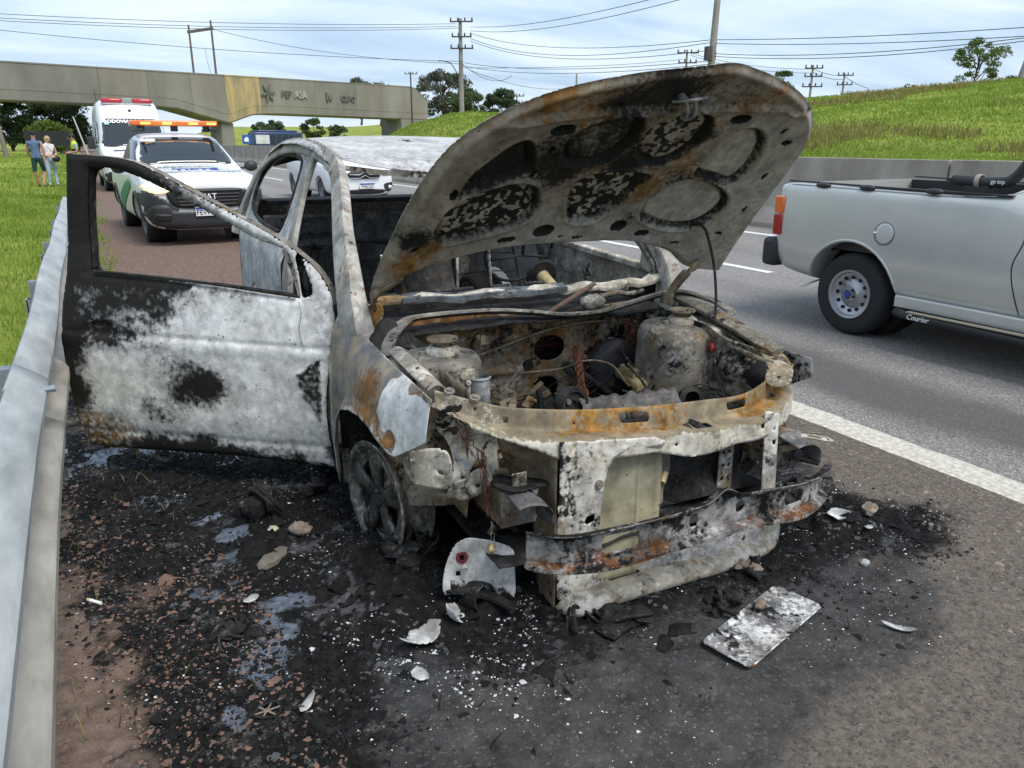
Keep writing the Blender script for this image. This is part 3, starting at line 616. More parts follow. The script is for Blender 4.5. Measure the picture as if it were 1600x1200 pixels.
# ---------------------------------------------------------------- hood
HR = Euler((-0.767, -0.013, 0.059), 'XYZ').to_matrix(); HRn = np.array(HR); HT = np.array([0.063, 0.12, 0.939])
def hood_pt(u, v, w):
    b = .05 * (1 - (u / .7) ** 2) + .06 * (1 - ((v - .45) / .5) ** 2)
    return (HRn @ np.stack([u * 1.104, -v * .981, b + w])).T + HT
HOOD = {
 'outline':[(-0.745,0.042),(-0.733,0.167),(-0.715,0.29),(-0.696,0.427),(-0.675,0.548),(-0.648,0.661),(-0.606,0.75),(-0.545,0.822),(-0.479,0.876),(-0.409,0.918),(-0.293,0.961),(-0.169,0.995),(-0.036,1.021),(0.079,1.048),(0.188,1.023),(0.316,0.982),(0.464,0.911),(0.577,0.825),(0.657,0.714),(0.694,0.594),(0.725,0.401),(0.736,0.205),(0.737,-0.055),(0.62,-0.047),(0.551,-0.027),(0.499,0.008),(0.443,0.051),(0.343,0.087),(0.192,0.123),(0.006,0.135),(-0.17,0.146),(-0.313,0.151),(-0.445,0.141),(-0.571,0.12),(-0.688,0.074)],
 'p1':[(-0.417,0.716),(-0.369,0.624),(-0.365,0.565),(-0.453,0.526),(-0.541,0.492),(-0.552,0.479),(-0.544,0.564),(-0.504,0.642),(-0.462,0.707)],
 'p2':[(-0.56,0.264),(-0.585,0.328),(-0.567,0.41),(-0.499,0.484),(-0.404,0.504),(-0.313,0.483),(-0.266,0.417),(-0.254,0.339),(-0.309,0.287),(-0.422,0.263),(-0.516,0.253)],
 'p3':[(-0.262,0.627),(-0.282,0.703),(-0.246,0.773),(-0.156,0.814),(-0.087,0.805),(-0.059,0.721),(-0.074,0.629),(-0.137,0.579),(-0.228,0.586)],
 'p4':[(0.001,0.627),(-0.025,0.72),(-0.002,0.789),(0.061,0.829),(0.149,0.817),(0.198,0.755),(0.198,0.658),(0.153,0.577),(0.073,0.57)],
 'p5':[(-0.096,0.288),(-0.135,0.371),(-0.158,0.466),(-0.119,0.516),(-0.02,0.525),(0.08,0.514),(0.124,0.488),(0.094,0.417),(0.053,0.323),(-0.011,0.272)],
 'p6':[(0.292,0.529),(0.292,0.645),(0.301,0.737),(0.353,0.765),(0.418,0.738),(0.479,0.658),(0.505,0.54),(0.475,0.466),(0.399,0.483),(0.32,0.505)],
 'p7':[(0.198,0.283),(0.185,0.349),(0.212,0.43),(0.272,0.479),(0.348,0.481),(0.456,0.434),(0.526,0.368),(0.52,0.282),(0.457,0.22),(0.352,0.212),(0.247,0.248)],
 'front':[(-0.479,0.794),(-0.358,0.817),(-0.237,0.831),(-0.06,0.83),(0.124,0.85),(0.261,0.853),(0.405,0.867),(0.462,0.844)]}
_o = crv(HOOD['outline'][:22], 4); h_out = np.concatenate([_o, crv(HOOD['outline'][22:], 4), crv(HOOD['outline'][-1:] + HOOD['outline'][:1], 2)])
POCK = [crv(HOOD['p%d' % k], 4, True) for k in range(1, 8)]
OVAL = [(-.327, .76, .036, .024), (-.179, .241, .036, .026), (.125, .233, .03, .024), (.246, .187, .028, .016), (.278, .809, .034, .022), (-.311, .215, .032, .014)]
SLOT = [(-.574, .491, .010, .022), (-.585, .328, .009, .02), (.494, .758, .008, .016), (.598, .513, .007, .018), (.635, .322, .007, .018), (-.398, .131, .02, .006), (-.517, .131, .02, .006), (-.026, .186, .02, .008), (.596, .184, .014, .008), (-.335, .55, .008, .02), (-.32, .66, .008, .018), (-.2, .86, .02, .007), (.42, .13, .016, .007), (.35, .10, .012, .006), (.55, .70, .016, .012), (.52, .86, .008, .008), (-.64, .24, .008, .008), (-.1, .2, .006, .006)]
def hood_h(u, v):
    P = np.stack([u, v], 1); d, _ = seg_dist(P, h_out)
    w = -.030 * ss(.0, .03, d)
    for p in POCK:
        s = sdist(P, p); w = w + .027 * ss(.004, -.005, s) - .010 * ss(-.010, -.022, s) - .007 * np.exp(-((s - .014) / .008) ** 2)
    f, _ = seg_dist(P, HOOD['front'], False); w = w - .008 * np.exp(-(f / .012) ** 2)
    fr = ss(0, .02, v - np.interp(u, [a for a, b in HOOD['front']], [b for a, b in HOOD['front']])); w = w + .012 * fr * ss(0, .05, d)
    for (a, b, rx, ry) in OVAL + SLOT: w = w + .03 * ss(1.1, .8, np.hypot((u - a) / rx, (v - b) / ry))
    return w + .0025 * (fbm(u * 12, v * 12, 3, 4) - .5)
def hood_c(u, v):
    P = np.stack([u, v], 1); n = fbm(u * 5, v * 5, 7, 5) - .5; n2 = fbm(u * 40, v * 40, 9, 3) - .5
    soot = .12 + .9 * n * .5 + blob(u, v, [(-.12, .62, .26, .20), (-.1, .9, .3, .12), (-.63, .29, .05, .45), (-.46, .60, .10, .40), (-.19, .87, .07, .35), (-.06, .94, .12, .40), (.2, .95, .1, .3), (-.34, .70, .07, .35), (.14, .27, .05, .45), (.26, .46, .05, .35), (-.24, .53, .06, .45), (.0, .55, .08, .40), (-.32, .60, .05, .35), (.22, .72, .035, .4), (.56, .72, .03, .35), (-.68, .30, .05, .3), (.2, .52, .05, .3)])
    rust = .16 + .8 * n2 * .5 + .5 * n + blob(u, v, [(-.05, .66, .30, .16), (-.2, .9, .25, .12), (.2, .5, .16, .12), (-.40, .88, .10, .35), (-.2, .84, .05, .3), (-.2, .55, .06, .2), (.20, .62, .05, .35), (.13, .44, .07, .42), (.22, .36, .04, .35), (.34, .44, .07, .42), (.54, .20, .04, .5), (.38, .13, .05, .45), (-.66, .17, .08, .45), (-.57, .25, .04, .5), (.30, .62, .025, .5), (-.5, .13, .08, .25), (.25, .54, .05, .45), (.0, .9, .1, .25), (.3, .9, .12, .25), (-.31, .62, .05, .25), (.02, .36, .06, .35)])
    grey = .20 + .42 * ss(.10, .42, u) * ss(.93, .8, v) + blob(u, v, [(-.25, .2, .2, .3), (.0, .2, .2, .4), (-.1, .86, .1, .4), (.1, .86, .1, .3), (-.68, .4, .08, .25), (-.3, .4, .06, .2), (.2, .18, .15, .3)])
    pin = [.34, .10, .22, .10, .0, -.2, -.12]; edge = [.5, .45, .65, .60, .45, .48, .45]
    for k, p in enumerate(POCK):
        s = sdist(P, p); soot = soot + np.exp(-((s + .004) / .011) ** 2) * edge[k] + ss(-.012, -.03, s) * pin[k]; rust = rust - .25 * ss(0, -.02, s) * (k != 6) ; grey = grey + ss(-.012, -.03, s) * (.35 if k > 4 else .12)  # dark line round each pad: groove shade painted in through the soot channel
    sp_ = vnoise(u * 92, v * 92, 6); sp2 = vnoise(u * 34, v * 34, 8)
    for p, thr in ((POCK[2], .80), (POCK[3], .78), (POCK[1], .60), (POCK[4], .52), (POCK[0], .55)):
        inb = ss(-.01, -.02, sdist(P, p)); soot = soot + inb * (.65 * ss(thr, thr + .12, sp_) + .45 * ss(.70, .80, sp2) - .06)
    for (a, b, rx, ry) in OVAL + SLOT: soot = soot + 2 * ss(1.15, .9, np.hypot((u - a) / rx, (v - b) / ry))  # shade inside the stamped holes, painted in through the soot channel
    # blistered paint: round dark bubbles in three of the pads
    for p, thr in ((POCK[4], .47), (POCK[1], .45), (POCK[3], .36)):
        inb = ss(.0, -.015, sdist(P, p)); g = vnoise(u * 62, v * 62, 5); soot = soot + inb * np.where(g > 1 - thr, .62, -.20)
    return np.clip(np.stack([soot, rust, grey], 1), 0, 2)
hood = sheet('hood', h_out, lambda u, v, w: hood_pt(u, v, w), B_hskin, BC, .008, thick=.0012, off=1)
hin = sheet('inner_panel', h_out, lambda u, v, w: hood_pt(u, v, w - .003), B_hood, hood, .0052, height=hood_h, colour=hood_c, thick=0, smooth=70, flip=True)
tag(hin, 'sooty rust streaked inner panel with seven stamped pads')
def HP(u, v, w): return Vector(hood_pt(np.array([u]), np.array([v]), np.array([w]))[0])
mb = MB().tube([HP(*p) for p in crv([(-.03, .885, -.03), (-.015, .915, -.05), (.02, .93, -.055), (.06, .925, -.04)], 4)], .005)
mb.tube([HP(*p) for p in crv([(.0, .91, -.03), (.01, .88, -.06), (.025, .85, -.065), (.03, .835, -.045)], 4)], .005); mb.tube([HP(*p) for p in crv([(.035, .905, -.03), (.045, .875, -.055), (.055, .845, -.06), (.045, .82, -.05)], 4)], .006)
for (a, b) in ((-.01, .905), (.035, .905)): mb.cyl(HP(a, b, -.015), HP(a, b, -.04), .013, n=10)
mb.build('latch_striker', mat('scorched_latch_steel', (.16, .16, .16), .5, .5, cols=(.34, .34, .35), nscale=40), hood)
mb = MB().cyl(HP(.10, .90, -.005), HP(.10, .90, -.022), .03, n=12); mb.build('latch_plate', B_grey, hood)
def hinge(sx):
    mb = MB()
    if sx > 0: pts = [(.60, .20, .80), (.615, .17, .86), (.62, .10, .93), tuple(HP(.60, .02, -.03))]
    else: pts = [(-.66, .40, .82), (-.67, .33, .86), (-.69, .24, .92), tuple(HP(-.66, .12, -.02))]
    mb.sweep([(-.018, -.006), (.018, -.006), (.022, .006), (-.022, .006)], crv(pts, 5), up=(1, 0, .1)); mb.box(pts[0], (.02, .07, .05)); mb.build('hinge_arm', B_tan, hood, bevel=.002)
hinge(1); hinge(-1)
pr = crv([(.56, -.166, .775), (.58, -.14, .86), (.60, -.09, .98), (.615, -.02, 1.09), (.60, .0, 1.13), (.57, .02, 1.145)], 6)
MB().tube(pr, .0055).build('prop_rod', B_black, BC)

# ---------------------------------------------------------------- open passenger door (plane through the hinge, opened ~55 deg)
DD = np.array([-.80, .60, 0]); DH = np.array([-.83, .52, 0]); DN = np.array([-.60, -.80, 0])
DOOR = {
 'outer':[(1.068,1.406),(0.845,1.39),(0.723,1.358),(0.548,1.273),(0.374,1.188),(0.201,1.103),(0.088,1.029),(0.009,0.964),(-0.044,0.875),(-0.055,0.784),(-0.031,0.629),(0.002,0.445),(0.005,0.268),(-0.001,0.138),(0.367,0.154),(0.709,0.153),(1.066,0.147),(1.174,0.157),(1.193,0.286),(1.196,0.459),(1.193,0.654),(1.169,0.805),(1.138,0.928),(1.113,1.118)],
 'win':[(0.978,1.329),(0.942,1.352),(0.852,1.347),(0.731,1.309),(0.555,1.229),(0.38,1.144),(0.264,1.085),(0.158,1.049),(0.116,0.983),(0.09,0.87),(0.115,0.863),(0.411,0.893),(0.665,0.914),(0.994,0.933),(1.016,0.956),(1.012,1.12)],
 'quarter':[(0.102,1.028),(0.077,1.018),(0.047,0.951),(0.03,0.895),(0.047,0.872),(0.08,0.871),(0.089,0.95)],
 'white':[(1.11,0.645),(0.83,0.708),(0.625,0.742),(0.502,0.868),(0.117,0.846),(-0.047,0.76),(0.011,0.15),(0.282,0.194),(0.465,0.232),(0.727,0.225),(0.903,0.266),(1.085,0.36),(1.135,0.476)],
 'patch':[(0.13,0.56),(-0.001,0.64),(0.018,0.318),(0.081,0.402),(0.112,0.487)]}
d_out = np.concatenate([crv(DOOR['outer'][:10], 4), crv(DOOR['outer'][10:13], 3), crv(DOOR['outer'][13:18], 3), crv(DOOR['outer'][18:22], 3), crv(DOOR['outer'][22:] + DOOR['outer'][:1], 3)[:-1]])
d_win = crv(DOOR['win'], 4, True)
def door_pt(s, z, w, tilt=.10):
    k = np.clip(z - .88, 0, 1) * tilt / .5; bulge = .045 * np.sin(np.pi * np.clip((z - .05) / 1.0, 0, 1)) - .02
    out = w + bulge - k * k * .9
    return (DH[:, None] + DD[:, None] * s + DN[:, None] * out + np.array([[0], [0], [1]]) * z).T
def door_h(s, z):
    P = np.stack([s, z], 1)
    w = -.006 * np.exp(-((z - (.665 + .02 * s)) / .012) ** 2) + .004 * ss(.60, .64, z) * ss(.72, .66, z)         # crease at handle height
    w = w + .004 * np.exp(-((z - .33) / .06) ** 2) - .006 * np.exp(-((z - .235) / .016) ** 2)
    d, _ = seg_dist(P, d_win); w = w - .012 * ss(.028, .0, d)
    w = w + .012 * (fbm(s * 3, z * 3, 5, 3) - .5) * ss(.9, .7, z) * ss(.1, .3, z)
    pp = sdist(P, DOOR['patch']); w = w + .004 * ss(0, -.01, pp) * (fbm(s * 60, z * 60, 3, 3))
    hd = np.hypot((s - .98) / .11, (z - .70) / .04); w = w - .018 * ss(1.1, .5, hd)
    d, _ = seg_dist(P, d_out); return w - .012 * ss(.02, 0, d)
def door_c(s, z):
    P = np.stack([s, z], 1); n = fbm(s * 4, z * 4, 15, 5) - .5; n2 = fbm(s * 22, z * 22, 16, 4) - .5
    wd = sdist(P, DOOR['white']); white = ss(.10, -.09, wd + .16 * n + .08 * n2)
    soot = 1.15 * (1 - white)
    fr = z > np.interp(s, [0, .1, .4, .7, 1.0], [.9, .865, .893, .915, .935]) - .01
    soot = np.where(fr, np.interp(s, [0, .25, .45, .62, .80], [.12, .16, .30, .62, 1.1]), soot)
    sk = ss(.03, -.05, sdist(P, [(1.12, .90), (.50, .90), (.58, .79), (.80, .70), (1.12, .70)])); soot = soot * (1 - .55 * sk) + .0 * sk
    soot = soot + sk * (.25 + 1.2 * n2) * .6
    soot = soot + blob(s, z, [(.56, .47, .10, .75), (.48, .48, .07, .5), (.66, .43, .05, .45), (.82, .37, .06, .45), (.74, .33, .06, .40), (.78, .62, .14, .20), (.68, .55, .12, .22), (.95, .82, .05, .3), (.36, .49, .03, .35), (.2, .20, .10, .2)])
    soot = np.where(~fr, soot * (1 - .95 * ss(.36, .22, s) * ss(.66, .72, z)), soot)
    soot = soot + .62 * ss(.0, -.02, sdist(P, DOOR['patch']) + .03 * n2)
    soot = soot - .75 * ss(.26, .06, np.hypot((s - 1.15) / 1.5, z - .19) + .10 * n)
    for (a, b, rx, ry) in [(1.115, .698, .030, .017), (.935, .687, .011, .013), (.06, .885, .014, .014)]: soot = soot + 3 * ss(1.1, .8, np.hypot((s - a) / rx, (z - b) / ry))
    rust = 1.1 * ss(.24, .05, np.hypot((s - 1.15) / 1.6, z - .19) + .10 * n) + blob(s, z, [(.15, .30, .14, .18), (.1, .2, .2, .12)])
    ash = .30 + .35 * white + blob(s, z, [(.98, .70, .07, .5), (.2, .7, .25, .25), (.5, .62, .3, .15), (1.0, .5, .15, .2), (.12, .95, .1, .3)]) + .3 * n2
    return np.clip(np.stack([soot, rust, ash], 1), 0, 2)
door = sheet('passenger_door', d_out, lambda s, z, w: door_pt(s, z, w), B_door, BC, .0085, [d_win, crv(DOOR['quarter'], 4, True)], door_c, door_h, .0015, 60, flip=True)
tag(door, 'open passenger door with white ash and a charred black window frame')
sheet('inner_shell', [p for p in DOOR['outer']], lambda s, z, w: door_pt(s, z, w - .055 - .02 * (z < .9)), B_soft, door, .03, [DOOR['win']], None, None, .002, flip=True)
mb = MB(); ring = [Vector(door_pt(np.array([a]), np.array([b]), np.array([-.02]))[0]) for a, b in d_out]; ring2 = [Vector(door_pt(np.array([a]), np.array([b]), np.array([-.062]))[0]) for a, b in d_out]
mb.grid([ring + ring[:1], ring2 + ring2[:1]]); mb.build('edge_return', B_grey, door, 60)
mb = MB(); r1 = [Vector(door_pt(np.array([a]), np.array([b]), np.array([-.018]))[0]) for a, b in d_win]; r2 = [Vector(door_pt(np.array([a]), np.array([b]), np.array([-.06]))[0]) for a, b in d_win]
mb.grid([r1 + r1[:1], r2 + r2[:1]]); mb.build('window_channel', B_black, door, 60)
def DP(s, z, w=0.): return Vector(door_pt(np.array([s]), np.array([z]), np.array([w]))[0])
MB().tube([DP(s, z, .0) for s, z in crv([(.10, .872), (.41, .902), (.67, .923), (1.0, .941)], 4)], .006).build('window_seal', B_black, door)
MB().sweep([(-.006, -.01), (.006, -.01), (.006, .01), (-.006, .01)], [DP(s, z, -.02) for s, z in crv([(.155, 1.045), (.125, .98), (.098, .90), (.092, .868)], 4)], up=DN).build('divider_bar', B_grey, door)
MB().ball(DP(.062, .93, -.03), (.022, .022, .05), jit=.15).build('mirror_stub', B_black, door, 180)
MB().tube([DP(*p) for p in crv([(.085, .85, .008), (.075, .80, .012), (.088, .74, .008), (.070, .66, .010)], 5)], .0016, 5).build('loose_wire', M_bolt, door)

# melted mirror disc hanging by the rear of the door opening
# ---------------------------------------------------------------- fenders
TOPX = ([-.5, -.1, .3, .55], [-.742, -.728, -.738, -.775]); TOPZ = ([-.5, -.1, .3, .55], [.742, .740, .772, .815])
ZB = ([-.52, -.50, -.30, -.24, -.12, 0, .12, .25, .34, .385, .40, .41, .6], [.62, .615, .50, .515, .54, .545, .53, .49, .42, .30, .15, .12, .12])
def fender(sx, name):
    ys = np.concatenate([np.linspace(-.5, -.30, 24, endpoint=False), np.linspace(-.30, .36, 70, endpoint=False), np.linspace(.36, .41, 14, endpoint=False), np.linspace(.41, .53, 14)])
    ts = np.linspace(0, 1, 56); Y, T = np.meshgrid(ys, ts, indexing='ij'); y = Y.ravel(); t = T.ravel()
    xt = np.interp(y, *TOPX); zt = np.interp(y, *TOPZ) - (.055 * ss(.1, -.45, y) if sx > 0 else 0); zb = np.interp(y, *ZB)
    z = zt + (zb - zt) * t; k = zt - z
    xm = -.828 + .055 * ss(-.15, -.5, y)                                            # widest line, tapering into the nose
    x = xt + (xm - xt) * (1 - np.exp(-k / .085)) + .02 * ss(.45, .75, k)
    lip = ss(.05, .0, z - zb) * (1 - ss(.40, .43, y)) * (1 - ss(-.26, -.34, y)); x = x - .016 * lip + .004 * np.sin(y * 9 + z * 7) * ss(.0, .1, k)
    V = np.stack([-x if sx > 0 else x, y, z], 1)
    wp = sdist(np.stack([y, z], 1), [(-.16, .70), (-.26, .745), (-.33, .70), (-.41, .735), (-.50, .70), (-.51, .61), (-.31, .50), (-.20, .545), (-.14, .60)])
    nn = fbm(y * 14., z * 14., 3, 3) - .5
    ash = 1.2 * ss(.012, -.012, wp + .05 * nn) + .55 * lip + .5 * ss(.40, .5, y) + .45 * ss(.012, .0, k)
    spot = np.exp(-(((y + .26) / .035) ** 2 + ((z - .545) / .03) ** 2))
    rust = .24 + .42 * np.exp(-((y + .02) / .14) ** 2) * ss(.0, .10, k) + .35 * ss(.025, 0, np.abs(wp)) + .9 * spot
    rust = np.where(wp < 0, 1.2 * spot, rust); ash = np.where(wp < 0, ash - 2.4 * spot, ash)
    C = np.stack([.05 + .2 * np.exp(-((y - .42) / .08) ** 2 - ((z - .45) / .2) ** 2), rust, ash], 1)
    n = len(ts); i, j = np.meshgrid(np.arange(n - 1), np.arange(len(ys) - 1)); a = (j * n + i).ravel(); F = np.stack([a, a + 1, a + n + 1, a + n], 1)
    if sx > 0: F = F[:, ::-1]
    me = np_mesh(name, np.array(V), F, np.array(C)); return link_mesh(name, me, B_fend, BC, 70, solid=.0014, off=0)
fr_ = fender(-1, 'fender'); tag(fr_, 'passenger side fender with a white patch over bronze scorched steel')
fl_ = fender(1, 'fender'); fl_.data.materials.clear(); fl_.data.materials.append(burnt('sooty_fender_steel', (.20, .19, .17), base2=(.06, .06, .06), soot=.25, rust=.1, ash=.05)); tag(fl_, 'sooty driver side fender')
# torn lower fender brackets and inner wheel house
for sx in (-1, 1):
    mb = MB(); rows = []
    for a in np.linspace(R(-20), R(112), 18):
        rows.append([(sx * (.60 + .19 * k), .03 + .355 * math.cos(a), .22 + .36 * math.sin(a)) for k in np.linspace(0, 1, 5)])
    mb.grid(rows); mb.build('wheel_house', B_black, BC, 180, solid=.002)
def plate(name, pts, ext, m, parent=BC, bev=.003): return MB().prism(pts, ext).build(name, m, parent, None, bevel=bev)
# bracket below the front tip of the fender, with bolts
sheet('fender_bracket', crv([(-.30, .50), (-.45, .575), (-.50, .56), (-.505, .47), (-.46, .445), (-.34, .455), (-.305, .475)], 3, True), lambda u, v, w: np.stack([-.775 + .09 * ss(-.40, -.52, u) + w, u, v], 1), B_wht, BC, .008, [ell(-.36, .475, .007), ell(-.40, .468, .008), ell(-.475, .50, .006)], thick=.003)
bolts(BC, [(-.777, -.405, .525), (-.776, -.365, .515)], (-1, -.2, 0), .007)
sheet('fender_stay', [(-.69, .475), (-.56, .505), (-.55, .44), (-.60, .405), (-.68, .415)], lambda u, v, w: np.stack([u, -.50 + .15 * (u + .6) + .008 * np.sin(u * 70) + w, v], 1), B_grey, BC, .007, [ell(-.60, .44, .007), ell(-.66, .45, .006)], thick=.004)
bolts(BC, [(-.63, -.52, .445), (-.575, -.51, .455)], (0, -1, 0.2), .008)

# ---------------------------------------------------------------- body shell
def xs_side(z): return -(.81 - .25 * np.clip((z - .85) / .57, 0, 1.1)) - .012 * np.sin(np.pi * np.clip((z - .2) / .65, 0, 1))
RAIL = [(-.725, .36, .70), (-.742, .385, .82), (-.737, .45, .95), (-.705, .62, 1.09), (-.64, .89, 1.25), (-.592, 1.15, 1.345), (-.572, 1.5, 1.398), (-.56, 1.95, 1.425), (-.563, 2.45, 1.418), (-.582, 2.9, 1.362), (-.632, 3.2, 1.25), (-.715, 3.38, 1.04), (-.80, 3.44, .84)]
rp = crv(RAIL, 5); sec = [(-.052, -.030), (-.046, -.036), (.046, -.036), (.056, -.028), (.058, .018), (.040, .022), (-.044, .026), (-.056, .018)]
sc_ = [float(np.interp(i / (len(rp) - 1), [0, .08, .16, .25, .42, .8, 1], [1.5, 1.35, 1.1, .9, .72, .85, 1.3])) for i in range(len(rp))]
for sx in (1, -1):
    P = [(p[0] * sx, p[1], p[2]) for p in rp]; q = sec if sx == 1 else [(a, -b) for a, b in sec]
    mb = MB().sweep(q, P, up=(-1 * sx, 0, .45), scale=sc_); mb.build('side_frame', B_pill, BC, 30, bevel=.003)
    # inner flange following the door opening
    P2 = [(sx * (p[0] + .035), p[1] + (.045 if i < len(rp) * .38 else 0), p[2] - (.02 if i < len(rp) * .38 else .055)) for i, p in enumerate(rp)][7:39]
    MB().sweep([(-.016, -.004), (.016, -.004), (.016, .004), (-.016, .004)], P2, up=(-1 * sx, 0, .4)).build('door_flange', B_grey, BC, 50)
    # B pillar: outer and inner strips with a dark gap
    bp = crv([(-.578, 1.60, 1.405), (-.65, 1.60, 1.23), (-.745, 1.52, .97), (-.80, 1.47, .72), (-.80, 1.46, .22)], 5)
    MB().sweep([(-.035, -.006), (.035, -.006), (.035, .006), (-.035, .006)], [(p[0] * sx, p[1], p[2]) for p in bp], up=(-sx, 0, .35), scale=[1.5 + .9 * k / len(bp) for k in range(len(bp))]).build('b_pillar', B_pill, BC, 50)
    MB().sweep([(-.03, -.006), (.03, -.006), (.03, .006), (-.03, .006)], [((p[0] + .05) * sx, p[1] + .16, p[2] + .0) for p in bp], up=(-sx, 0, .35), scale=[.9 + .3 * k / len(bp) for k in range(len(bp))]).build('b_pillar_inner', B_grey, BC, 50)
    arc = [(2.465 + .335 * math.cos(a), .27 + .335 * math.sin(a)) for a in np.linspace(R(0), R(180), 18)]
    q_out = [(3.42, .30)] + arc[:1] + arc + [(1.56, .20), (1.53, .55), (1.55, .9), (1.66, 1.18), (1.70, 1.40), (2.0, 1.44), (2.45, 1.435), (2.9, 1.375), (3.2, 1.235), (3.37, 1.03), (3.46, .8), (3.47, .55)]
    q_win = crv([(2.06, 1.372), (1.86, 1.34), (1.80, 1.20), (1.80, 1.02), (1.95, .985), (2.5, .99), (2.93, 1.03), (3.06, 1.12), (3.02, 1.27), (2.72, 1.355), (2.4, 1.375)], 3, True)
    def qc(y, z):
        n = fbm(y * 4, z * 4, 5, 4) - .5
        return np.stack([.05 + .85 * ss(3.02, 3.3, y + .4 * n) + .7 * ss(.40, .25, z + .2 * n) + .15 * ss(1.0, .95, z), .05 + 0 * y, .5 + .3 * n], 1)
    sheet('quarter_panel', q_out, lambda y, z, w, sx=sx: np.stack([sx * (xs_side(z) + .05 * ss(3.0, 3.5, y) ** 2) + w, y, z], 1), B_qtr, BC, .02, [q_win], qc, thick=.003, flip=sx < 0)
    MB().tube([(sx * (xs_side(z) - .0), y, z) for y, z in list(q_win) + [q_win[0]]], .012, 6).build('window_channel', B_black, BC, 180)
    MB().sweep([(-.05, -.06), (.05, -.06), (.05, .05), (.03, .065), (-.05, .065)], [(sx * -.76, .42, .17), (sx * -.76, 1.0, .17), (sx * -.76, 1.62, .17)]).build('sill', B_grey, BC, 40, bevel=.006)
    MB().sweep([(-.09, -.01), (.09, -.01), (.09, .01), (-.09, .01)], [(sx * -.70, .50, .84), (sx * -.70, .50, .5), (sx * -.70, .50, .2)], up=(0, 1, 0)).build('hinge_pillar', B_soft, BC, 40)
def roof_z(x, y):
    zc = np.interp(y, [1.0, 1.08, 1.25, 1.5, 1.9, 2.4, 2.8, 3.1], [1.30, 1.312, 1.368, 1.425, 1.478, 1.488, 1.462, 1.40]); ze = np.interp(y, [1.0, 1.15, 1.5, 1.95, 2.45, 2.9, 3.1], [1.335, 1.375, 1.437, 1.468, 1.462, 1.405, 1.33])
    k = np.clip(np.abs(x) / .56, 0, 1) ** 2.2
    return zc * (1 - k) + ze * k - 6.0 * np.clip(np.abs(x) - .54, 0, 1) ** 2 + .006 * (fbm(x * 3, y * 3, 3, 3) - .5) + .002 * (fbm(x * 14, y * 14, 4, 3) - .5)
def roof_c(x, y):
    n = fbm(x * 5, y * 5, 33, 4) - .5
    return np.stack([.10 + .35 * np.exp(-((y - 1.22) / .05) ** 2) * (n + .5) + .6 * np.exp(-(((x + .05) / .03) ** 2 + ((y - 1.75) / .06) ** 2)) + .3 * ss(.5, .56, np.abs(x)) * (n > .02), .12 + .25 * ss(1.2, 1.1, y) + 0 * x, .25 + n], 1)
r_out = [(-.61, 1.17), (-.42, 1.105), (-.1, 1.075), (.1, 1.075), (.42, 1.105), (.61, 1.17), (.60, 2.4), (.61, 2.95), (.3, 3.08), (-.3, 3.08), (-.61, 2.95), (-.60, 2.4)]
rf = sheet('roof', r_out, lambda x, y, w: np.stack([x, y, roof_z(x, y) + w], 1), B_roof, BC, .018, None or [], roof_c, thick=.003)
tag(rf, 'buckled roof covered in grey white ash')
MB().sweep([(-.03, -.012), (.03, -.012), (.03, .012), (-.03, .012)], [(x, 1.115 + .03 * (x / .56) ** 2, float(roof_z(np.array([x]), np.array([1.1]))[0]) - .022) for x in np.linspace(-.56, .56, 14)]).build('windscreen_header', B_grey, rf)
MB().sweep([(-.03, -.02), (.03, -.02), (.03, .02), (-.03, .02)], [(x, 3.05, float(roof_z(np.array([x]), np.array([3.05]))[0]) - .03) for x in np.linspace(-.56, .56, 10)]).build('rear_header', B_black, rf)
# floor, tunnel, rear seat panel, tailgate
MB().box((0, 1.9, .16), (1.50, 2.9, .03)).build('floor_pan', B_black, BC)
MB().box((0, 1.2, .25), (.22, 1.5, .18), taper=(.7, 1)).build('floor_tunnel', B_soft, BC, bevel=.02)
def emb(x, z):
    w = np.zeros_like(x)
    for (a, b, rx, rz) in [(-.36, .62, .22, .18), (.36, .62, .22, .18), (0, .62, .10, .2), (-.36, .93, .24, .05), (.36, .93, .24, .05)]:
        d = np.maximum(np.abs(x - a) - rx, np.abs(z - b) - rz); w = w - .03 * np.exp(-(d / .02) ** 2)
    return w
sheet('rear_seat_panel', [(-.70, .22), (.70, .22), (.70, 1.0), (-.70, 1.0)], lambda x, z, w: np.stack([x, 2.55 + .25 * (z - .2) + w, z], 1), burnt('burnt_seat_panel', (.12, .12, .118), base2=(.05, .05, .05), soot=.2, ash=.16, rust=.05, ashc=(.24, .235, .23)), BC, .02, height=emb, thick=.004)
sheet('tailgate', [(-.62, .35), (.62, .35), (.68, .85), (.62, 1.06), (-.62, 1.06), (-.68, .85)], lambda x, z, w: np.stack([x, 3.34 + .10 * np.cos(x * 2) - .18 * np.clip(z - .8, 0, 1) + w, z], 1), B_black, BC, .03, thick=.03)
MB().box((0, 3.15, 1.055), (1.25, .25, .03)).build('parcel_shelf', B_black, BC, bevel=.008)
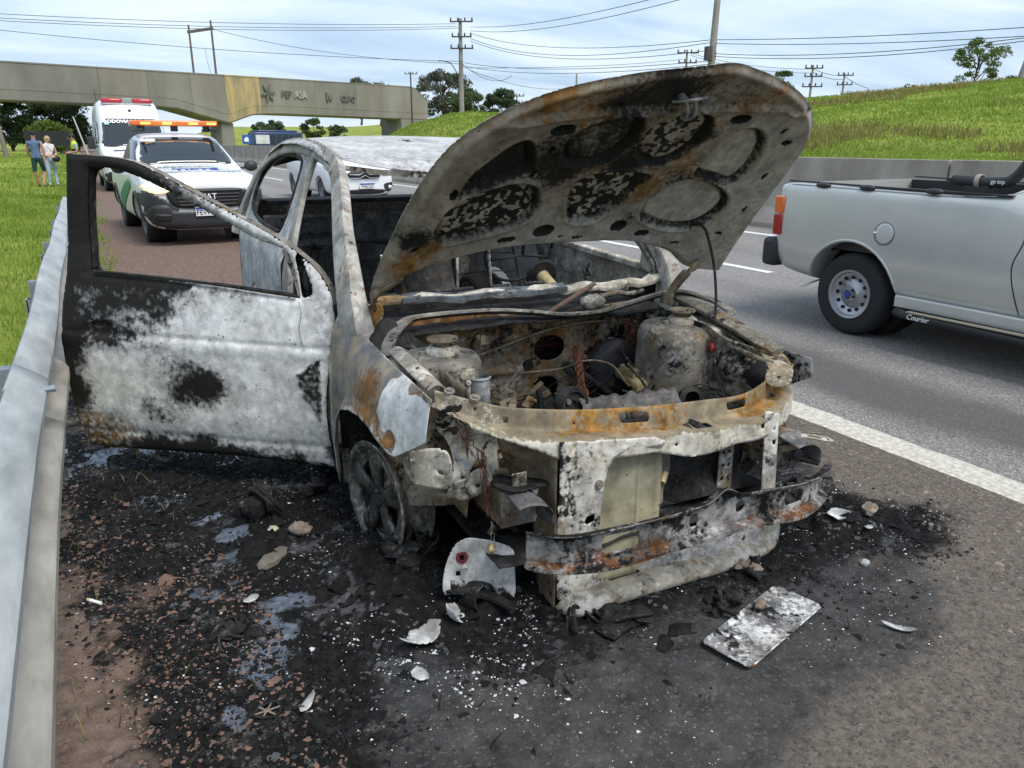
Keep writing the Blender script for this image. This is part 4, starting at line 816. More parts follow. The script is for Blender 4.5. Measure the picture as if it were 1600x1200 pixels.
for sx in (-1, 1):          # seat frames left after the fire
    fr = crv([(sx * .36 - .2, 1.35, .32), (sx * .36 - .2, 1.52, .6), (sx * .36 - .19, 1.64, .86), (sx * .36 - .12, 1.67, .93), (sx * .36 + .12, 1.67, .93), (sx * .36 + .19, 1.64, .86), (sx * .36 + .2, 1.52, .6), (sx * .36 + .2, 1.35, .32)], 4)
    mb = MB().tube(fr, .014, 6)
    for k in range(5): z = .42 + k * .1; mb.tube([(sx * .36 - .19, 1.40 + (z - .32) * .55, z), (sx * .36, 1.42 + (z - .32) * .55, z + .01), (sx * .36 + .19, 1.40 + (z - .32) * .55, z)], .004, 5)
    mb.tube([(sx * .36 - .2, 1.36, .34), (sx * .36 - .2, .9, .36)], .013, 6); mb.tube([(sx * .36 + .2, 1.36, .34), (sx * .36 + .2, .9, .36)], .013, 6); mb.box((sx * .36, 1.12, .32), (.40, .42, .015))
    mb.build('seat_frame', B_soft, BC, 60)
# driver side door, closed, seen from inside
sheet('driver_door', [(.52, .17), (1.52, .18), (1.55, .9), (.47, .86)], lambda y, z, w: np.stack([.80 + w + 0 * y + .012 * np.sin(z * 14), y, z], 1), B_wht, BC, .02, [ell(.8, .55, .11, .09), ell(1.2, .5, .14, .1)], thick=.01)
MB().box((.77, 1.02, .885), (.05, 1.10, .035), rot=(R(2), 0, 0)).build('door_top_rail', B_wht, BC, bevel=.008)
sheet('a_pillar_gusset', [(.36, .83), (.60, .87), (.56, 1.0), (.44, 1.0)], lambda y, z, w: np.stack([.735 - .1 * (z - .83) + w, y, z], 1), B_wht, BC, .01, [ell(.49, .91, .022, .026)], thick=.004)
# ---------------------------------------------------------------- engine bay and front structure
XB = crv([(-.70, -.40, .735), (-.62, -.47, .715), (-.50, -.52, .685), (-.30, -.545, .655), (-.04, -.55, .628), (.20, -.545, .612), (.40, -.525, .60), (.56, -.48, .625), (.66, -.40, .655), (.70, -.28, .69)], 8)
XL = np.concatenate([[0], np.cumsum(np.linalg.norm(np.diff(XB, axis=0), axis=1))]); XT = XL[-1]
def along(P, Lc, u): return np.stack([np.interp(u, Lc, P[:, k]) for k in range(3)], 1)
def xm_pt(u, v, w):
    p = along(XB, XL, u); q = along(XB, XL, np.clip(u + .01, 0, XT)); r_ = along(XB, XL, np.clip(u - .01, 0, XT)); t = (q - r_)[:, :2]; t /= np.linalg.norm(t, axis=1)[:, None]
    nrm = np.stack([t[:, 1], -t[:, 0]], 1)                            # outward (towards the road ahead)
    end = ss(0, .25, u) * ss(XT, XT - .3, u)
    f = np.interp(v, [0, .012, .024, .080, .130, .138, .21], [-.014, 0, .004, .016, .078, .084, .090]); h = np.interp(v, [0, .012, .024, .080, .130, .138, .21], [-.006, .006, .004, -.058, -.066, -.072, -.150])
    f = f * (.45 + .55 * end); h = np.where(v > .13, -.066 + (h + .066) * (.35 + .65 * end), h * (.6 + .4 * end))
    f = f + w
    return np.stack([p[:, 0] + nrm[:, 0] * f, p[:, 1] + nrm[:, 1] * f, p[:, 2] + h], 1)
def uof(x): return float(np.interp(x, XB[:, 0], XL))
def xm_h(u, v):
    w = .010 * np.exp(-((u - uof(.02)) / .05) ** 2) * ss(.02, .05, v) * ss(.12, .09, v) + .008 * np.exp(-((u - uof(.22)) / .07) ** 2) * ss(.03, .06, v)
    return w + .006 * (fbm(u * 9, v * 14, 3, 4) - .5) + .005 * np.sin(u * 23) * ss(.12, .16, v)
def xm_c(u, v):
    n = fbm(u * 8, v * 16, 13, 4) - .5; L_ = u / XT
    ash = .15 + .55 * ss(.125, .15, v) + .35 * ss(.86, .96, L_) + .3 * ss(.22, .1, L_); rust = .55 * ss(.15, .30, L_) * ss(.135, .10, v) + .1 * n
    rust = rust * (1 - .6 * np.exp(-((L_ - .62) / .08) ** 2)) ; soot = .12 + .35 * np.exp(-(v / .018) ** 2) * ss(.35, .55, L_) * ss(.85, .6, L_) + .25 * ss(.2, .1, L_) * n
    return np.stack([soot, np.clip(rust, 0, 1), ash], 1)
B_xm = burnt('crossmember_steel', (.31, .25, .16), base2=(.20, .17, .125), rust=.02, ashc=(.62, .585, .50), rustc=(.38, .20, .05), coarse=.8, fine=.8, sc=1.3, gain=1.3, soft=1.6)
def slot(cu, cv, a, b, n=5): return [(cu - a, cv - b * .5), (cu - a + b * .4, cv - b), (cu + a - b * .4, cv - b), (cu + a, cv - b * .5), (cu + a, cv + b * .5), (cu + a - b * .4, cv + b), (cu - a + b * .4, cv + b), (cu - a, cv + b * .5)]
xo = [(0.0, 0), (XT, 0), (XT, .12), (XT - .08, .17), (XT - .2, .20), (uof(.30), .195), (uof(.1), .215), (uof(-.05), .185), (uof(-.2), .19), (uof(-.33), .205), (uof(-.45), .16), (uof(-.55), .135), (0, .12)]
xm = sheet('upper_crossmember', xo, lambda u, v, w: xm_pt(u, v, w), B_xm, BC, .0075, [slot(uof(-.08), .052, .055, .014), slot(uof(.36), .050, .048, .012), slot(uof(.16), .108, .035, .013), slot(uof(.45), .155, .05, .008), ell(uof(-.60), .05, .006), ell(uof(-.52), .06, .008), ell(uof(-.30), .06, .005), ell(uof(.04), .17, .006), ell(uof(.56), .08, .008), ell(uof(.63), .05, .007)], xm_c, xm_h, .0022, 55, flip=True)
tag(xm, 'ochre scorched upper radiator crossmember')
bolts(BC, [(-.66, -.425, .735), (-.60, -.48, .722)], (0, -.3, 1), .010)
mb = MB().box((.12, -.60, .548), (.03, .05, .012), rot=(.3, .2, .5)); mb.box((.17, -.61, .540), (.05, .02, .02), rot=(.2, .4, -.3)); mb.box((.14, -.595, .56), (.018, .045, .02), rot=(0, .5, .2)); mb.build('hood_latch', B_black, BC, bevel=.003)
# radiator support: legs, lower bar, yellowed plate
def leg_c(x, z):
    n = fbm(x * 12, z * 12, 8, 4) - .5; return np.stack([.10 + .15 * n + .25 * ss(-.37, -.40, x), .10 + .3 * ss(.5, .55, z) + .1 * ss(.1, .04, z), .32 + .5 * n + 0 * x], 1)
lo = [(-.395, .60), (-.05, .56), (.0, .535), (-.03, .525), (-.15, .535), (-.20, .52), (-.225, .48), (-.235, .40), (-.235, .12), (-.23, .085), (-.18, .065), (.02, .05), (.02, .0), (-.20, .012), (-.32, .005), (-.36, .02), (-.385, .06)]
sheet('radiator_support_leg', lo, lambda x, z, w: np.stack([x, -.628 + .012 * np.sin(z * 9) + .25 * np.clip(-.36 - x, 0, 1) - w, z], 1), B_wht, BC, .008, [slot(-.275, .315, .020, .015), ell(-.335, .34, .006), ell(-.335, .30, .005), ell(-.33, .25, .005), slot(-.30, .16, .015, .012), ell(-.35, .10, .005), ell(-.35, .065, .005)], leg_c, lambda x, z: .006 * np.sin(x * 60) * ss(-.24, -.28, x) + .004 * (fbm(x * 20, z * 20, 2, 3) - .5), .003, 60)
sheet('leg_return', [(-.62, .60), (-.44, .58), (-.47, .30), (-.50, .02), (-.62, .02)], lambda y, z, w: np.stack([-.392 + w + .0 * y - .12 * ss(-.56, -.44, y) * ss(.2, .6, z), y, z], 1), B_tan, BC, .012, [ell(-.52, .35, .012), ell(-.53, .2, .01)], thick=.003)
bolts(BC, [(-.255, -.637, .435), (-.30, -.632, .04), (-.03, -.640, .055)], (0, -1, 0), .010)
def yel_h(x, z): return .005 * ss(.004, .0, np.abs(x + .075)) + .005 * ss(.004, 0, np.abs(z - .425)) + .006 * ss(.03, .018, np.minimum(np.minimum(x + .237, .018 - x), np.minimum(z - .05, .545 - z)))
sheet('condenser_plate', [(-.237, .05), (.018, .05), (.018, .545), (-.237, .545)], lambda x, z, w: np.stack([x, -.588 - w, z], 1), B_yel, BC, .006, height=yel_h, thick=.012)
def lowbar_c(x, t):
    n = fbm(x * 9, t * 3, 5, 4) - .5; return np.stack([.12 + .35 * n, .08 + 0 * x, .30 + .6 * n], 1)
# lower bar as a tube of flattened section that turns up into the driver side leg
lb = crv([(-.36, -.62, .055), (-.33, -.645, .035), (-.15, -.66, .052), (.05, -.662, .055), (.22, -.655, .048), (.36, -.645, .05), (.455, -.63, .055), (.495, -.62, .095), (.497, -.615, .17), (.49, -.61, .24)], 6)
MB().sweep([(.042 * math.cos(a) * (1.15 if math.cos(a) > 0 else .9), .033 * math.sin(a)) for a in np.linspace(0, 2 * math.pi, 16, endpoint=False)], lb, scale=[float(np.interp(k / (len(lb) - 1), [0, .1, .6, .72, 1], [.9, 1.1, 1, 1.0, .45])) for k in range(len(lb))]).build('lower_support_bar', B_wht, BC, 180)
sheet('radiator_support_leg', [(.455, .12), (.525, .12), (.515, .36), (.50, .545), (.44, .56), (.45, .36)], lambda x, z, w: np.stack([x, -.62 + .03 * (z - .1) - w, z], 1), B_wht, BC, .007, [ell(.485, .44, .009), ell(.48, .49, .005), ell(.485, .20, .006)], lambda x, z: np.stack([.1 + 0 * x, .1 + 0 * x, .4 + 0 * x], 1), lambda x, z: .006 * np.cos((x - .485) * 90), .003)
bolts(BC, [(.485, -.618, .37)], (0, -1, 0), .009)
# heap of ash and melted aluminium lying on the lower bar
def heap(name, c, r, h, m, seed, n=40, parent=BC):
    mb = MB(); rows = []
    for a in np.linspace(-1, 1, n):
        row = []
        for b in np.linspace(-1, 1, n):
            d = math.hypot(a, b); k = max(0, 1 - d * d); x = c[0] + a * r[0]; y = c[1] + b * r[1]
            q = float(fbm(np.array([x * 28. + seed]), np.array([y * 28.]), seed, 4)[0]); row.append((x, y, c[2] + h * k * (.25 + 1.3 * q) - .02 * (1 - k)))
        rows.append(row)
    return mb.grid(rows).build(name, m, parent, 60)
M_ash = burnt('light_ash', (.36, .35, .34), base2=(.18, .175, .17), soot=.2, ash=.3, rust=.0, ashc=(.62, .61, .60), sc=2)
heap('ash_heap', (.20, -.60, .085), (.26, .06), .07, M_ash, 3); heap('ash_heap', (.40, -.59, .10), (.09, .06), .10, M_ash, 5, 26)
# bumper beam: channel with flanges and square holes
BB = crv([(-.52, -.665, .300), (-.42, -.74, .302), (-.25, -.775, .314), (0, -.80, .325), (.22, -.80, .328), (.42, -.775, .312), (.58, -.72, .290), (.71, -.645, .276)], 8)
BL = np.concatenate([[0], np.cumsum(np.linalg.norm(np.diff(BB, axis=0), axis=1))]); BT = BL[-1]
def bu(x): return float(np.interp(x, BB[:, 0], BL))
def bb_pt(u, v, w):
    p = along(BB, BL, u); q = along(BB, BL, np.clip(u + .01, 0, BT)); r_ = along(BB, BL, np.clip(u - .01, 0, BT)); t = (q - r_)[:, :2]; t /= np.linalg.norm(t, axis=1)[:, None]; nrm = np.stack([t[:, 1], -t[:, 0]], 1)
    f = np.interp(v, [-.125, -.105, -.062, -.050, .050, .062, .085], [.012, .034, .034, 0, 0, .030, .036]); h = np.interp(v, [-.125, -.105, -.062, -.050, .050, .062, .085], [-.080, -.066, -.056, -.05, .05, .055, .066])
    kink = .035 * np.exp(-((u - bu(.10)) / .045) ** 2) * ss(0, .05, v)
    bent = .02 * np.sin(u * 7) * np.exp(-((u - bu(.10)) / .25) ** 2)
    f = f + w + bent; return np.stack([p[:, 0] + nrm[:, 0] * f, p[:, 1] + nrm[:, 1] * f, p[:, 2] + h + kink + .006 * np.sin(u * 17) * ss(.06, .12, np.abs(v))], 1)
def bb_c(u, v):
    n = fbm(u * 10, v * 20, 6, 4) - .5; x = np.interp(u, BL, BB[:, 0])
    rust = .12 + .45 * np.exp(-((x + .38) / .10) ** 2) * ss(.02, -.03, v) + .55 * np.exp(-((x - .42) / .12) ** 2) * ss(-.03, -.07, v) + .2 * ss(-.05, -.1, v) + .2 * n
    return np.stack([.18 + .35 * np.exp(-((v - .05) / .02) ** 2) + .3 * n, rust, .18 + .25 * ss(-.05, -.11, v) + .2 * (np.abs(v) < .045)], 1)
bo = [(0, .05), (.05, .062), (bu(-.2), .085), (bu(.05), .085), (bu(.3), .085), (bu(.55), .085), (BT, .07), (BT, -.05), (bu(.55), -.10), (bu(.4), -.125), (bu(.1), -.12), (bu(-.15), -.125), (bu(-.40), -.12), (.06, -.115), (.0, -.06)]
def rr(cu, cv, a, b): return slot(cu, cv, a, b)
bm_ = sheet('bumper_beam', bo, lambda u, v, w: bb_pt(u, v, w), B_beam, BC, .007, [rr(bu(-.26), -.004, .06, .030), rr(bu(.0), .002, .018, .022), rr(bu(.19), .004, .018, .020), rr(bu(.44), .0, .06, .024), ell(bu(.67), .03, .007)], bb_c, lambda u, v: .004 * (fbm(u * 14, v * 20, 4, 3) - .5), .003, 50, flip=True)
tag(bm_, 'bare bent bumper beam with square holes')
# crash brackets and frame rails
for sx in (-1, 1):
    x0 = -.50 if sx < 0 else .58
    mb = MB().sweep([(-.055, -.06), (.055, -.06), (.055, .06), (-.055, .06)], [(x0 * 1.06, -.0, .40), (x0 * 1.02, -.30, .39), (x0, -.56, .375)]); mb.build('frame_rail', B_tan, BC, bevel=.006)
    MB().box((x0, -.575, .385), (.12, .012, .12)).build('crash_flange', B_grey, BC, bevel=.003)
    pts = crv([(-.055, .05), (-.02, .058), (.03, .045), (.058, .01), (.06, -.05)], 4)
    mb = MB().grid([[(x0 + sx * 0 + a, -.58 - k * .11, .40 + b * (1 - .25 * k)) for a, b in pts] for k in np.linspace(0, 1, 8)]); mb.build('crash_bracket', B_beam, BC, 60, solid=.004)
    bolts(BC, [(x0 - .045, -.583, .43), (x0 + .045, -.583, .435)], (0, -1, .2), .010)
MB().box((-.50, -.578, .475), (.05, .006, .05)).build('crash_tab', B_grey, BC, bevel=.004)
# headlamp panel, passenger side: torn whitish sheet with bays
hp = crv([(-.70, .70), (-.60, .695), (-.53, .65), (-.47, .60), (-.435, .545), (-.44, .50), (-.475, .515), (-.49, .47), (-.505, .425), (-.53, .43), (-.545, .48), (-.575, .49), (-.61, .46), (-.60, .41), (-.65, .385), (-.685, .40), (-.675, .46), (-.655, .52), (-.665, .57), (-.70, .62)], 4, True)
sheet('headlamp_panel', hp, lambda x, z, w: np.stack([x, -.43 + .10 * (x + .6) + .03 * np.sin(z * 25 + x * 10) - w, z], 1), B_wht, BC, .006, [ell(-.555, .60, .025, .02), ell(-.64, .60, .012, .018), ell(-.49, .555, .008)], lambda x, z: np.stack([.12 + .5 * ss(.60, .66, z + .3 * (x + .55)), .12 + .3 * ss(.45, .40, z), .35 + 0 * x], 1), lambda x, z: .012 * (fbm(x * 16, z * 16, 9, 4) - .5), .0025, 60)
sheet('headlamp_tray', crv([(-.52, .0), (-.40, .02), (-.32, .10), (-.34, .20), (-.46, .18), (-.54, .10)], 3, True), lambda x, y, w: np.stack([x - .03, y - .62, .455 - .12 * y - .1 * (x + .4) + w], 1), B_black, BC, .012, height=lambda x, y: .02 * (fbm(x * 14, y * 14, 3, 4) - .5), thick=.006)
mb = MB(); mb.ball((-.33, -.45, .56), (.075, .06, .05), jit=.10, seed=3); mb.ball((-.42, -.40, .53), (.05, .05, .06), jit=.2, seed=4); mb.build('melted_lump', B_soft, BC, 180)
# hanging copper wires
rw = random.Random(12)
def wires(name, start, end, n, sag, m, r=.0016, spread=.015, parent=BC, seg=9):
    mb = MB()
    for k in range(n):
        a = Vector(start) + Vector([rw.uniform(-spread, spread) for _ in range(3)]); b = Vector(end) + Vector([rw.uniform(-spread, spread) * 1.6 for _ in range(3)])
        P = []
        for i in range(seg + 1):
            t = i / seg; q = a.lerp(b, t); j = math.sin(math.pi * t); P.append(q + Vector((rw.uniform(-1, 1) * spread * .8 * j, rw.uniform(-1, 1) * spread * .8 * j, -sag * j + rw.uniform(-1, 1) * spread * .6 * j)))
        mb.tube(crv(P, 2), r, 5)
    return mb.build(name, m, parent, 180)
wires('copper_wires', (-.665, -.47, .69), (-.60, -.53, .55), 3, .01, M_cop); wires('copper_wires', (-.60, -.52, .57), (-.585, -.56, .36), 9, .0, M_cop, .0013, .013)
wires('copper_wires', (-.585, -.56, .36), (-.59, -.57, .26), 2, 0, M_bolt, .001, .01); MB().ball((-.592, -.57, .26), (.012, .01, .016), jit=.4, nu=8, nv=6).build('melted_connector', M_brass, BC, 60)
# strut towers and inner aprons
B_towL = burnt('tower_grey_steel', (.25, .235, .195), base2=(.14, .125, .10), soot=.22, rust=.26, ash=.24, ashc=(.46, .44, .40), rustc=(.24, .16, .07))
def tower(sx, cx, cy, zt, m):
    wx = lambda a: 1.05 if math.cos(a) * sx < 0 else 1.6
    prof = [(.006, zt + .002), (.05, zt + .004), (.085, zt), (.112, zt - .008), (.126, zt - .022), (.132, zt - .05), (.132, zt - .12), (.135, zt - .22), (.15, zt - .5)]
    mb = MB(); n = 40; V = []; F = []
    if sx > 0: prof = [(r_ * (1.22 if r_ > .06 else 1), z) for r_, z in prof]
    for r_, z in prof:
        for k in range(n):
            a = 2 * math.pi * k / n; q = float(fbm(np.array([a * 1.5 + sx]), np.array([z * 9.]), 3, 3)[0]) - .5
            V.append((cx + (r_ + .05 * q * (r_ > .08)) * math.cos(a) * wx(a) ** float(ss(.06, .12, r_)), cy + (r_ + .05 * q * (r_ > .08)) * math.sin(a) * 1.15, z + .008 * q * (r_ > .06)))
    for i in range(len(prof) - 1):
        for k in range(n): F.append((i * n + k, i * n + (k + 1) % n, (i + 1) * n + (k + 1) % n, (i + 1) * n + k))
    mb._a(V, F); t = mb.build('strut_tower', m, BC, 180)
    MB().lathe([(.062, .0), (.062, .018), (.048, .030), (.036, .032), (.030, .026), (.02, .02)], (cx, cy, zt - .002), n=24).build('strut_mount', B_wht, t, 50)
    MB().lathe([(.0, .052), (.012, .052), (.016, .044), (.045, .050), (.054, .056), (.055, .051), (.046, .043), (.026, .036), (.024, .01)], (cx, cy, zt + .0), n=24).build('strut_cup', B_tan, t, 50)
    for k in range(3): a = 1 + k * 2.1; MB().cyl((cx + .075 * math.cos(a), cy + .085 * math.sin(a), zt - .01), (cx + .075 * math.cos(a), cy + .085 * math.sin(a), zt + .014), .012, n=6).build('mount_nut', M_bolt, t)
tower(-1, -.53, -.03, .742, B_grey); tower(1, .545, .02, .735, B_towL)
# passenger side apron strip with holes, white
ap = lambda u, v, w: np.stack([-.668 - .05 * u + v + 0 * w, .06 - u, .752 - .02 * u + .010 * np.cos(v * 70) + w], 1)
sheet('apron_rail', [(0, -.035), (.46, -.03), (.46, .03), (0, .035)], ap, B_wht, BC, .006, [ell(.12, .0, .007), ell(.20, .008, .006), ell(.27, -.004, .010, .008), ell(.36, .004, .009), ell(.40, .015, .005)], thick=.003)
sheet('inner_apron', [(-.42, .30), (.15, .30), (.15, .74), (-.42, .72)], lambda y, z, w: np.stack([-.60 + .04 * (z - .5) + w, y, z], 1), B_tan, BC, .02, [ell(-.15, .55, .06)], height=lambda y, z: .02 * (fbm(y * 8, z * 8, 4, 3) - .5), thick=.003)
def apl_h(y, z): return .03 * (fbm(y * 6, z * 6, 14, 3) - .5) + .03 * np.exp(-(((y + .28) / .07) ** 2 + ((z - .60) / .05) ** 2)) - .02 * np.exp(-((z - .68) / .02) ** 2)
sheet('inner_apron', [(-.47, .34), (.30, .30), (.30, .74), (.10, .76), (-.12, .752), (-.34, .70), (-.47, .66)], lambda y, z, w: np.stack([.565 - w + .12 * ss(-.2, -.47, y) - .05 * ss(.6, .74, z) * 0, y, z], 1), B_towL, BC, .012, [ell(-.20, .50, .006), ell(-.05, .62, .012, .016)], lambda y, z: np.stack([.1 + .25 * ss(.70, .76, z) + 0 * y, .2 + .25 * ss(.48, .40, z), .2 + 0 * y], 1), apl_h, .003)
mb = MB().tube(crv([(.60, -.02, .715), (.585, -.18, .70), (.60, -.33, .675), (.64, -.42, .655)], 5), .012, 8); mb.build('apron_seam', B_towL, BC, 180)
# driver side upper rail leading to the corner with the dark headlamp bay
MB().sweep([(-.04, -.012), (.04, -.012), (.045, .004), (.02, .014), (-.02, .014), (-.045, .004)], crv([(.70, .30, .80), (.685, .10, .785), (.675, -.12, .755), (.685, -.30, .71), (.70, -.38, .69)], 5)).build('apron_rail', B_towL, BC, 60, bevel=.003)
MB().ball((.625, -.40, .60), (.07, .07, .06), jit=.12, seed=8).build('headlamp_cavity', B_black, BC, 60)
MB().ball((.555, -.165, .672), (.013, .016, .020), jit=.25, nu=8, nv=6).build('red_remnant', M_redp, BC, 60)
MB().cyl((.552, -.19, .615), (.535, -.195, .615), .018, n=12).build('apron_grommet', B_grey, BC)
MB().tube(crv([(.56, -.05, .745), (.545, -.14, .71), (.53, -.22, .62), (.51, -.30, .53), (.50, -.36, .49)], 5), .0028, 6).build('brake_cable', B_black, BC, 180)
# firewall and cowl
def fw_c(x, z):
    n = fbm(x * 6, z * 6, 24, 4) - .5; return np.stack([.10 + .55 * ss(.24, .45, x) * ss(.75, .5, z) + .3 * n + .35 * ss(.30, .2, z), .22 + .25 * ss(.60, .72, z) * ss(.2, -.2, x) + .3 * n, .12 + .3 * np.exp(-(((x + .1) / .14) ** 2 + ((z - .45) / .08) ** 2))], 1)
def fw_h(x, z): return .02 * (fbm(x * 5, z * 5, 4, 3) - .5) + .018 * np.exp(-((z - .50) / .02) ** 2) * ss(.1, -.05, x) + .02 * np.exp(-((x + .35) / .02) ** 2) + .015 * np.exp(-(((x - .13) / .12) ** 2 + ((z - .42) / .1) ** 2))
sheet('radiator_shroud', [(-.40, .04), (.46, .04), (.46, .54), (-.40, .58)], lambda x, z, w: np.stack([x, -.475 + w, z], 1), B_black, BC, .02, height=lambda x, z: .03 * (fbm(x * 9, z * 9, 6, 4) - .5), thick=.004)
sheet('firewall', [(-.62, .18), (.62, .18), (.62, .76), (.3, .745), (.1, .74), (-.2, .78), (-.5, .785), (-.62, .75)], lambda x, z, w: np.stack([x, .41 - w, z], 1), B_tan, BC, .012, [ell(.135, .582, .078, .056, 20), ell(.115, .405, .062, .052, 18), ell(-.21, .68, .008), ell(-.25, .60, .006), ell(-.05, .62, .01)], fw_c, fw_h, .003)
MB().box((0, .62, .5), (1.2, .02, .62)).build('heater_case', B_black, BC)
wires('heater_wires', (.06, .50, .56), (.22, .50, .60), 9, -.02, M_cop, .004, .04)
MB().ball((-.205, .385, .652), (.028, .02, .028), jit=.4, nu=10, nv=7, seed=5).build('burnt_grommet', M_brass, BC, 60)
MB().cyl((.02, .40, .52), (.02, .38, .52), .022, n=12).build('firewall_plug', B_black, BC)
cl = crv([(-.70, .10, .715), (-.655, .20, .745), (-.58, .28, .785), (-.49, .33, .797), (-.203, .34, .793), (.0, .33, .772), (.14, .30, .752), (.30, .285, .752), (.42, .275, .772), (.56, .25, .805), (.68, .22, .822), (.76, .12, .80), (.745, -.05, .775)], 5)
MB().sweep([(-.022, -.014), (-.010, -.018), (.028, .002), (.026, .010), (.0, .006), (-.020, .006)], cl).build('plenum_lip', B_grey, BC, 50)
sheet('plenum_tray', [(-.60, .30), (.66, .28), (.70, .55), (-.62, .58)], lambda x, y, w: np.stack([x, y, .735 + .12 * (y - .3) + w], 1), B_black, BC, .025, height=lambda x, y: .03 * (fbm(x * 9, y * 9, 4, 4) - .5), thick=.003)
ub = crv([(-.60, .53, .832), (-.54, .52, .838), (-.25, .495, .835), (.099, .465, .838), (.35, .45, .835), (.60, .43, .84), (.74, .42, .86)], 6)
def ub_c():
    return None
u1 = MB().sweep([(-.022, -.018), (.022, -.022), (.026, -.006), (.018, .010), (-.02, .012), (-.028, .0)], ub[:9]).build('scuttle_beam_end', B_och, BC, 50, bevel=.003)
u2 = MB().sweep([(-.024, -.018), (.024, -.024), (.028, -.006), (.018, .010), (-.02, .012), (-.028, .0)], [(p[0], p[1], p[2] + .006 * math.sin(i * 1.3)) for i, p in enumerate(ub[8:])], scale=[1 + .15 * math.sin(i * 2.1) for i in range(len(ub[8:]))]).build('scuttle_beam', B_wht, BC, 50, bevel=.003)
MB().sweep([(-.03, -.016), (.03, -.02), (.03, .0), (-.02, .012)], [(p[0], p[1] - .004, p[2] + .003 + .004 * math.sin(i)) for i, p in enumerate(ub[7:22])]).build('blistered_sealant', burnt('blue_grey_sealant', (.13, .15, .17), base2=(.05, .05, .055), soot=.2, ash=.1, ashc=(.36, .38, .40)), BC, 50)
MB().box((.22, .38, .80), (.30, .022, .012), rot=(0, R(-20), R(12))).build('wiper_link', mat('rusty_brown_steel', (.12, .07, .05), .7, .2, noise=.4, nscale=50, bump=.3), BC, bevel=.002)
mb = MB(); mb.ball((.30, .33, .785), (.06, .04, .035), jit=.12, seed=2); mb.tube(crv([(.36, .36, .80), (.44, .34, .815), (.50, .36, .80), (.58, .35, .81)], 4), .012); mb.build('wiper_motor', B_grey, BC, 60)
heap('ash_heap', (-.62, .32, .735), (.11, .13), .06, B_soft, 8, 26); heap('ash_heap', (-.66, .02, .70), (.05, .16), .06, B_soft, 9, 24)
# cowl corner, passenger side: orange bent strip reaching up to the hood edge
sheet('cowl_corner', crv([(0, -.045), (.10, -.04), (.20, -.03), (.26, .0), (.22, .03), (.10, .045), (0, .05)], 3, True), lambda u, v, w: np.stack([-.70 + .14 * u + v * .8 + .02 * np.sin(u * 12), .36 - .10 * u + .25 * v, .74 + .62 * u - u * u * .5 + .02 * v + w], 1), B_och, BC, .008, colour=lambda u, v: np.stack([.0 * u, .5 + 0 * u, .0 * u], 1), thick=.003)
# brake booster with master cylinder
bo_ = MB().lathe([(.0, .0), (.03, .002), (.06, .010), (.10, .014), (.125, .03), (.132, .05), (.132, .075), (.12, .10), (.09, .13)], (.365, .18, .505), axis=(.10, 1, -.05), n=36).build('brake_booster', burnt('booster_black_steel', (.045, .046, .05), base2=(.018, .018, .02), soot=.1, ash=.08, rust=.02, ashc=(.15, .15, .155), rough=.5), BC, 50)
mb = MB().cyl((.365, .185, .50), (.355, .02, .485), .028, .026, 14); mb.cyl((.355, .03, .485), (.35, -.01, .482), .036, .03, 12); mb.box((.36, .10, .53), (.05, .09, .03), rot=(.1, 0, .1)); mb.cyl((.385, .02, .47), (.43, .0, .455), .016, n=10); mb.build('master_cylinder', M_brass, bo_, 50)
for k, pts in enumerate([[(.33, .06, .48), (.29, .02, .50), (.27, .10, .56), (.22, .16, .575), (.16, .2, .565), (.1, .25, .53), (-.08, .3, .52)], [(.345, .02, .46), (.30, -.02, .47), (.32, -.05, .45), (.40, -.06, .44)], [(-.285, .37, .585), (-.12, .375, .62), (.05, .38, .66), (.235, .38, .685), (.40, .36, .69)], [(-.08, .30, .52), (-.15, .25, .49), (-.2, .2, .45), (-.2, .15, .36)]]):
    MB().tube(crv(pts, 5), .0045 if k != 2 else .006, 7).build('brake_pipe', M_brass if k == 1 else B_tan, BC, 180)
MB().tube(crv([(.345, .17, .63), (.35, .14, .59), (.37, .10, .55), (.38, .06, .52)], 4), .005, 6).build('vacuum_hose', B_black, BC, 180)
# wiring looms
wires('wiring_loom', (.16, .22, .63), (.03, -.08, .45), 16, .02, M_cop2, .003, .018); wires('wiring_loom', (.44, .26, .70), (.50, .22, .50), 16, .01, M_cop, .003, .022); wires('wiring_loom', (.38, .25, .60), (.52, .20, .64), 10, .02, M_cop, .003, .014); wires('wiring_loom', (.47, .15, .50), (.50, .05, .44), 14, .02, M_cop, .0025, .03)
wires('wiring_loom', (.46, -.12, .50), (.58, -.28, .48), 5, -.02, B_black, .0022, .015); wires('wiring_loom', (-.47, -.05, .72), (-.50, -.14, .62), 5, -.01, M_cop, .003, .012)
wires('wiring_loom', (.2, -.42, .45), (.40, -.45, .15), 10, .04, M_cop, .002, .05)
# engine: corrugated head, pulley, block, can, hoses
def cor(x, a):
    return None
mb = MB(); rows = []
for x in np.linspace(-.05, .38, 90):
    row = []; rr_ = .052 + .010 * abs(math.sin((x + .05) * 34)) + .006 * (float(fbm(np.array([x * 30.]), np.array([2.]), 3, 3)[0]) - .5)
    for a in np.linspace(R(-60), R(240), 22): row.append((x + .012 * math.sin(a * 2), -.17 + rr_ * 1.25 * math.cos(a), .475 + rr_ * math.sin(a) - .04 * (x - .1) + .006 * math.sin(x * 90 + a * 3)))
    rows.append(row)
mb.grid(rows).build('cylinder_head', burnt('engine_grey', (.16, .15, .145), base2=(.07, .068, .066), soot=.20, ash=.14, rust=.05, ashc=(.34, .33, .32), sc=1.6), BC, 60)
MB().box((.10, -.12, .28), (.56, .30, .30), rot=(0, 0, 0)).build('engine_block', B_black, BC, bevel=.03)
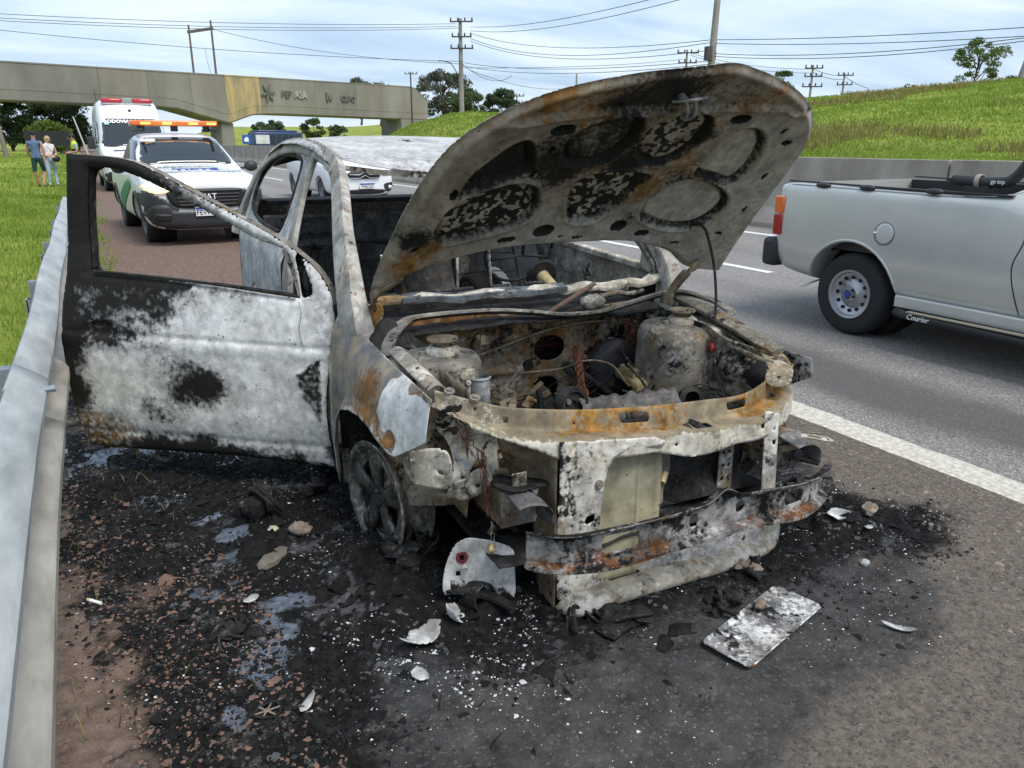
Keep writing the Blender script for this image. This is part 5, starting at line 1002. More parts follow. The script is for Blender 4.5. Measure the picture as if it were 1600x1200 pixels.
pu = MB().lathe([(.0, .01), (.018, .01), (.02, .0), (.048, .0), (.052, -.012), (.066, -.014), (.07, .0), (.07, .03), (.06, .034)], (-.095, -.20, .535), axis=(-.25, .95, -.15), n=30).build('drive_pulley', B_black, BC, 50)
for k in range(3): a = .4 + k * 2.1; MB().cyl((-.095 + .034 * math.cos(a) + .001, -.196, .535 + .034 * math.sin(a)), (-.093 + .034 * math.cos(a), -.215, .535 + .034 * math.sin(a)), .010, n=10).build('pulley_bolt', M_bolt, pu)
can = MB(); can.lathe([(.036, .0), (.040, .004), (.040, .008), (.036, .012), (.034, -.13), (.030, -.135), (.0, -.135)], (-.452, -.17, .675), n=26); can.build('canister', burnt('zinc_grey_can', (.30, .33, .34), base2=(.17, .18, .185), soot=.14, ash=.16, rust=.03), BC, 50, solid=.003)
mb = MB().box((-.505, -.16, .655), (.06, .05, .13), rot=(.1, .05, .3), taper=(.9, .8)); mb.cyl((-.515, -.185, .70), (-.52, -.20, .70), .014, n=10); mb.cyl((-.50, -.19, .675), (-.505, -.20, .675), .010, n=10); mb.build('relay_bracket', B_wht, BC, bevel=.006)
MB().tube(crv([(-.16, -.05, .30), (-.12, .0, .40), (-.09, .06, .47), (-.08, .1, .50)], 4), .012, 8).build('hose', B_black, BC, 180); MB().tube(crv([(-.26, -.10, .42), (-.2, -.08, .47), (-.12, -.1, .49), (.0, -.05, .50)], 4), .010, 8).build('hose', B_soft, BC, 180)
MB().lathe([(.0, .0), (.045, .0), (.05, .02), (.05, .04), (.03, .05)], (.46, -.16, .47), axis=(-.3, -1, .3), n=16).build('reservoir_remnant', B_black, BC, 40)
sheet('bay_floor', [(-.58, -.60), (.58, -.60), (.58, .40), (-.58, .40)], lambda x, y, w: np.stack([x, y, .20 + w], 1), B_black, BC, .03, height=lambda x, y: .06 * (fbm(x * 7, y * 7, 5, 4) - .5), thick=.004)
# things seen in the grille opening
mb = MB().tube(crv([(.05, -.52, .50), (.06, -.54, .40), (.03, -.55, .34), (.03, -.55, .28)], 4), .028, 10); mb.build('coolant_pipe', B_grey, BC, 60)
MB().cyl((.055, -.56, .385), (.03, -.58, .36), .015, n=12).build('pipe_coupling', M_brass, BC)
pl_h = [q for k in range(9) for q in (slot(.345, .09 + k * .05, .006, .007), slot(.372, .09 + k * .05, .006, .007))]
sheet('radiator_end_strip', [(.325, .04), (.39, .04), (.39, .54), (.325, .54)], lambda x, z, w: np.stack([x, -.52 + 0 * z - w, z], 1), B_grey, BC, .0065, pl_h, thick=.003)
MB().tube(crv([(.62, -.40, .36), (.70, -.50, .40), (.78, -.55, .40)], 3), .006, 6).build('bent_rod', B_grey, BC)
sheet('loose_bracket', crv([(0, -.02), (.05, -.012), (.14, -.012), (.17, 0), (.14, .012), (.05, .016), (0, .02)], 3, True), lambda u, v, w: np.stack([.68 + u * .75, -.50 - u * .55 + v, .405 - .12 * u + .5 * v + w], 1), B_wht, BC, .004, [ell(.145, 0, .006), slot(.09, 0, .025, .004)], thick=.003)
mb = MB().grid([[(.60 + .1 * k, -.60 - .03 * k - .01 * math.sin(j), .345 + .05 * math.sin(j * .9) - .03 * k) for j in np.linspace(0, 3.1, 9)] for k in np.linspace(0, 1, 8)]); mb.build('blued_bracket', B_beam, BC, 60, solid=.003)
MB().cyl((.53, -.60, .40), (.66, -.60, .40), .014, n=12).build('bracket_bolt', B_tan, BC)
# horn / motor lying under the rail, drive shaft
mb = MB().lathe([(.0, .0), (.04, .0), (.055, .012), (.058, .03), (.05, .045), (.03, .05)], (-.44, -.36, .135), axis=(-.3, -.4, 1), n=24); mb.box((-.48, -.36, .20), (.13, .035, .012), rot=(0, -.35, .5)); mb.build('scorched_horn', burnt('ochre_horn', (.30, .19, .07), base2=(.16, .10, .05), soot=.2, rust=.3, ash=.1), BC, 50)
heap('ash_heap', (-.50, -.40, .09), (.09, .08), .09, B_soft, 11, 24)
MB().cyl((-.66, .0, .22), (-.15, .0, .24), .016, n=10).build('drive_shaft', B_black, BC)
MB().tube([(-.66 + .02 * k, -.05, .19 + .002 * k + .004 * (k % 2)) for k in range(24)], .012, 8).build('ribbed_hose', B_black, BC, 180)

# ---------------------------------------------------------------- wheels
def wheel(cx, cy, cz, steer, outer, has_tyre=False):
    w = empty('wheel', (cx, cy, cz), steer, BC); s = outer; w.scale = (.62, .91, .91) if not has_tyre else (1, 1, 1)                       # outer = -1: visible face towards -x
    prof = [(.155, .035), (.19, .035), (.205, .02), (.216, .004), (.233, .0), (.236, .006), (.233, .014), (.218, .016), (.212, .03), (.20, .045), (.176, .065), (.168, .10), (.172, .15), (.195, .178), (.212, .190), (.218, .196), (.233, .198), (.236, .205), (.232, .212), (.20, .21), (.165, .16), (.162, .08), (.160, .06), (.155, .045)]
    MB().lathe(prof, (0, 0, 0), axis=(-s, 0, 0), n=56).build('rim', burnt('burnt_rim_steel_%d' % int(cx * 10 + cy), (.17, .16, .15), base2=(.06, .06, .06), soot=.20, ash=.32, rust=.08, ashc=(.44, .42, .39), metal=.3, rough=.5), w, 40)
    mb = MB(); mb.lathe([(.0, .016), (.03, .016), (.036, .026), (.055, .022), (.062, .034), (.06, .07)], (0, 0, 0), axis=(-s, 0, 0), n=30)
    for k in range(5):
        a0 = 2 * math.pi * k / 5 + .25
        for rr_ in [0]:
            rows = []
            for r_ in np.linspace(.045, .205, 10):
                hw = (.034 + .030 * ((r_ - .045) / .16) ** 1.5); dep = .022 - .012 * math.sin((r_ - .045) / .16 * math.pi * .6) + (.006 if r_ > .19 else 0)
                row = []
                for q, dz in ((-1, .028), (-.8, .006), (-.4, .0), (.4, .0), (.8, .006), (1, .028)):
                    aa_ = a0 + q * hw / r_; row.append((-s * (dep + dz), r_ * math.cos(aa_), r_ * math.sin(aa_)))
                rows.append(row)
            mb.grid(rows)
        mb.cyl((-s * .008, .035 * math.cos(a0 + .6), .035 * math.sin(a0 + .6)), (-s * .03, .035 * math.cos(a0 + .6), .035 * math.sin(a0 + .6)), .007, n=8)
    mb.build('spokes', B_alloy, w, 50, solid=.004)
    MB().lathe([(.0, .09), (.14, .09), (.14, .115), (.0, .115)], (0, 0, 0), axis=(-s, 0, 0), n=30).build('brake_disc', B_black, w, 40)
    if has_tyre:
        MB().lathe([(.20, .0), (.25, -.012), (.285, .01), (.297, .05), (.297, .15), (.285, .19), (.25, .212), (.20, .2)], (0, 0, 0), axis=(-s, 0, 0), n=40).build('tyre', mat('scorched_rubber', (.018, .018, .019), .85, bump=.4), w, 60)
    else:
        tw = MB(); rz_ = random.Random(3)                                        # a few steel cords left from the tyre, fallen to the ground
        for k in range(26):
            x = -s * rz_.uniform(.0, .22); y0 = rz_.uniform(-.16, .16); P = [(x, y0, -cz / .91 + .012)]
            for q in range(5): P.append((P[-1][0] + rz_.uniform(-.03, .03), P[-1][1] + rz_.uniform(-.05, .05), -cz / .91 + .01 + rz_.uniform(0, .03)))
            tw.tube(crv(P, 2), .0018, 4)
        tw.build('tyre_cords', B_black, w, 60)
    return w
wheel(-.80, .0, .222, R(11), -1); wheel(.80, .0, .222, R(10), 1)
wheel(-.80, 2.465, .285, 0, -1, True); wheel(.80, 2.465, .285, 0, 1, True)
# steering column and wheel rim
sc = MB().cyl((.285, .78, .84), (.285, .66, .80), .032, .026, 16); sc.lathe([(.02, .0), (.026, .002), (.026, .012)], (.285, .655, .798), axis=(0, -1, -.35), n=14); sc.build('steering_column', M_brass, BC, 50)
MB().lathe([(.035, .0), (.075, .005), (.08, .02), (.07, .03)], (.285, .76, .835), axis=(0, 1, .35), n=24).build('column_boot', B_black, BC, 50)
a_ = np.linspace(0, 2 * math.pi, 40); ax = Vector((0, .90, .42)).normalized(); ux = Vector((1, 0, 0)); uy = ax.cross(ux)
mb = MB().tube([Vector((.285, 1.02, .93)) + (ux * math.cos(t) + uy * math.sin(t)) * .185 for t in a_], .008, 8)
for t in (.3, 2.84, 4.7): mb.tube([Vector((.285, .98, .91)), Vector((.285, 1.02, .93)) + (ux * math.cos(t) + uy * math.sin(t)) * .185], .007, 6)
mb.build('steering_wheel', B_black, BC, 180)
for (a, b) in [((-.45, .95, .80), (-.48, .85, .97)), ((.12, 1.0, .75), (.06, .9, 1.02)), ((-.1, .9, .72), (-.12, .85, .95))]: MB().cyl(a, b, .006, n=6).build('bent_bar', B_wht, BC)
for k in range(5): MB().box((-.52 + k * .18, .70, .70), (.10, .02, .26), rot=(.15, 0, .1 * (k % 2))).build('dash_frame_strip', B_soft, BC, bevel=.004)

# ---------------------------------------------------------------- clutter: collapsed hoses, melted lumps, brackets and loose strands in the bay
rc = random.Random(21)
for k, (c_, r_, h_) in enumerate([((-.30, .10, .24), (.22, .22), .16), ((.05, .22, .26), (.2, .14), .16), ((.40, .08, .30), (.14, .16), .14), ((-.36, -.30, .28), (.16, .16), .13), ((.30, -.40, .26), (.24, .13), .12), ((.52, -.32, .38), (.07, .10), .10), ((.0, .36, .30), (.35, .05), .14), ((-.52, .20, .40), (.08, .12), .2), ((.05, -.46, .20), (.2, .08), .12)]):
    heap('melted_heap', c_, r_, h_, B_black if c_[1] < -.25 else (B_soft if k % 2 else B_tan), 20 + k, 24)
for k in range(16):
    x = rc.uniform(-.5, .5); y = rc.uniform(-.42, .34); z = rc.uniform(.34, .52); P = [Vector((x, y, z))]
    for q in range(4): P.append(P[-1] + Vector((rc.uniform(-.10, .10), rc.uniform(-.08, .08), rc.uniform(-.07, .06))))
    MB().tube(crv(P, 4), rc.choice([.004, .006, .009, .013]), 7).build(rc.choice(['hose', 'cable']), [B_black, B_soft, B_tan, M_cop][k % 4], BC, 180)
for k in range(14):
    c_ = (rc.uniform(-.5, .52), rc.uniform(-.40, .36), rc.uniform(.36, .56)); mb = MB().box(c_, (rc.uniform(.02, .07), rc.uniform(.004, .03), rc.uniform(.02, .06)), rot=(rc.uniform(-1, 1), rc.uniform(-1, 1), rc.uniform(-2, 2))); mb.cyl(Vector(c_) + Vector((0, 0, .01)), Vector(c_) + Vector((.02, -.03, .02)), .007, n=7); mb.build('loose_bracket', [B_grey, B_tan, B_black, B_wht][k % 4], BC, bevel=.003)
for k in range(7): wires('wire_strands', (rc.uniform(-.4, .5), rc.uniform(-.1, .36), rc.uniform(.45, .66)), (rc.uniform(-.4, .5), rc.uniform(-.3, .3), rc.uniform(.36, .5)), 4, .04, [M_cop, B_black, M_cop2][k % 3], .0018, .03)
for x in (-.34, -.22, .44): MB().ball((x, .385, rc.uniform(.45, .66)), (.03, .02, .035), 10, 7, .3, int(x * 99)).build('burnt_fitting', B_tan, BC, 60)
MB().sweep([(-.012, -.006), (.012, -.006), (.012, .006), (-.012, .006)], crv([(-.42, -.36, .62), (-.34, -.20, .57), (-.25, -.02, .52), (-.2, .12, .5)], 4)).build('engine_stay', B_tan, BC)

# pale corner plate where the crossmember meets the driver side fender, with the headlamp opening
cpo = crv([(.535, -.495), (.575, -.56), (.68, -.475), (.735, -.34), (.745, -.18), (.735, -.04), (.685, -.04), (.67, -.16), (.655, -.29), (.61, -.41)], 4, True)
sheet('corner_plate', cpo, lambda x, y, w: np.stack([x, y, .600 + .11 * ss(-.62, -.05, y) + .035 * ss(.5, .66, x) - .5 * np.clip(np.hypot(x - .40, y + .25) - .40, 0, 1) ** 1.3 + w], 1), B_xm, BC, .0075, [ell(.66, -.40, .014, .010), ell(.695, -.30, .008), ell(.705, -.15, .007), ell(.59, -.50, .007)], lambda x, y: np.stack([.14 + .3 * (fbm(x * 20, y * 20, 3, 3) - .5), .22 + .4 * (fbm(x * 12, y * 12, 4, 3) - .5), .42 + .5 * (fbm(x * 9, y * 9, 6, 4) - .5)], 1), lambda x, y: .012 * (fbm(x * 12, y * 12, 7, 3) - .5), .003, 60)
MB().tube(crv([(.60, -.42, .635), (.648, -.31, .665), (.664, -.19, .695), (.68, -.05, .72)], 5), .008, 8).build('corner_flange', B_grey, BC, 180)
# ================================================================== VEHICLES (local: front faces -y, +y to the rear, origin under the front bumper)
P_white = mat('white_car_paint', (.78, .79, .80), .3, coat=.5)
P_silver = mat('silver_car_paint', (.58, .585, .555), .27, .35, coat=.6, noise=.07, nscale=2.2, bump=.05, bscale=3)
P_black = mat('black_trim_plastic', (.022, .023, .025), .55)
P_dark = mat('dark_grille', (.008, .008, .009), .5)
P_glass = mat('tinted_glass', (.015, .022, .026), .06, spec=.8)
P_lamp = mat('lamp_glass', (.62, .64, .66), .12, .2, noise=.3, nscale=30, coat=.6)
P_amber = mat('lit_amber_lamp', (.9, .42, .06), .3, emit=((1, .45, .08), 1.6))
P_warm = mat('lit_headlamp', (.95, .80, .55), .3, emit=((1, .72, .35), .35))
P_orange = mat('orange_lightbar', (.75, .12, .02), .25, coat=.5, cols=(.9, .24, .03), nscale=5)
P_redbar = mat('red_lightbar', (.45, .015, .03), .25, coat=.5)
P_chrome = mat('chrome_trim', (.75, .75, .76), .15, .9)
P_tyre = mat('tyre_rubber', (.018, .018, .019), .8, bump=.25, bscale=120)
P_rim = mat('silver_wheel', (.42, .43, .44), .35, .6)
P_plate = mat('plate_white', (.75, .76, .78), .5)
P_blue = mat('plate_blue', (.02, .05, .35), .5)
P_ink = mat('ink_black', (.01, .01, .012), .6)
P_bluetxt = mat('lettering_blue', (.02, .06, .30), .5); P_redtxt = mat('lettering_red', (.5, .03, .04), .5); P_greentxt = mat('stripe_green', (.02, .20, .10), .45); P_whitetxt = mat('lettering_white', (.82, .82, .82), .6); P_teal = mat('lettering_teal_grey', (.22, .33, .34), .5)
P_tred = mat('tail_lamp_red', (.35, .01, .015), .2, coat=.6); P_tor = mat('tail_lamp_orange', (.75, .16, .03), .2, coat=.6)
def cage(stations, m, name, parent, sub=2, cuts=()):
    """half sections mirrored into a closed body, smoothed, with wheel wells cut out; returns (object, bvh)"""
    mb = MB(); rows = []
    for y, half in stations:
        L_ = [(-x, y, z) for x, z in half[::-1]] + [(x, y, z) for x, z in half[1:]]          # top centre .. bottom .. top
        rows.append([(x, y, z) for x, z in half] + [(-x, y, z) for x, z in half[-2:0:-1]])
    n = len(rows[0]); V = [p for r_ in rows for p in r_]; F = []
    for i in range(len(rows) - 1):
        for k in range(n): F.append((i * n + k, i * n + (k + 1) % n, (i + 1) * n + (k + 1) % n, (i + 1) * n + k))
    hn = n // 2
    def cap(b, fl):
        for k in range(hn):                                                                    # quads across the mirror line
            a0, a1, b0, b1 = k, k + 1, (n - k) % n, (n - k - 1) % n
            f = [b + a0, b + a1, b + b1, b + b0]; f = list(dict.fromkeys(f))
            if len(f) > 2: F.append(tuple(f if fl else f[::-1]))
    cap(0, False); cap((len(rows) - 1) * n, True)
    mb._a(V, F); o = mb.build(name, m, None, 180, sub=sub)
    tmp = []
    for c in cuts:
        if c[0] == 'cyl': q = MB().cyl((c[1], c[2], c[3]), (c[4], c[2], c[3]), c[5], n=36)
        else: q = MB().box(c[1], c[2])
        t = q.build('cutter', P_black, None, None); tmp.append(t); md = o.modifiers.new('c', 'BOOLEAN'); md.object = t; md.operation = 'DIFFERENCE'; md.solver = 'EXACT'
    dg = bpy.context.evaluated_depsgraph_get(); me = bpy.data.meshes.new_from_object(o.evaluated_get(dg))
    bpy.data.objects.remove(o)
    for t in tmp: bpy.data.objects.remove(t)
    me.materials.clear(); o = link_mesh(name, me, m, parent, 40)
    bv = BVHTree.FromPolygons([v.co.copy() for v in me.vertices], [tuple(p.vertices) for p in me.polygons])
    return o, bv
def decal(name, outline, bv, m, parent, axis='y', res=.03, off=.006, thick=.006, holes=(), side=-1, rnd=3):
    """trim that follows the body: outline in (x,z) seen from the front, (y,z) from the side or (x,y) from above"""
    O = crv(outline, rnd, True) if rnd else np.array(outline, float)
    def surf(a, b, w):
        out = []
        last = None
        for p, q in zip(a, b):
            if axis == 'y': o_, d = Vector((p, -6, q)), Vector((0, 1, 0))
            elif axis == 'Y': o_, d = Vector((p, 12, q)), Vector((0, -1, 0))
            elif axis == 'x': o_, d = Vector((6 * side, p, q)), Vector((-side, 0, 0))
            else: o_, d = Vector((p, q, 6)), Vector((0, 0, -1))
            h = bv.ray_cast(o_, d)
            if h[0] is None:
                h = bv.find_nearest(o_ + d * (6 if axis != 'z' else 5))
            out.append(tuple(h[0] - d * off))
        return np.array(out)
    return sheet(name, O, surf, m, parent, res, holes, thick=thick, off=0, smooth=50)
def tyre_wheel(parent, x, y, r, w, rim_r, s, m=None, holes=0, name='wheel'):
    e = empty(name, (x, y, r), 0, parent)
    MB().lathe([(rim_r, .02), (r * .86, .0), (r * .96, .02), (r, .05), (r, w - .05), (r * .96, w - .02), (r * .86, w), (rim_r, w - .02)], (0, 0, 0), axis=(-s, 0, 0), n=40).build('tyre', P_tyre, e, 50)
    mb = MB().lathe([(.0, .035), (rim_r * .28, .03), (rim_r * .34, .045), (rim_r * .62, .06), (rim_r * .80, .035), (rim_r * .88, .03), (rim_r * .93, .012), (rim_r * 1.02, .008), (rim_r * 1.03, .03), (rim_r * .9, .12)], (0, 0, 0), axis=(-s, 0, 0), n=40); rm = mb.build('rim', m or P_rim, e, 40)
    if holes:
        for k in range(holes):
            a = 2 * math.pi * k / holes; MB().cyl((-s * .045, rim_r * .70 * math.cos(a), rim_r * .70 * math.sin(a)), (-s * .06, rim_r * .70 * math.cos(a), rim_r * .70 * math.sin(a)), rim_r * .075, n=10).build('vent_hole', M_hole, rm).location.x = -s * -.010
        for k in range(4):
            a = .5 + 2 * math.pi * k / 4; MB().cyl((-s * .02, rim_r * .2 * math.cos(a), rim_r * .2 * math.sin(a)), (-s * .05, rim_r * .2 * math.cos(a), rim_r * .2 * math.sin(a)), rim_r * .055, n=8).build('wheel_nut', P_ink, rm)
    return e
def plate_no(parent, o, txt, w=.40, h=.13, tilt=0):
    p = MB().box((0, 0, 0), (w, .012, h)).build('number_plate', P_plate, parent, bevel=.004); p.location = o
    MB().box((0, -.008, h * .36), (w * .97, .004, h * .24)).build('plate_band', P_blue, p)
    text_mesh('plate_lettering', txt, h * .74, P_ink, p, frame((0, -.009, -h * .12), (1, 0, 0), (0, 0, 1)), .002); return p
def sec(w, zb, zs, top):            # body section: bottom centre -> shoulder -> top centre
    return [(0, zb), (w * .80, zb), (w * .97, zb + .10), (w, zb + (zs - zb) * .5), (w * .985, zs)] + top
# ---------------------------------------------------------------- white patrol pickup with orange light bar
pk = empty('patrol_pickup', (1.52, 12.15, 0), R(3.5)); tag(pk, 'white highway patrol pickup with orange light bar and black bumper on the dirt shoulder', 'pickup')
def hoodtop(w, z): return [(w * .90, z), (w * .70, z + .035), (w * .35, z + .055), (0, z + .06)]
def cab(xr, zs, zr, wb): return [(wb, zs + .02), (xr, zr - .05), (xr * .80, zr), (0, zr + .015)]
st = [(0, sec(.62, .30, .74, hoodtop(.62, .80))), (.04, sec(.74, .24, .80, hoodtop(.74, .87))), (.16, sec(.83, .22, .86, hoodtop(.83, .93))), (.5, sec(.865, .24, .93, hoodtop(.865, .99))), (1.0, sec(.865, .24, .97, hoodtop(.865, 1.03))), (1.18, sec(.865, .24, .98, cab(.78, .98, 1.10, .83))),
      (1.55, sec(.865, .24, .99, cab(.70, .99, 1.33, .83))), (1.92, sec(.865, .24, 1.0, cab(.64, 1.0, 1.53, .82))), (2.2, sec(.865, .24, 1.0, cab(.63, 1.0, 1.59, .82))), (2.75, sec(.865, .24, 1.0, cab(.63, 1.0, 1.59, .82))), (2.9, sec(.865, .24, 1.0, cab(.65, 1.0, 1.48, .82))), (3.0, sec(.865, .24, 1.02, hoodtop(.85, 1.03))), (4.35, sec(.86, .30, 1.05, hoodtop(.85, 1.05))), (4.45, sec(.80, .40, 1.0, hoodtop(.8, 1.0)))]
wells = [('cyl', s * .55, yy, .33, s * 1.2, .375) for s in (-1, 1) for yy in (.83, 3.57)]
pb, bv = cage(st, P_white, 'body', pk, 2, wells)
for s in (-1, 1):
    for yy in (.83, 3.57):
        tyre_wheel(pk, s * .80, yy, .33, .21, .20, s, mat('dark_steel_wheel', (.10, .10, .105), .4, .5))
        MB().cyl((s * .40, yy, .36), (s * .62, yy, .36), .38, n=24).build('wheel_well', P_dark, pk)
        arc = [(yy + .44 * math.cos(a), .33 + .44 * math.sin(a)) for a in np.linspace(R(-14), R(194), 14)] + [(yy + .378 * math.cos(a), .33 + .378 * math.sin(a)) for a in np.linspace(R(194), R(-14), 14)]
        decal('arch_cladding', arc, bv, P_black, pk, 'x', .035, .012, .02, side=s, rnd=0)
decal('windscreen', [(-.66, 1.13), (-.30, 1.15), (.30, 1.15), (.66, 1.13), (.60, 1.38), (.54, 1.50), (.25, 1.525), (-.25, 1.525), (-.54, 1.50), (-.60, 1.38)], bv, P_glass, pk, 'y', .04, .008, .004)
decal('bumper', [(-.80, .56), (-.55, .60), (-.4, .50), (.4, .50), (.55, .60), (.80, .56), (.82, .34), (.60, .235), (0, .225), (-.60, .235), (-.82, .34)], bv, P_black, pk, 'y', .04, .02, .03)
decal('cheek_panel', [(-.83, .80), (-.62, .70), (-.50, .62), (-.42, .50), (-.82, .50), (-.85, .62)], bv, P_black, pk, 'y', .03, .014, .02); decal('cheek_panel', [(.83, .80), (.62, .70), (.50, .62), (.42, .50), (.82, .50), (.85, .62)], bv, P_black, pk, 'y', .03, .014, .02)
decal('grille', [(-.50, .80), (0, .815), (.50, .80), (.54, .68), (.40, .55), (0, .545), (-.40, .55), (-.54, .68)], bv, P_dark, pk, 'y', .03, .022, .012)
for k in range(5): decal('grille_bar', [(-.46 + .015 * k, .79 - k * .048), (.46 - .015 * k, .79 - k * .048), (.46 - .015 * k, .772 - k * .048), (-.46 + .015 * k, .772 - k * .048)], bv, P_black, pk, 'y', .02, .032, .014, rnd=0)
for s in (-1, 1):
    decal('headlamp', [(s * .52, .83), (s * .66, .85), (s * .80, .875), (s * .83, .85), (s * .80, .79), (s * .68, .755), (s * .54, .77)], bv, P_lamp if s > 0 else P_warm, pk, 'y', .018, .022, .012)
    decal('fog_lamp_recess', [(s * .50, .46), (s * .74, .48), (s * .76, .38), (s * .54, .37)], bv, P_dark, pk, 'y', .02, .034, .008, rnd=0)
    decal('side_window', [(1.36, 1.08), (1.72, 1.33), (1.95, 1.47), (2.72, 1.48), (2.76, 1.08)], bv, P_glass, pk, 'x', .03, .006, .004, side=s, rnd=2)
    mb = MB().ball((s * .98, 1.36, 1.08), (.11, .07, .085)); mb.box((s * .87, 1.36, 1.05), (.14, .03, .03)); mb.build('mirror', P_black, pk, 60)
    decal('green_swoosh', [(1.25, .82), (1.9, .62), (2.6, .42), (3.0, .32), (2.9, .60), (2.2, .80), (1.6, .90)], bv, P_greentxt, pk, 'x', .03, .005, .003, side=s)
    MB().tube([(s * .42, 1.10, 1.145), (s * .2, 1.12, 1.15), (s * -.05, 1.14, 1.152)], .012, 6).build('wiper', P_black, pk)
plate_no(pk, (.0, -.055, .495), 'FEW8535')
text_mesh('grille_lettering', 'FIAT', .115, P_whitetxt, pk, frame((.0, -.06, .70), (1, 0, 0), (0, .1, 1)), .006)
text_mesh('hood_lettering', 'UT-2119R', .15, mat('lettering_grey', (.30, .31, .33), .6), pk, frame((.05, .10, .925), (1, 0, 0), (0, .85, .45)), .008)
hM = lambda y, z: frame((0, y, z), (1, 0, 0), (0, .995, .12))
text_mesh('hood_lettering', 'TIETE', .26, P_bluetxt, pk, hM(.66, 1.055), .006, bold=.008); text_mesh('hood_lettering', 'RODOVIAS', .13, P_teal, pk, frame((-.18, .93, 1.088), (1, 0, 0), (0, .99, .12)), .006); text_mesh('hood_lettering', 'CONCESSAO DO TRANSPORTE', .085, P_teal, pk, hM(.44, 1.03), .006)
MB().tube(crv([(.10, 1.0, 1.085), (.30, .95, 1.075), (.52, .72, 1.03), (.72, .55, .985)], 5), .012, 6).build('hood_stripe', P_greentxt, pk)
MB().box((-.48, 1.75, 1.475), (.22, .02, .05), rot=(-.55, 0, 0)).build('windscreen_sticker', mat('sticker_white', (.6, .63, .65), .5), pk)
lb = MB().box((0, 2.15, 1.74), (1.32, .30, .085)).build('light_bar', P_orange, pk, bevel=.02)
for x in (-.5, 0, .5): MB().box((x, 2.15, 1.66), (.10, .12, .09)).build('light_bar_foot', P_black, pk, bevel=.01)
for x in (-.44, -.12, .28, .56): MB().box((x, 1.995, 1.738), (.14, .012, .03)).build('light_bar_led', P_amber, lb)
for x in (-.55, .55): MB().box((x, 2.2, 1.635), (.05, 1.0, .05)).build('roof_rail', P_black, pk, bevel=.01)
# ---------------------------------------------------------------- ambulance van
am = empty('ambulance', (1.52, 26.6, -.06), R(1.0)); am.scale = (1.05, 1.05, 1.05); tag(am, 'tall white ambulance van with red roof light bar parked behind the patrol pickup', 'ambulance')
def vt(xr, zs, zr, wb): return [(wb, zs + .02), (xr, zr - .14), (xr * .80, zr - .01), (0, zr + .02)]
st = [(0, sec(.72, .34, .86, hoodtop(.72, .92))), (.06, sec(.86, .27, .95, hoodtop(.86, 1.0))), (.25, sec(.95, .25, 1.05, hoodtop(.95, 1.11))), (.62, sec(.985, .25, 1.18, hoodtop(.985, 1.24))), (.85, sec(.99, .25, 1.25, vt(.86, 1.25, 1.42, .96))), (1.35, sec(.99, .25, 1.3, vt(.82, 1.3, 2.02, .96))), (1.62, sec(.99, .25, 1.35, vt(.84, 1.35, 2.35, .96))), (2.1, sec(.99, .25, 1.4, vt(.87, 1.4, 2.66, .97))), (2.7, sec(.99, .25, 1.4, vt(.88, 1.4, 2.72, .97))), (5.8, sec(.99, .3, 1.4, vt(.88, 1.4, 2.72, .97))), (5.9, sec(.95, .4, 1.4, vt(.84, 1.4, 2.66, .93)))]
ab, bv = cage(st, P_white, 'body', am, 2, [('cyl', s * .7, yy, .34, s * 1.3, .40) for s in (-1, 1) for yy in (1.0, 4.6)])
for s in (-1, 1):
    for yy in (1.0, 4.6): tyre_wheel(am, s * .96, yy, .345, .23, .21, s); MB().cyl((s * .5, yy, .36), (s * .72, yy, .36), .39, n=20).build('wheel_well', P_dark, am)
    decal('headlamp', [(s * .52, .88), (s * .70, .92), (s * .90, 1.12), (s * .95, 1.12), (s * .96, .92), (s * .88, .80), (s * .62, .78)], bv, P_lamp, am, 'y', .03, .016, .01); MB().ball((s * .73, .03, .80), (.12, .03, .055)).build('indicator', P_amber if s < 0 else P_lamp, am, 180)
    mb = MB().box((s * 1.14, 1.12, 1.42), (.20, .12, .34)); mb.box((s * 1.03, 1.12, 1.32), (.14, .05, .05)); mb.build('mirror', P_black, am, bevel=.03)
    decal('side_window', [(1.30, 1.42), (1.62, 1.75), (1.8, 2.0), (2.5, 2.02), (2.55, 1.42)], bv, P_glass, am, 'x', .05, .006, .004, side=s, rnd=2)
decal('windscreen', [(-.82, 1.32), (0, 1.35), (.82, 1.32), (.80, 1.70), (.74, 2.06), (.4, 2.10), (-.4, 2.10), (-.74, 2.06), (-.80, 1.70)], bv, P_glass, am, 'y', .05, .008, .004)
decal('grille', [(-.42, .98), (0, 1.0), (.42, .98), (.46, .82), (.30, .74), (-.30, .74), (-.46, .82)], bv, P_dark, am, 'y', .04, .018, .01); decal('bumper', [(-.86, .62), (0, .66), (.86, .62), (.90, .42), (.7, .30), (-.7, .30), (-.90, .42)], bv, P_black, am, 'y', .05, .016, .02)
decal('hood_vent', [(-.62, 1.215), (-.18, 1.225), (-.18, 1.195), (-.62, 1.185)], bv, P_black, am, 'y', .03, .012, .006, rnd=0)
text_mesh('windscreen_lettering', 'RODOVIAS DO TIETE', .155, P_whitetxt, am, frame((0, 1.335, 2.02), (1, 0, 0), (0, .62, .78)), .006, bold=.006)
text_mesh('hood_lettering', 'UR-2167', .17, P_bluetxt, am, frame((.02, .07, 1.065), (1, 0, 0), (0, .6, .8)), .02, bold=.004); text_mesh('hood_lettering', 'STAR', .15, P_redtxt, am, frame((.12, .36, 1.20), (1, 0, 0), (0, .85, .5)), .02, bold=.006); MB().box((-.26, .34, 1.20), (.16, .02, .05), rot=(-.6, 0, 0)).build('hood_emblem', P_bluetxt, am)
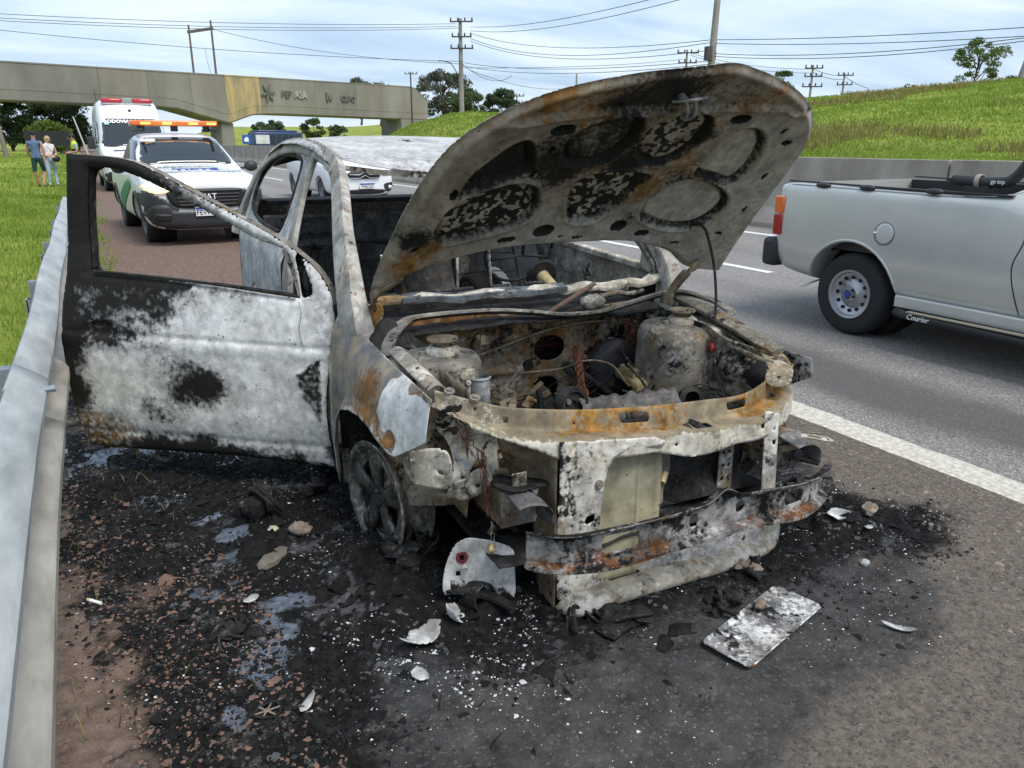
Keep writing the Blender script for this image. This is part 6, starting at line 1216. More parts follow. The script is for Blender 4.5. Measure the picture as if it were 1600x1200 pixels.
lb = MB(); lb.box((-.42, 1.95, 2.62), (.56, .26, .13)); lb.box((.42, 1.95, 2.62), (.56, .26, .13)); lb = lb.build('light_bar', P_redbar, am, bevel=.04); MB().box((0, 1.95, 2.63), (.26, .24, .14)).build('siren', mat('siren_grey', (.3, .32, .3), .4), lb, bevel=.02); MB().box((0, 1.95, 2.55), (1.3, .16, .06)).build('light_bar_base', P_chrome, lb)
MB().ball((.02, 1.62, 2.32), (.05, .03, .06)).build('camera_pod', P_black, am, 180); MB().box((-.66, 1.32, 1.98), (.12, .01, .12), rot=(-.66, 0, 0)).build('windscreen_sticker', mat('sticker_green', (.35, .65, .6), .5), am); MB().cyl((-.8, 2.3, 2.6), (-.82, 2.3, 2.95), .008, n=5).build('antenna', P_black, am)
# ---------------------------------------------------------------- white hatchback in the traffic lane
hb = empty('white_hatchback', (5.98, 18.75, 0), R(2)); tag(hb, 'white hatchback with chevron grille driving past, seen through the burnt car windows', 'car')
st = [(0, sec(.58, .26, .62, hoodtop(.58, .68))), (.05, sec(.72, .20, .70, hoodtop(.72, .76))), (.2, sec(.82, .19, .78, hoodtop(.82, .83))), (.55, sec(.87, .2, .86, hoodtop(.87, .93))), (.95, sec(.88, .2, .92, hoodtop(.88, 1.0))), (1.1, sec(.88, .2, .94, cab(.78, .94, 1.06, .84))), (1.5, sec(.88, .2, .95, cab(.68, .95, 1.28, .84))), (1.9, sec(.88, .2, .96, cab(.62, .96, 1.46, .83))), (2.5, sec(.88, .2, .96, cab(.62, .96, 1.50, .83))), (3.3, sec(.88, .2, .98, cab(.60, .98, 1.46, .82))), (3.9, sec(.86, .22, .98, cab(.58, .98, 1.25, .80))), (4.2, sec(.80, .3, .9, hoodtop(.8, .96))), (4.28, sec(.7, .4, .8, hoodtop(.7, .85)))]
hbb, bv = cage(st, P_white, 'body', hb, 2, [('cyl', s * .6, yy, .31, s * 1.2, .35) for s in (-1, 1) for yy in (.88, 3.48)])
for s in (-1, 1):
    for yy in (.88, 3.48): tyre_wheel(hb, s * .83, yy, .31, .2, .2, s, mat('dark_alloy', (.16, .16, .17), .35, .6)); MB().cyl((s * .4, yy, .33), (s * .62, yy, .33), .345, n=20).build('wheel_well', P_dark, hb)
    decal('headlamp', [(s * .40, .74), (s * .55, .78), (s * .76, .90), (s * .83, .88), (s * .80, .76), (s * .66, .68), (s * .48, .67)], bv, P_lamp, hb, 'y', .022, .014, .008)
    decal('fog_lamp_surround', [(s * .50, .46), (s * .72, .50), (s * .78, .42), (s * .70, .30), (s * .56, .29)], bv, P_black, hb, 'y', .02, .014, .008); MB().ball((s * .66, .02, .39), (.06, .03, .045)).build('fog_lamp', P_lamp, hb, 180)
    mb = MB().ball((s * .98, 1.38, 1.03), (.10, .07, .075)); mb.build('mirror', P_white, hb, 180); decal('side_window', [(1.35, 1.0), (1.8, 1.30), (2.1, 1.38), (3.2, 1.36), (3.5, 1.02)], bv, P_glass, hb, 'x', .05, .006, .004, side=s)
decal('windscreen', [(-.68, 1.06), (0, 1.08), (.68, 1.06), (.58, 1.36), (.3, 1.41), (-.3, 1.41), (-.58, 1.36)], bv, P_glass, hb, 'y', .05, .008, .004)
decal('grille', [(-.38, .76), (0, .79), (.38, .76), (.40, .66), (.30, .60), (-.30, .60), (-.40, .66)], bv, P_dark, hb, 'y', .025, .014, .008); decal('lower_grille', [(-.46, .34), (.46, .34), (.40, .24), (-.40, .24)], bv, P_dark, hb, 'y', .03, .014, .008)
for dz in (0, -.085): MB().tube([(-.38, -.03, .70 + dz), (-.12, -.055, .70 + dz), (0, -.065, .765 + dz), (.12, -.055, .70 + dz), (.38, -.03, .70 + dz)], .013, 6).build('chevron_bar', P_chrome, hb, 60)
plate_no(hb, (.05, -.045, .43), 'FNJC63')
# ---------------------------------------------------------------- silver pickup passing on the right
cp = empty('silver_pickup', (5.905, .36, 0), 0); tag(cp, 'silver compact pickup with black roll bar and spotted steel wheel passing on the road', 'pickup')
def bed(w, z): return [(w * .985, z - .02), (w * .93, z), (w * .5, z), (0, z)]
def side(w, zb, zs, top): return [(0, zb), (w * .82, zb), (w * .95, zb + .06), (w * 1.005, .66), (w * .985, zs - .05)] + top
st = [(0, sec(.62, .30, .66, hoodtop(.62, .72))), (.06, sec(.74, .24, .74, hoodtop(.74, .79))), (.3, sec(.82, .22, .82, hoodtop(.82, .86))), (.9, sec(.85, .22, .88, hoodtop(.85, .94))), (1.1, sec(.85, .22, .9, cab(.76, .90, 1.05, .81))), (1.6, sec(.85, .25, .95, cab(.66, .95, 1.36, .81))), (1.85, sec(.85, .28, .97, cab(.62, .97, 1.46, .81))), (2.25, side(.85, .31, 1.0, cab(.61, 1.02, 1.48, .82))), (2.40, side(.855, .31, 1.05, cab(.63, 1.06, 1.40, .83))), (2.46, side(.855, .31, 1.09, bed(.855, 1.11))), (3.0, side(.855, .31, 1.10, bed(.855, 1.115))), (3.7, side(.855, .33, 1.11, bed(.855, 1.125))), (4.2, side(.85, .37, 1.12, bed(.85, 1.135))), (4.36, side(.84, .40, 1.12, bed(.84, 1.135))), (4.42, side(.825, .45, 1.09, bed(.825, 1.11)))]
cb, bv = cage(st, P_silver, 'body', cp, 2, [('cyl', s * .6, yy, .325, s * 1.2, .40) for s in (-1, 1) for yy in (.82, 3.62)] + [('box', (0, 3.42, 1.0), (1.50, 1.78, .75))])
for s in (-1, 1):
    for yy in (.82, 3.62): tyre_wheel(cp, s * .80, yy, .318, .20, .185, s, None, 12 if s < 0 and yy > 2 else 0); MB().cyl((s * .38, yy, .36), (s * .60, yy, .36), .395, n=24).build('wheel_well', P_dark, cp)
    MB().box((s * .79, 4.362, .795), (.115, .10, .17)).build('tail_lamp', P_tred, cp, bevel=.012); MB().box((s * .792, 4.359, .955), (.115, .10, .14)).build('tail_lamp_upper', P_tor, cp, bevel=.012)
    lipc = crv([(3.62 + .412 * math.cos(a), .325 + .412 * math.sin(a)) for a in np.linspace(R(0), R(180), 16)], 2)
    mb = MB(); pts = []
    for yy, zz in lipc:
        h = bv.ray_cast(Vector((3 * s, yy, zz)), Vector((-s, 0, 0))); pts.append((h[0].x if h[0] else s * .85, yy, zz))
    mb.tube(pts, .010, 6); mb.build('wheel_arch_lip', P_silver, cp, 180)
    mb = MB().sweep([(-.03, -.045), (.03, -.03), (.035, .02), (.01, .045), (-.03, .045)], [(s * .80, 1.26, .335), (s * .80, 2.2, .34), (s * .80, 3.2, .345)]); mb.build('sill', P_silver, cp, 50, bevel=.01)
    MB().tube([(s * .86, 1.3, .26), (s * .90, 1.45, .25), (s * .90, 3.05, .275), (s * .86, 3.15, .275)], .03, 10).build('side_step', P_black, cp, 180); MB().box((s * .905, 2.35, .302), (.045, 1.35, .008)).build('step_pad', mat('step_pad_sand', (.35, .30, .22), .8), cp)
    mb = MB(); dl = [(2.36, 1.0), (2.37, .85), (2.41, .68), (2.34, .40)]
    P_ = []
    for yy, zz in crv(dl, 5):
        h = bv.ray_cast(Vector((3 * s, yy, zz)), Vector((-s, 0, 0))); P_.append((h[0].x if h[0] else s * .85, yy, zz))
    mb.tube(P_, .0045, 5); mb.build('door_gap', P_ink, cp)
    MB().sweep([(-.022, -.006), (.022, -.006), (.022, .006), (-.022, .006)], [(s * .80, 2.50, 1.125), (s * .80, 3.4, 1.135), (s * .795, 4.30, 1.150)]).build('bed_rail', P_black, cp)
    for yy in (3.02, 3.55, 3.95): MB().ball((s * .825, yy, 1.128), (.03, .07, .022), nu=10, nv=6).build('tie_hook', P_black, cp, 180)
    rb = crv([(s * .70, 2.98, 1.205), (s * .70, 2.68, 1.20), (s * .70, 2.57, 1.24), (s * .68, 2.47, 1.42), (s * .62, 2.42, 1.56), (s * .35, 2.41, 1.60), (0, 2.41, 1.605)], 6); MB().tube(rb, .035, 12).build('roll_bar', P_black, cp, 180)
    mb = MB().box((s * .70, 2.80, 1.15), (.06, .16, .05)); mb.build('roll_bar_bracket', P_black, cp, bevel=.006); MB().lathe([(.038, -.015), (.046, -.015), (.046, .015), (.038, .015)], (s * .70, 2.80, 1.203), axis=(0, 1, 0), n=16).build('roll_bar_clamp', mat('clamp_tan', (.35, .31, .26), .5, .3), cp)
    decal('side_window', [(1.30, .98), (1.55, 1.22), (1.78, 1.36), (2.22, 1.37), (2.28, 1.02)], bv, P_glass, cp, 'x', .03, .006, .004, side=s); MB().ball((s * .95, 1.35, 1.02), (.09, .06, .07)).build('mirror', P_black, cp, 180)
    decal('headlamp', [(s * .42, .74), (s * .74, .80), (s * .78, .72), (s * .70, .62), (s * .44, .62)], bv, P_lamp, cp, 'y', .03, .012, .008)
MB().box((0, 4.43, .56), (1.70, .16, .24)).build('rear_bumper', P_black, cp, bevel=.04); decal('windscreen', [(-.66, 1.02), (0, 1.04), (.66, 1.02), (.56, 1.36), (-.56, 1.36)], bv, P_glass, cp, 'y', .05, .008, .004); decal('bumper', [(-.78, .52), (.78, .52), (.76, .30), (-.76, .30)], bv, P_black, cp, 'y', .05, .012, .02)
MB().box((0, 3.42, .66), (1.49, 1.76, .03)).build('bed_floor', P_black, cp)
# bed gap: dark liner along the top
for s in (-1, 1): MB().box((s * .735, 3.42, .90), (.02, 1.74, .45)).build('bed_liner', P_dark, cp)
h = bv.ray_cast(Vector((-3, 3.34, .815)), Vector((1, 0, 0)))[0]
cap_ = MB().lathe([(.0, .003), (.060, .003), (.074, .002), (.0785, -.004)], tuple(h), axis=(-1, 0, .05), n=32).build('fuel_flap', P_silver, cp, 50); MB().lathe([(.079, .003), (.082, .0035), (.0825, -.004)], tuple(h), axis=(-1, 0, .05), n=32).build('flap_gap', P_ink, cap_); MB().ball((h.x - .006, h.y + .075, h.z - .002), (.008, .016, .014), nu=8, nv=6).build('flap_catch', P_chrome, cap_, 180)
text_mesh('step_lettering', 'Courier', .052, P_whitetxt, cp, frame((-.932, 2.93, .272), (0, -1, 0), (0, 0, 1)), .002, shear=.2)
text_mesh('bar_lettering', 'gp top', .036, P_whitetxt, cp, frame((-.736, 2.66, 1.205), (0, -1, 0), (0, 0, 1)), .002)
MB().lathe([(.0, .0), (.028, .0), (.028, -.01)], (-.81, 3.62, .318), axis=(-1, 0, 0), n=20).build('wheel_badge', mat('badge_blue', (.03, .06, .25), .4), cp)
# ---------------------------------------------------------------- traffic queue far under the overpass (copies of the hatchback, other colours)
for k, (x, y, c, lab) in enumerate([(5.2, 95, (.35, .02, .02), 'small red car queuing far back on the highway lane'), (8.6, 120, (.70, .71, .72), 'distant pale car in the queue under the overpass'), (5.1, 135, (.25, .27, .3), 'distant dark grey car in the queue under the overpass'), (8.4, 88, (.5, .52, .54), 'distant silver car in the far lane before the overpass')]):
    q = children_copy(hb); q.location = (x, y, 0); q['label'] = lab; q['group'] = 'cars queuing far down the highway'; q.name = 'distant_car'
    pm = mat('distant_paint_%d' % k, c, .35, coat=.4)
    for ch in q.children:
        if ch.name.startswith('body'): ch.data = ch.data.copy(); ch.data.materials.clear(); ch.data.materials.append(pm)
        if ch.name.startswith(('chevron', 'number_plate')):
            for g in list(ch.children): bpy.data.objects.remove(g)
            bpy.data.objects.remove(ch)

# ================================================================== OVERPASS
M_br = mat('overpass_concrete', (.185, .168, .135), .9, cols=(.275, .255, .215), nscale=.16, bump=.3, bscale=3, stretch=(1, 1, .45))
M_br2 = mat('overpass_concrete_grey', (.16, .15, .125), .9, cols=(.245, .235, .20), nscale=.2, bump=.3, bscale=3, stretch=(1, 1, .45))
M_bry = mat('ochre_stained_concrete', (.22, .19, .13), .9, cols=(.50, .37, .16), nscale=.9, bump=.3, bscale=3, stretch=(1, 1, .22))
ov = empty('overpass', (22.8, 152, 0)); tag(ov, 'long concrete railway overpass girder with raised metal lettering crossing the highway', 'overpass')
OD = Vector((81.5, 47, 0)).normalized(); ON = Vector((OD.y, -OD.x, 0)); O0 = Vector((-8.4, 131.1, 0))
def OW(s, z, n=0.): return O0 + OD * s + ON * n + Vector((0, 0, z)) - Vector((22.8, 152, 0))
otop = lambda s: 11.95 + s * .0175
obot = lambda s: float(np.interp(s, [-80, 24, 27, 36.6, 37.4, 42.5, 48, 94], [6.75, 6.75, 6.6, 4.6, 4.6, 6.1, 6.35, 6.3]))
segs = [-75, -48, -24, -4, 14, 22, 30, 37, 44.6, 58, 70, 78, 94]
for a, b in zip(segs[:-1], segs[1:]):
    ss_ = np.linspace(a, b - .05, 9); mb = MB(); rows = []
    for s_ in ss_:
        t_, b_ = otop(s_), obot(s_)
        if s_ > 89: t_ -= (s_ - 89) * .58
        k = random.Random(int(a * 10)).uniform(0, .06)
        rows.append([OW(s_, b_, -4.5), OW(s_, b_, -.25), OW(s_, b_ + .25, k), OW(s_, b_ + 1.5, k + .02), OW(s_, b_ + 1.56, k + .06), OW(s_, t_ - .2, k + .06), OW(s_, t_ - .2, k + .12), OW(s_, t_, k + .12), OW(s_, t_, -4.5), OW(s_, b_, -4.5)])
    mb.grid(rows); n = 10
    mb.f.append(tuple(range(9))); mb.m.append(0); mb.f.append(tuple(range(8 * n + 8, 8 * n - 1, -1))); mb.m.append(0)
    mb.build('girder_segment', M_bry if a == 37 else (M_br2 if a in (-4, 22, 58) else M_br), ov, 30)
mb = MB()
for s_ in (36, 38): pass
mb.prism([OW(35.6, -.5, -.6), OW(38.6, -.5, -.6), OW(38.4, 4.7, -.6), OW(35.8, 4.7, -.6)], ON * -3.2); mb.build('pier', M_br2, ov, None, bevel=.15)
mb = MB().prism([OW(-30, -.5, -.6), OW(-27, -.5, -.6), OW(-27, 6.8, -.6), OW(-30, 6.8, -.6)], ON * -3.2); mb.build('pier', M_br2, ov, None, bevel=.15)
mb = MB().prism([OW(84, 1, .2), OW(97, 1, .2), OW(97, 6.4, .2), OW(84, 6.4, .2)], ON * -6); mb.build('abutment', M_br2, ov)
M_let = mat('raised_metal_letters', (.42, .42, .40), .5, .3, noise=.3, nscale=2); M_let2 = mat('weathered_metal_emblem', (.16, .16, .15), .6, .3, noise=.3)
text_mesh('overpass_lettering', 'FEP', 1.75, M_let2, ov, frame(OW(50.6, 10.0, .25), OD, (0, 0, 1)), .12, bold=.02); text_mesh('overpass_lettering', 'ASA', 1.75, M_let, ov, frame(OW(54.2, 10.0, .25), OD, (0, 0, 1)), .12, bold=.03)
text_mesh('overpass_lettering', 'CBPO', 1.6, M_let2, ov, frame(OW(67.2, 9.9, .25), OD, (0, 0, 1)), .12, bold=.05)
mb = MB()
for k in range(6):
    a = k * math.pi / 3 + .2; d_ = OD * math.cos(a) + Vector((0, 0, math.sin(a))); e_ = OD * -math.sin(a) + Vector((0, 0, math.cos(a))); c_ = OW(46.2, 10.0, .22)
    mb.prism([c_, c_ + d_ * .8 + e_ * .28, c_ + d_ * 1.75, c_ + d_ * .8 - e_ * .28], ON * .2)
mb.build('overpass_emblem', M_let2, ov)
mb = MB(); c_ = OW(61.8, 10.0, .22)
mb.prism([c_ + OD * x + Vector((0, 0, z)) for x, z in [(-.9, .9), (-.4, .9), (-.4, -.9), (-.9, -.6)]], ON * .2); mb.prism([c_ + OD * x + Vector((0, 0, z)) for x, z in [(-.2, .2), (.5, .6), (.9, .0), (.4, -.6), (-.2, -.3)]], ON * .2); mb.build('overpass_emblem', M_let2, ov)
M_mast = mat('weathered_mast_steel', (.13, .11, .10), .7, .3, noise=.3)
ms = empty('catenary_mast', (20.8, 152.5, 12.4)); tag(ms, 'old H shaped steel catenary mast standing on top of the overpass', 'mast')
for (x, y, z1) in ((-1.6, .6, 8.2), (1.9, -.6, 9.0)):
    MB().box((x, y, z1 / 2 - .2), (.34, .34, z1 + .4), taper=(.8, .8)).build('mast_leg', M_mast, ms)
MB().box((.15, 0, 7.4), (4.4, .3, .45), rot=(0, R(-9), R(-19))).build('mast_crossbar', M_mast, ms); MB().tube([(1.2, -.3, 0), (.7, -.2, 2.5), (.6, -.1, 4.4)], .03, 5).build('stay_rod', M_mast, ms)
# ================================================================== POLES AND WIRES
M_pole = mat('pole_concrete', (.27, .25, .23), .85, noise=.2, nscale=1.5); M_wood = mat('dark_wood_pole', (.07, .05, .04), .9, noise=.3, nscale=2); M_ins = mat('insulator_brown', (.06, .05, .05), .5); M_wire = mat('power_cable', (.03, .03, .033), .6)
def gz(x, y): return float(terrain_z(np.array([x]), np.array([y]))[0])
def pole(x, y, top, r, label, arms=(), m=None, lean=0, name='utility_pole', group=None, extra=None):
    z0 = gz(x, y) - .6; e = empty(name, (x, y, z0)); tag(e, label, 'pole', group)
    MB().cyl((0, 0, 0), (lean, 0, top - z0), r, r * .62, 10).build('shaft', m or M_pole, e, 60)
    for (dz, w, t) in arms:
        a = MB().box((lean, -r, top - z0 - dz), (w, .12 * t, .14 * t), rot=(0, 0, R(-30))).build('crossarm', M_ins, e)
        for k in np.linspace(-.46, .46, 4): MB().lathe([(.0, .38 * t), (.06 * t, .34 * t), (.10 * t, .2 * t), (.07 * t, .18 * t), (.10 * t, .1 * t), (.05 * t, .0)], (lean + k * w * .866, -r - k * w * .5 * 1.0, top - z0 - dz + .06), n=7).build('insulator', M_ins, a)
    if extra: extra(e, top - z0)
    return e
def lamp_arm(e, h):
    MB().tube([(-.1, 0, h - 7.3), (-.9, .3, h - 5.9), (-1.3, .5, h - 5.3), (-2.3, .9, h - 5.1)], .06, 6).build('lamp_arm', M_ins, e); MB().box((-2.5, 1.0, h - 5.1), (.6, .25, .12), rot=(0, 0, R(-22))).build('lamp_head', M_ins, e, bevel=.04)
pole(45.6, 99.2, 16.7, .36, 'tall concrete utility pole with three crossarms and a street lamp arm near the overpass end', [(.4, 3.0, 1.2), (2.2, 2.6, 1.2), (3.6, 3.0, 1.2)], extra=lamp_arm)
def box_arm(e, h): MB().box((-.25, -.1, h - 5.6), (.35, .3, .75)).build('junction_box', M_ins, e); MB().tube(crv([(.15, 0, h - 5.3), (.40, 0, h - 5.4), (.36, 0, h - 6.0), (.12, 0, h - 6.1)], 4), .05, 6).build('cable_loop', M_ins, e)
pole(33.4, 37.6, 12.0, .26, 'plain tall concrete pole with a black junction box rising behind the raised hood', [], lean=.35, extra=box_arm)
pole(42.6, 109.8, 10.9, .14, 'thin dark wooden pole in front of the overpass end', [(.25, 1.8, .7)], M_wood)
SP = 'far utility poles on the plateau'
pole(106.6, 126.6, 18.6, .3, 'distant two arm utility pole between the lamp pole and the junction box pole', [(.6, 4.2, 1.6), (2.4, 3.6, 1.6)], group=SP)
pole(110.5, 98.8, 13.8, .26, 'distant three arm utility pole beside a small round tree on the plateau', [(.5, 3, 1.4), (1.8, 3, 1.4), (3.4, 3.4, 1.4)], group=SP)
pole(132.8, 110.8, 14.3, .26, 'distant two arm utility pole second along the plateau line', [(.5, 3, 1.4), (2.2, 3, 1.4)], group=SP)
pole(155.5, 123, 12.6, .26, 'distant short bare pole at the end of the plateau line', [], group=SP)
pole(93.2, 145.2, 15, .26, 'distant bare pole top just showing above the raised hood edge', [], group=SP)
pole(112.1, 206, 14.6, .28, 'farthest small crossarm pole beyond the embankment', [(.6, 4, 1.8), (2.4, 3, 1.8)], group=SP)
pole(-5.2, 74.5, 5.6, .2, 'leaning wooden pole on the left verge before the overpass', [], mat('grey_wood_pole', (.20, .17, .14), .9, noise=.3), lean=-.5)
e = empty('leaning_post', (.6, 70, -.3)); tag(e, 'slim pale post leaning beside the traffic officer', 'post'); MB().cyl((0, 0, 0), (-.8, 0, 3.6), .06, .05, 8).build('shaft', mat('pale_post_paint', (.5, .5, .48), .7), e)
bp_ = empty('broken_pole', (60, 35.5, 3.2)); tag(bp_, 'grey concrete pole stub leaning on the hillside behind the pickup', 'pole'); MB().cyl((0, 0, -1), (1.2, -.5, 5.2), .25, .2, 10).build('shaft', M_pole, bp_)
CL = ['upper power cable running from the crossarm lamp pole out over the overpass'] * 3 + ['lower single cable dipping from the lamp arm across the overpass'] + ['power cable climbing steeply from the crossarm lamp pole out of view'] * 2 + ['sagging cable from the lamp pole crossarms to the junction box pole'] * 3 + ['low cable from the lamp pole to the foot of the junction box'] * 2 + ['faint cable from the lamp pole to the distant two arm pole'] + ['upper cable running right from the junction box pole over the hill'] * 2 + ['lower cable running right from the junction box over the hill'] * 2 + ['loose cable curling down behind the lamp pole'] + ['distant cable between the two arm pole and the three arm pole'] * 2 + ['distant short cable between the plateau poles'] * 2 + ['distant cable reaching the short bare pole', 'farthest cable beyond the embankment', 'cable from the lamp pole to the bare pole behind the hood', 'cable from the catenary mast to the lamp pole']; ci = 0
for (a, b, sag) in [((-14.95,95.52,13.25),(45.29,99.94,16.15),1.2),((-15.0,95.43,12.91),(45.39,99.77,15.84),1.4),((-15.03,95.37,12.69),(45.51,99.62,15.6),1.5),((-16.13,120.65,15.18),(45.33,98.24,11.46),1.5),((46.92,98.92,15.76),(32.14,39.29,9.82),1.2),((46.85,98.79,15.28),(33.11,38.72,9.68),1.6),((46.81,98.7,14.96),(33.5,37.61,7.17),2.0),((46.71,98.52,14.33),(33.48,37.57,7.03),2.6),((46.66,98.43,14.01),(33.45,37.44,6.6),2.4),((45.45,98.12,11.31),(33.29,37.3,5.99),1.2),((45.39,98.01,10.91),(33.26,37.25,5.81),1.4),((45.21,98.02,10.67),(106.95,126.63,16.95),1.0),((33.67,37.52,7.17),(35.36,18.31,5.89),0.3),((33.63,37.47,6.96),(35.31,18.22,5.55),0.4),((33.48,37.34,6.39),(35.32,18.24,5.65),0.8),((33.46,37.3,6.24),(35.31,18.22,5.55),0.9),((45.28,98.15,11.15),(81.28,151.49,14.68),3),((107.13,126.96,18.14),(110.87,99.4,13.23),1.5),((107.39,126.65,17.66),(110.77,99.23,12.61),1.7),((110.9,99.46,13.44),(133.25,111.41,13.85),0.8),((110.81,99.29,12.82),(133.15,111.21,13.13),0.8),((133.25,111.41,13.85),(155.49,122.9,12.8),0.6),((78.2,247.28,11.75),(111.95,205.57,12.29),1.0),((46.12,97.42,10.35),(92.82,144.52,12.51),2.5),((22.98,153.84,20.3),(45.28,98.15,11.15),2.0)]:
    mid = (Vector(a) + Vector(b)) / 2; P = []
    for t in np.linspace(0, 1, 22): q = Vector(a).lerp(Vector(b), t); q.z -= sag * 4 * t * (1 - t) * .5; P.append(q - mid)
    dcam = min(Vector(a).length, Vector(b).length); dm = mid.length
    o = MB().tube(P, [.012 + .00022 * (Vector(p) + mid).length for p in P], 4).build('power_cable', M_wire, None, 180); o.location = mid
    tag(o, CL[ci], 'cable', 'power cables strung between the poles'); ci += 1
# ================================================================== TREES
M_bark = mat('tree_bark', (.10, .075, .055), .9, noise=.3, nscale=3)
def leafmat(n, a, b): return mat(n, a, .7, cols=b, nscale=.9, spec=.2, leafy=.35)
L_dark = leafmat('dark_foliage', (.04, .065, .032), (.095, .13, .06)); L_mid = leafmat('mid_foliage', (.055, .085, .032), (.125, .165, .06)); L_euc = leafmat('grey_green_foliage', (.075, .09, .065), (.16, .175, .12)); L_light = leafmat('light_foliage', (.07, .12, .02), (.17, .22, .045))  # far foliage paled in the colour itself to suggest haze
def tree(x, y, h, w, label, lm, seed=1, trunk=.35, nclump=26, leaf=.35, per=110, cat='tree', group=None, name='tree', z=None, spread=1.0):
    rt = np.random.default_rng(seed); z0 = gz(x, y) - .2 if z is None else z; e = empty(name, (x, y, z0)); tag(e, label, cat, group)
    th = h * trunk; mb = MB(); V = []; F = []; cl = []
    mb.tube(crv([(0, 0, 0), (.03 * h * rt.uniform(-1, 1), 0, th * .6), (.04 * h * rt.uniform(-1, 1), .02 * h, th), (.03 * h * rt.uniform(-1, 1), 0, h * .8)], 4), list(np.linspace(.028 * h, .006 * h, 13)), 7)
    for k in range(nclump):
        u = rt.uniform(0, 1); zz = th + (h - th) * u; rad = w * .5 * math.sqrt(max(.02, 1 - (2 * u - .85) ** 2 * .8)) * rt.uniform(.25, 1.0) ** .6
        a = rt.uniform(0, 6.283); c = np.array([rad * math.cos(a), rad * math.sin(a), zz]); cl.append(c)
        if k % 2 == 0: mb.tube([(0, 0, max(.3 * th, zz - .35 * h * rt.uniform(.5, 1))), tuple(c * np.array([.55, .55, 1]) - np.array([0, 0, .05 * h])), tuple(c)], [.010 * h, .006 * h, .003 * h], 5)
    mb.build('trunk', M_bark, e, 180)
    for c in cl:
        r_ = w * rt.uniform(.10, .20) * spread; n = int(per * rt.uniform(.6, 1.3)); d_ = rt.normal(0, 1, (n, 3)); d_ /= np.linalg.norm(d_, axis=1)[:, None]; p = c + d_ * (r_ * rt.uniform(.2, 1, (n, 1)) ** .5) * np.array([1, 1, .62])
        ax = rt.normal(0, 1, (n, 3)); ax /= np.linalg.norm(ax, axis=1)[:, None]; bx = np.cross(ax, rt.normal(0, 1, (n, 3))); bx /= np.linalg.norm(bx, axis=1)[:, None]; s_ = leaf * rt.uniform(.5, 1.2, (n, 1))
        q = np.stack([p - ax * s_, p + bx * s_ * .45, p + ax * s_, p - bx * s_ * .45], 1).reshape(-1, 3); b0 = sum(len(v) for v in V); V.append(q); F.append(b0 + np.arange(n * 4).reshape(n, 4))
    link_mesh('crown', np_mesh('crown', np.concatenate(V), np.concatenate(F)), lm, e); return e
tree(84.5, 53.6, 6.3, 5.2, 'slender open crowned tree standing alone on the hill crest', L_light, 3, .38, 34, .14, 120, spread=.7)
tree(57.4, 54.6, 2.6, 2.7, 'small round tree peeking over the raised hood edge', L_mid, 4, .2, 16, .16, 60)
tree(77.0, 55.6, 1.9, 2.0, 'tiny sparse bush on the ridge left of the slender tree', L_mid, 5, .2, 10, .14, 40, 'bush', name='bush')
tree(86, 50.5, 2.2, 2.4, 'low dark bush beside the slender hill crest tree', L_dark, 6, .2, 14, .15, 60, 'bush', name='bush')
tree(97, 58, 2.6, 5.5, 'broad pale bush on the far side of the hill crest', L_light, 61, .15, 18, .2, 60, 'bush', name='bush')
tree(81, 187, 13.5, 15, 'large airy grey green eucalyptus rising behind the overpass end', L_euc, 7, .25, 75, .34, 150, spread=.62)
tree(74.5, 158, 7.4, 9.0, 'rounded dark green tree between the eucalyptus and the lamp pole', L_mid, 8, .15, 60, .3, 150)
tree(79.5, 152.5, 7.2, 7.5, 'dark green tree just behind the crossarm lamp pole', L_dark, 18, .15, 55, .3, 150)
tree(70.5, 221, 12, 9, 'grey green treetop showing above the overpass deck', L_euc, 9, .3, 45, .36, 130, z=6); tree(77.5, 225, 11, 11, 'second grey green treetop above the overpass beside the first', L_euc, 10, .3, 45, .36, 130, z=6)
tree(-8.6, 137, 8.2, 6.6, 'tall dark tree seen under the left end of the overpass', L_dark, 11, .2, 60, .26, 150); tree(-2.6, 146, 8.6, 8.6, 'massive bushy dark green tree under the overpass behind the woman', L_dark, 12, .10, 95, .28, 170); tree(-3.3, 118, 4.0, 5.2, 'rounded yellow green shrub in front of the bushy dark tree', L_light, 13, .05, 50, .2, 150, 'bush', name='bush')
tree(-12.5, 118, 3.2, 6.0, 'dark low shrub at the foot of the left verge trees', L_dark, 14, .05, 50, .2, 150, 'bush', name='bush')
for k, (x, y, h_, w_, lab) in enumerate([(41.5, 214, 5.5, 6.0, 'small dark tree on the field directly right of the pier'), (46, 221, 5.8, 6.5, 'small dark tree second right of the pier on the field'), (53, 206, 6.6, 5.5, 'small tree on the field below the raised emblem letters'), (59, 205, 5.0, 6.0, 'round small tree on the field nearest the embankment'), (48.5, 232, 5, 6, 'distant small tree behind the field trees under the overpass'), (38, 190, 4.0, 4.5, 'lowest shrubby tree on the field just above the blue bus')]): tree(x, y, h_, w_, lab, L_dark if k % 2 else L_mid, 30 + k,   .25, 28, .3, 120, group='small trees on the far field')
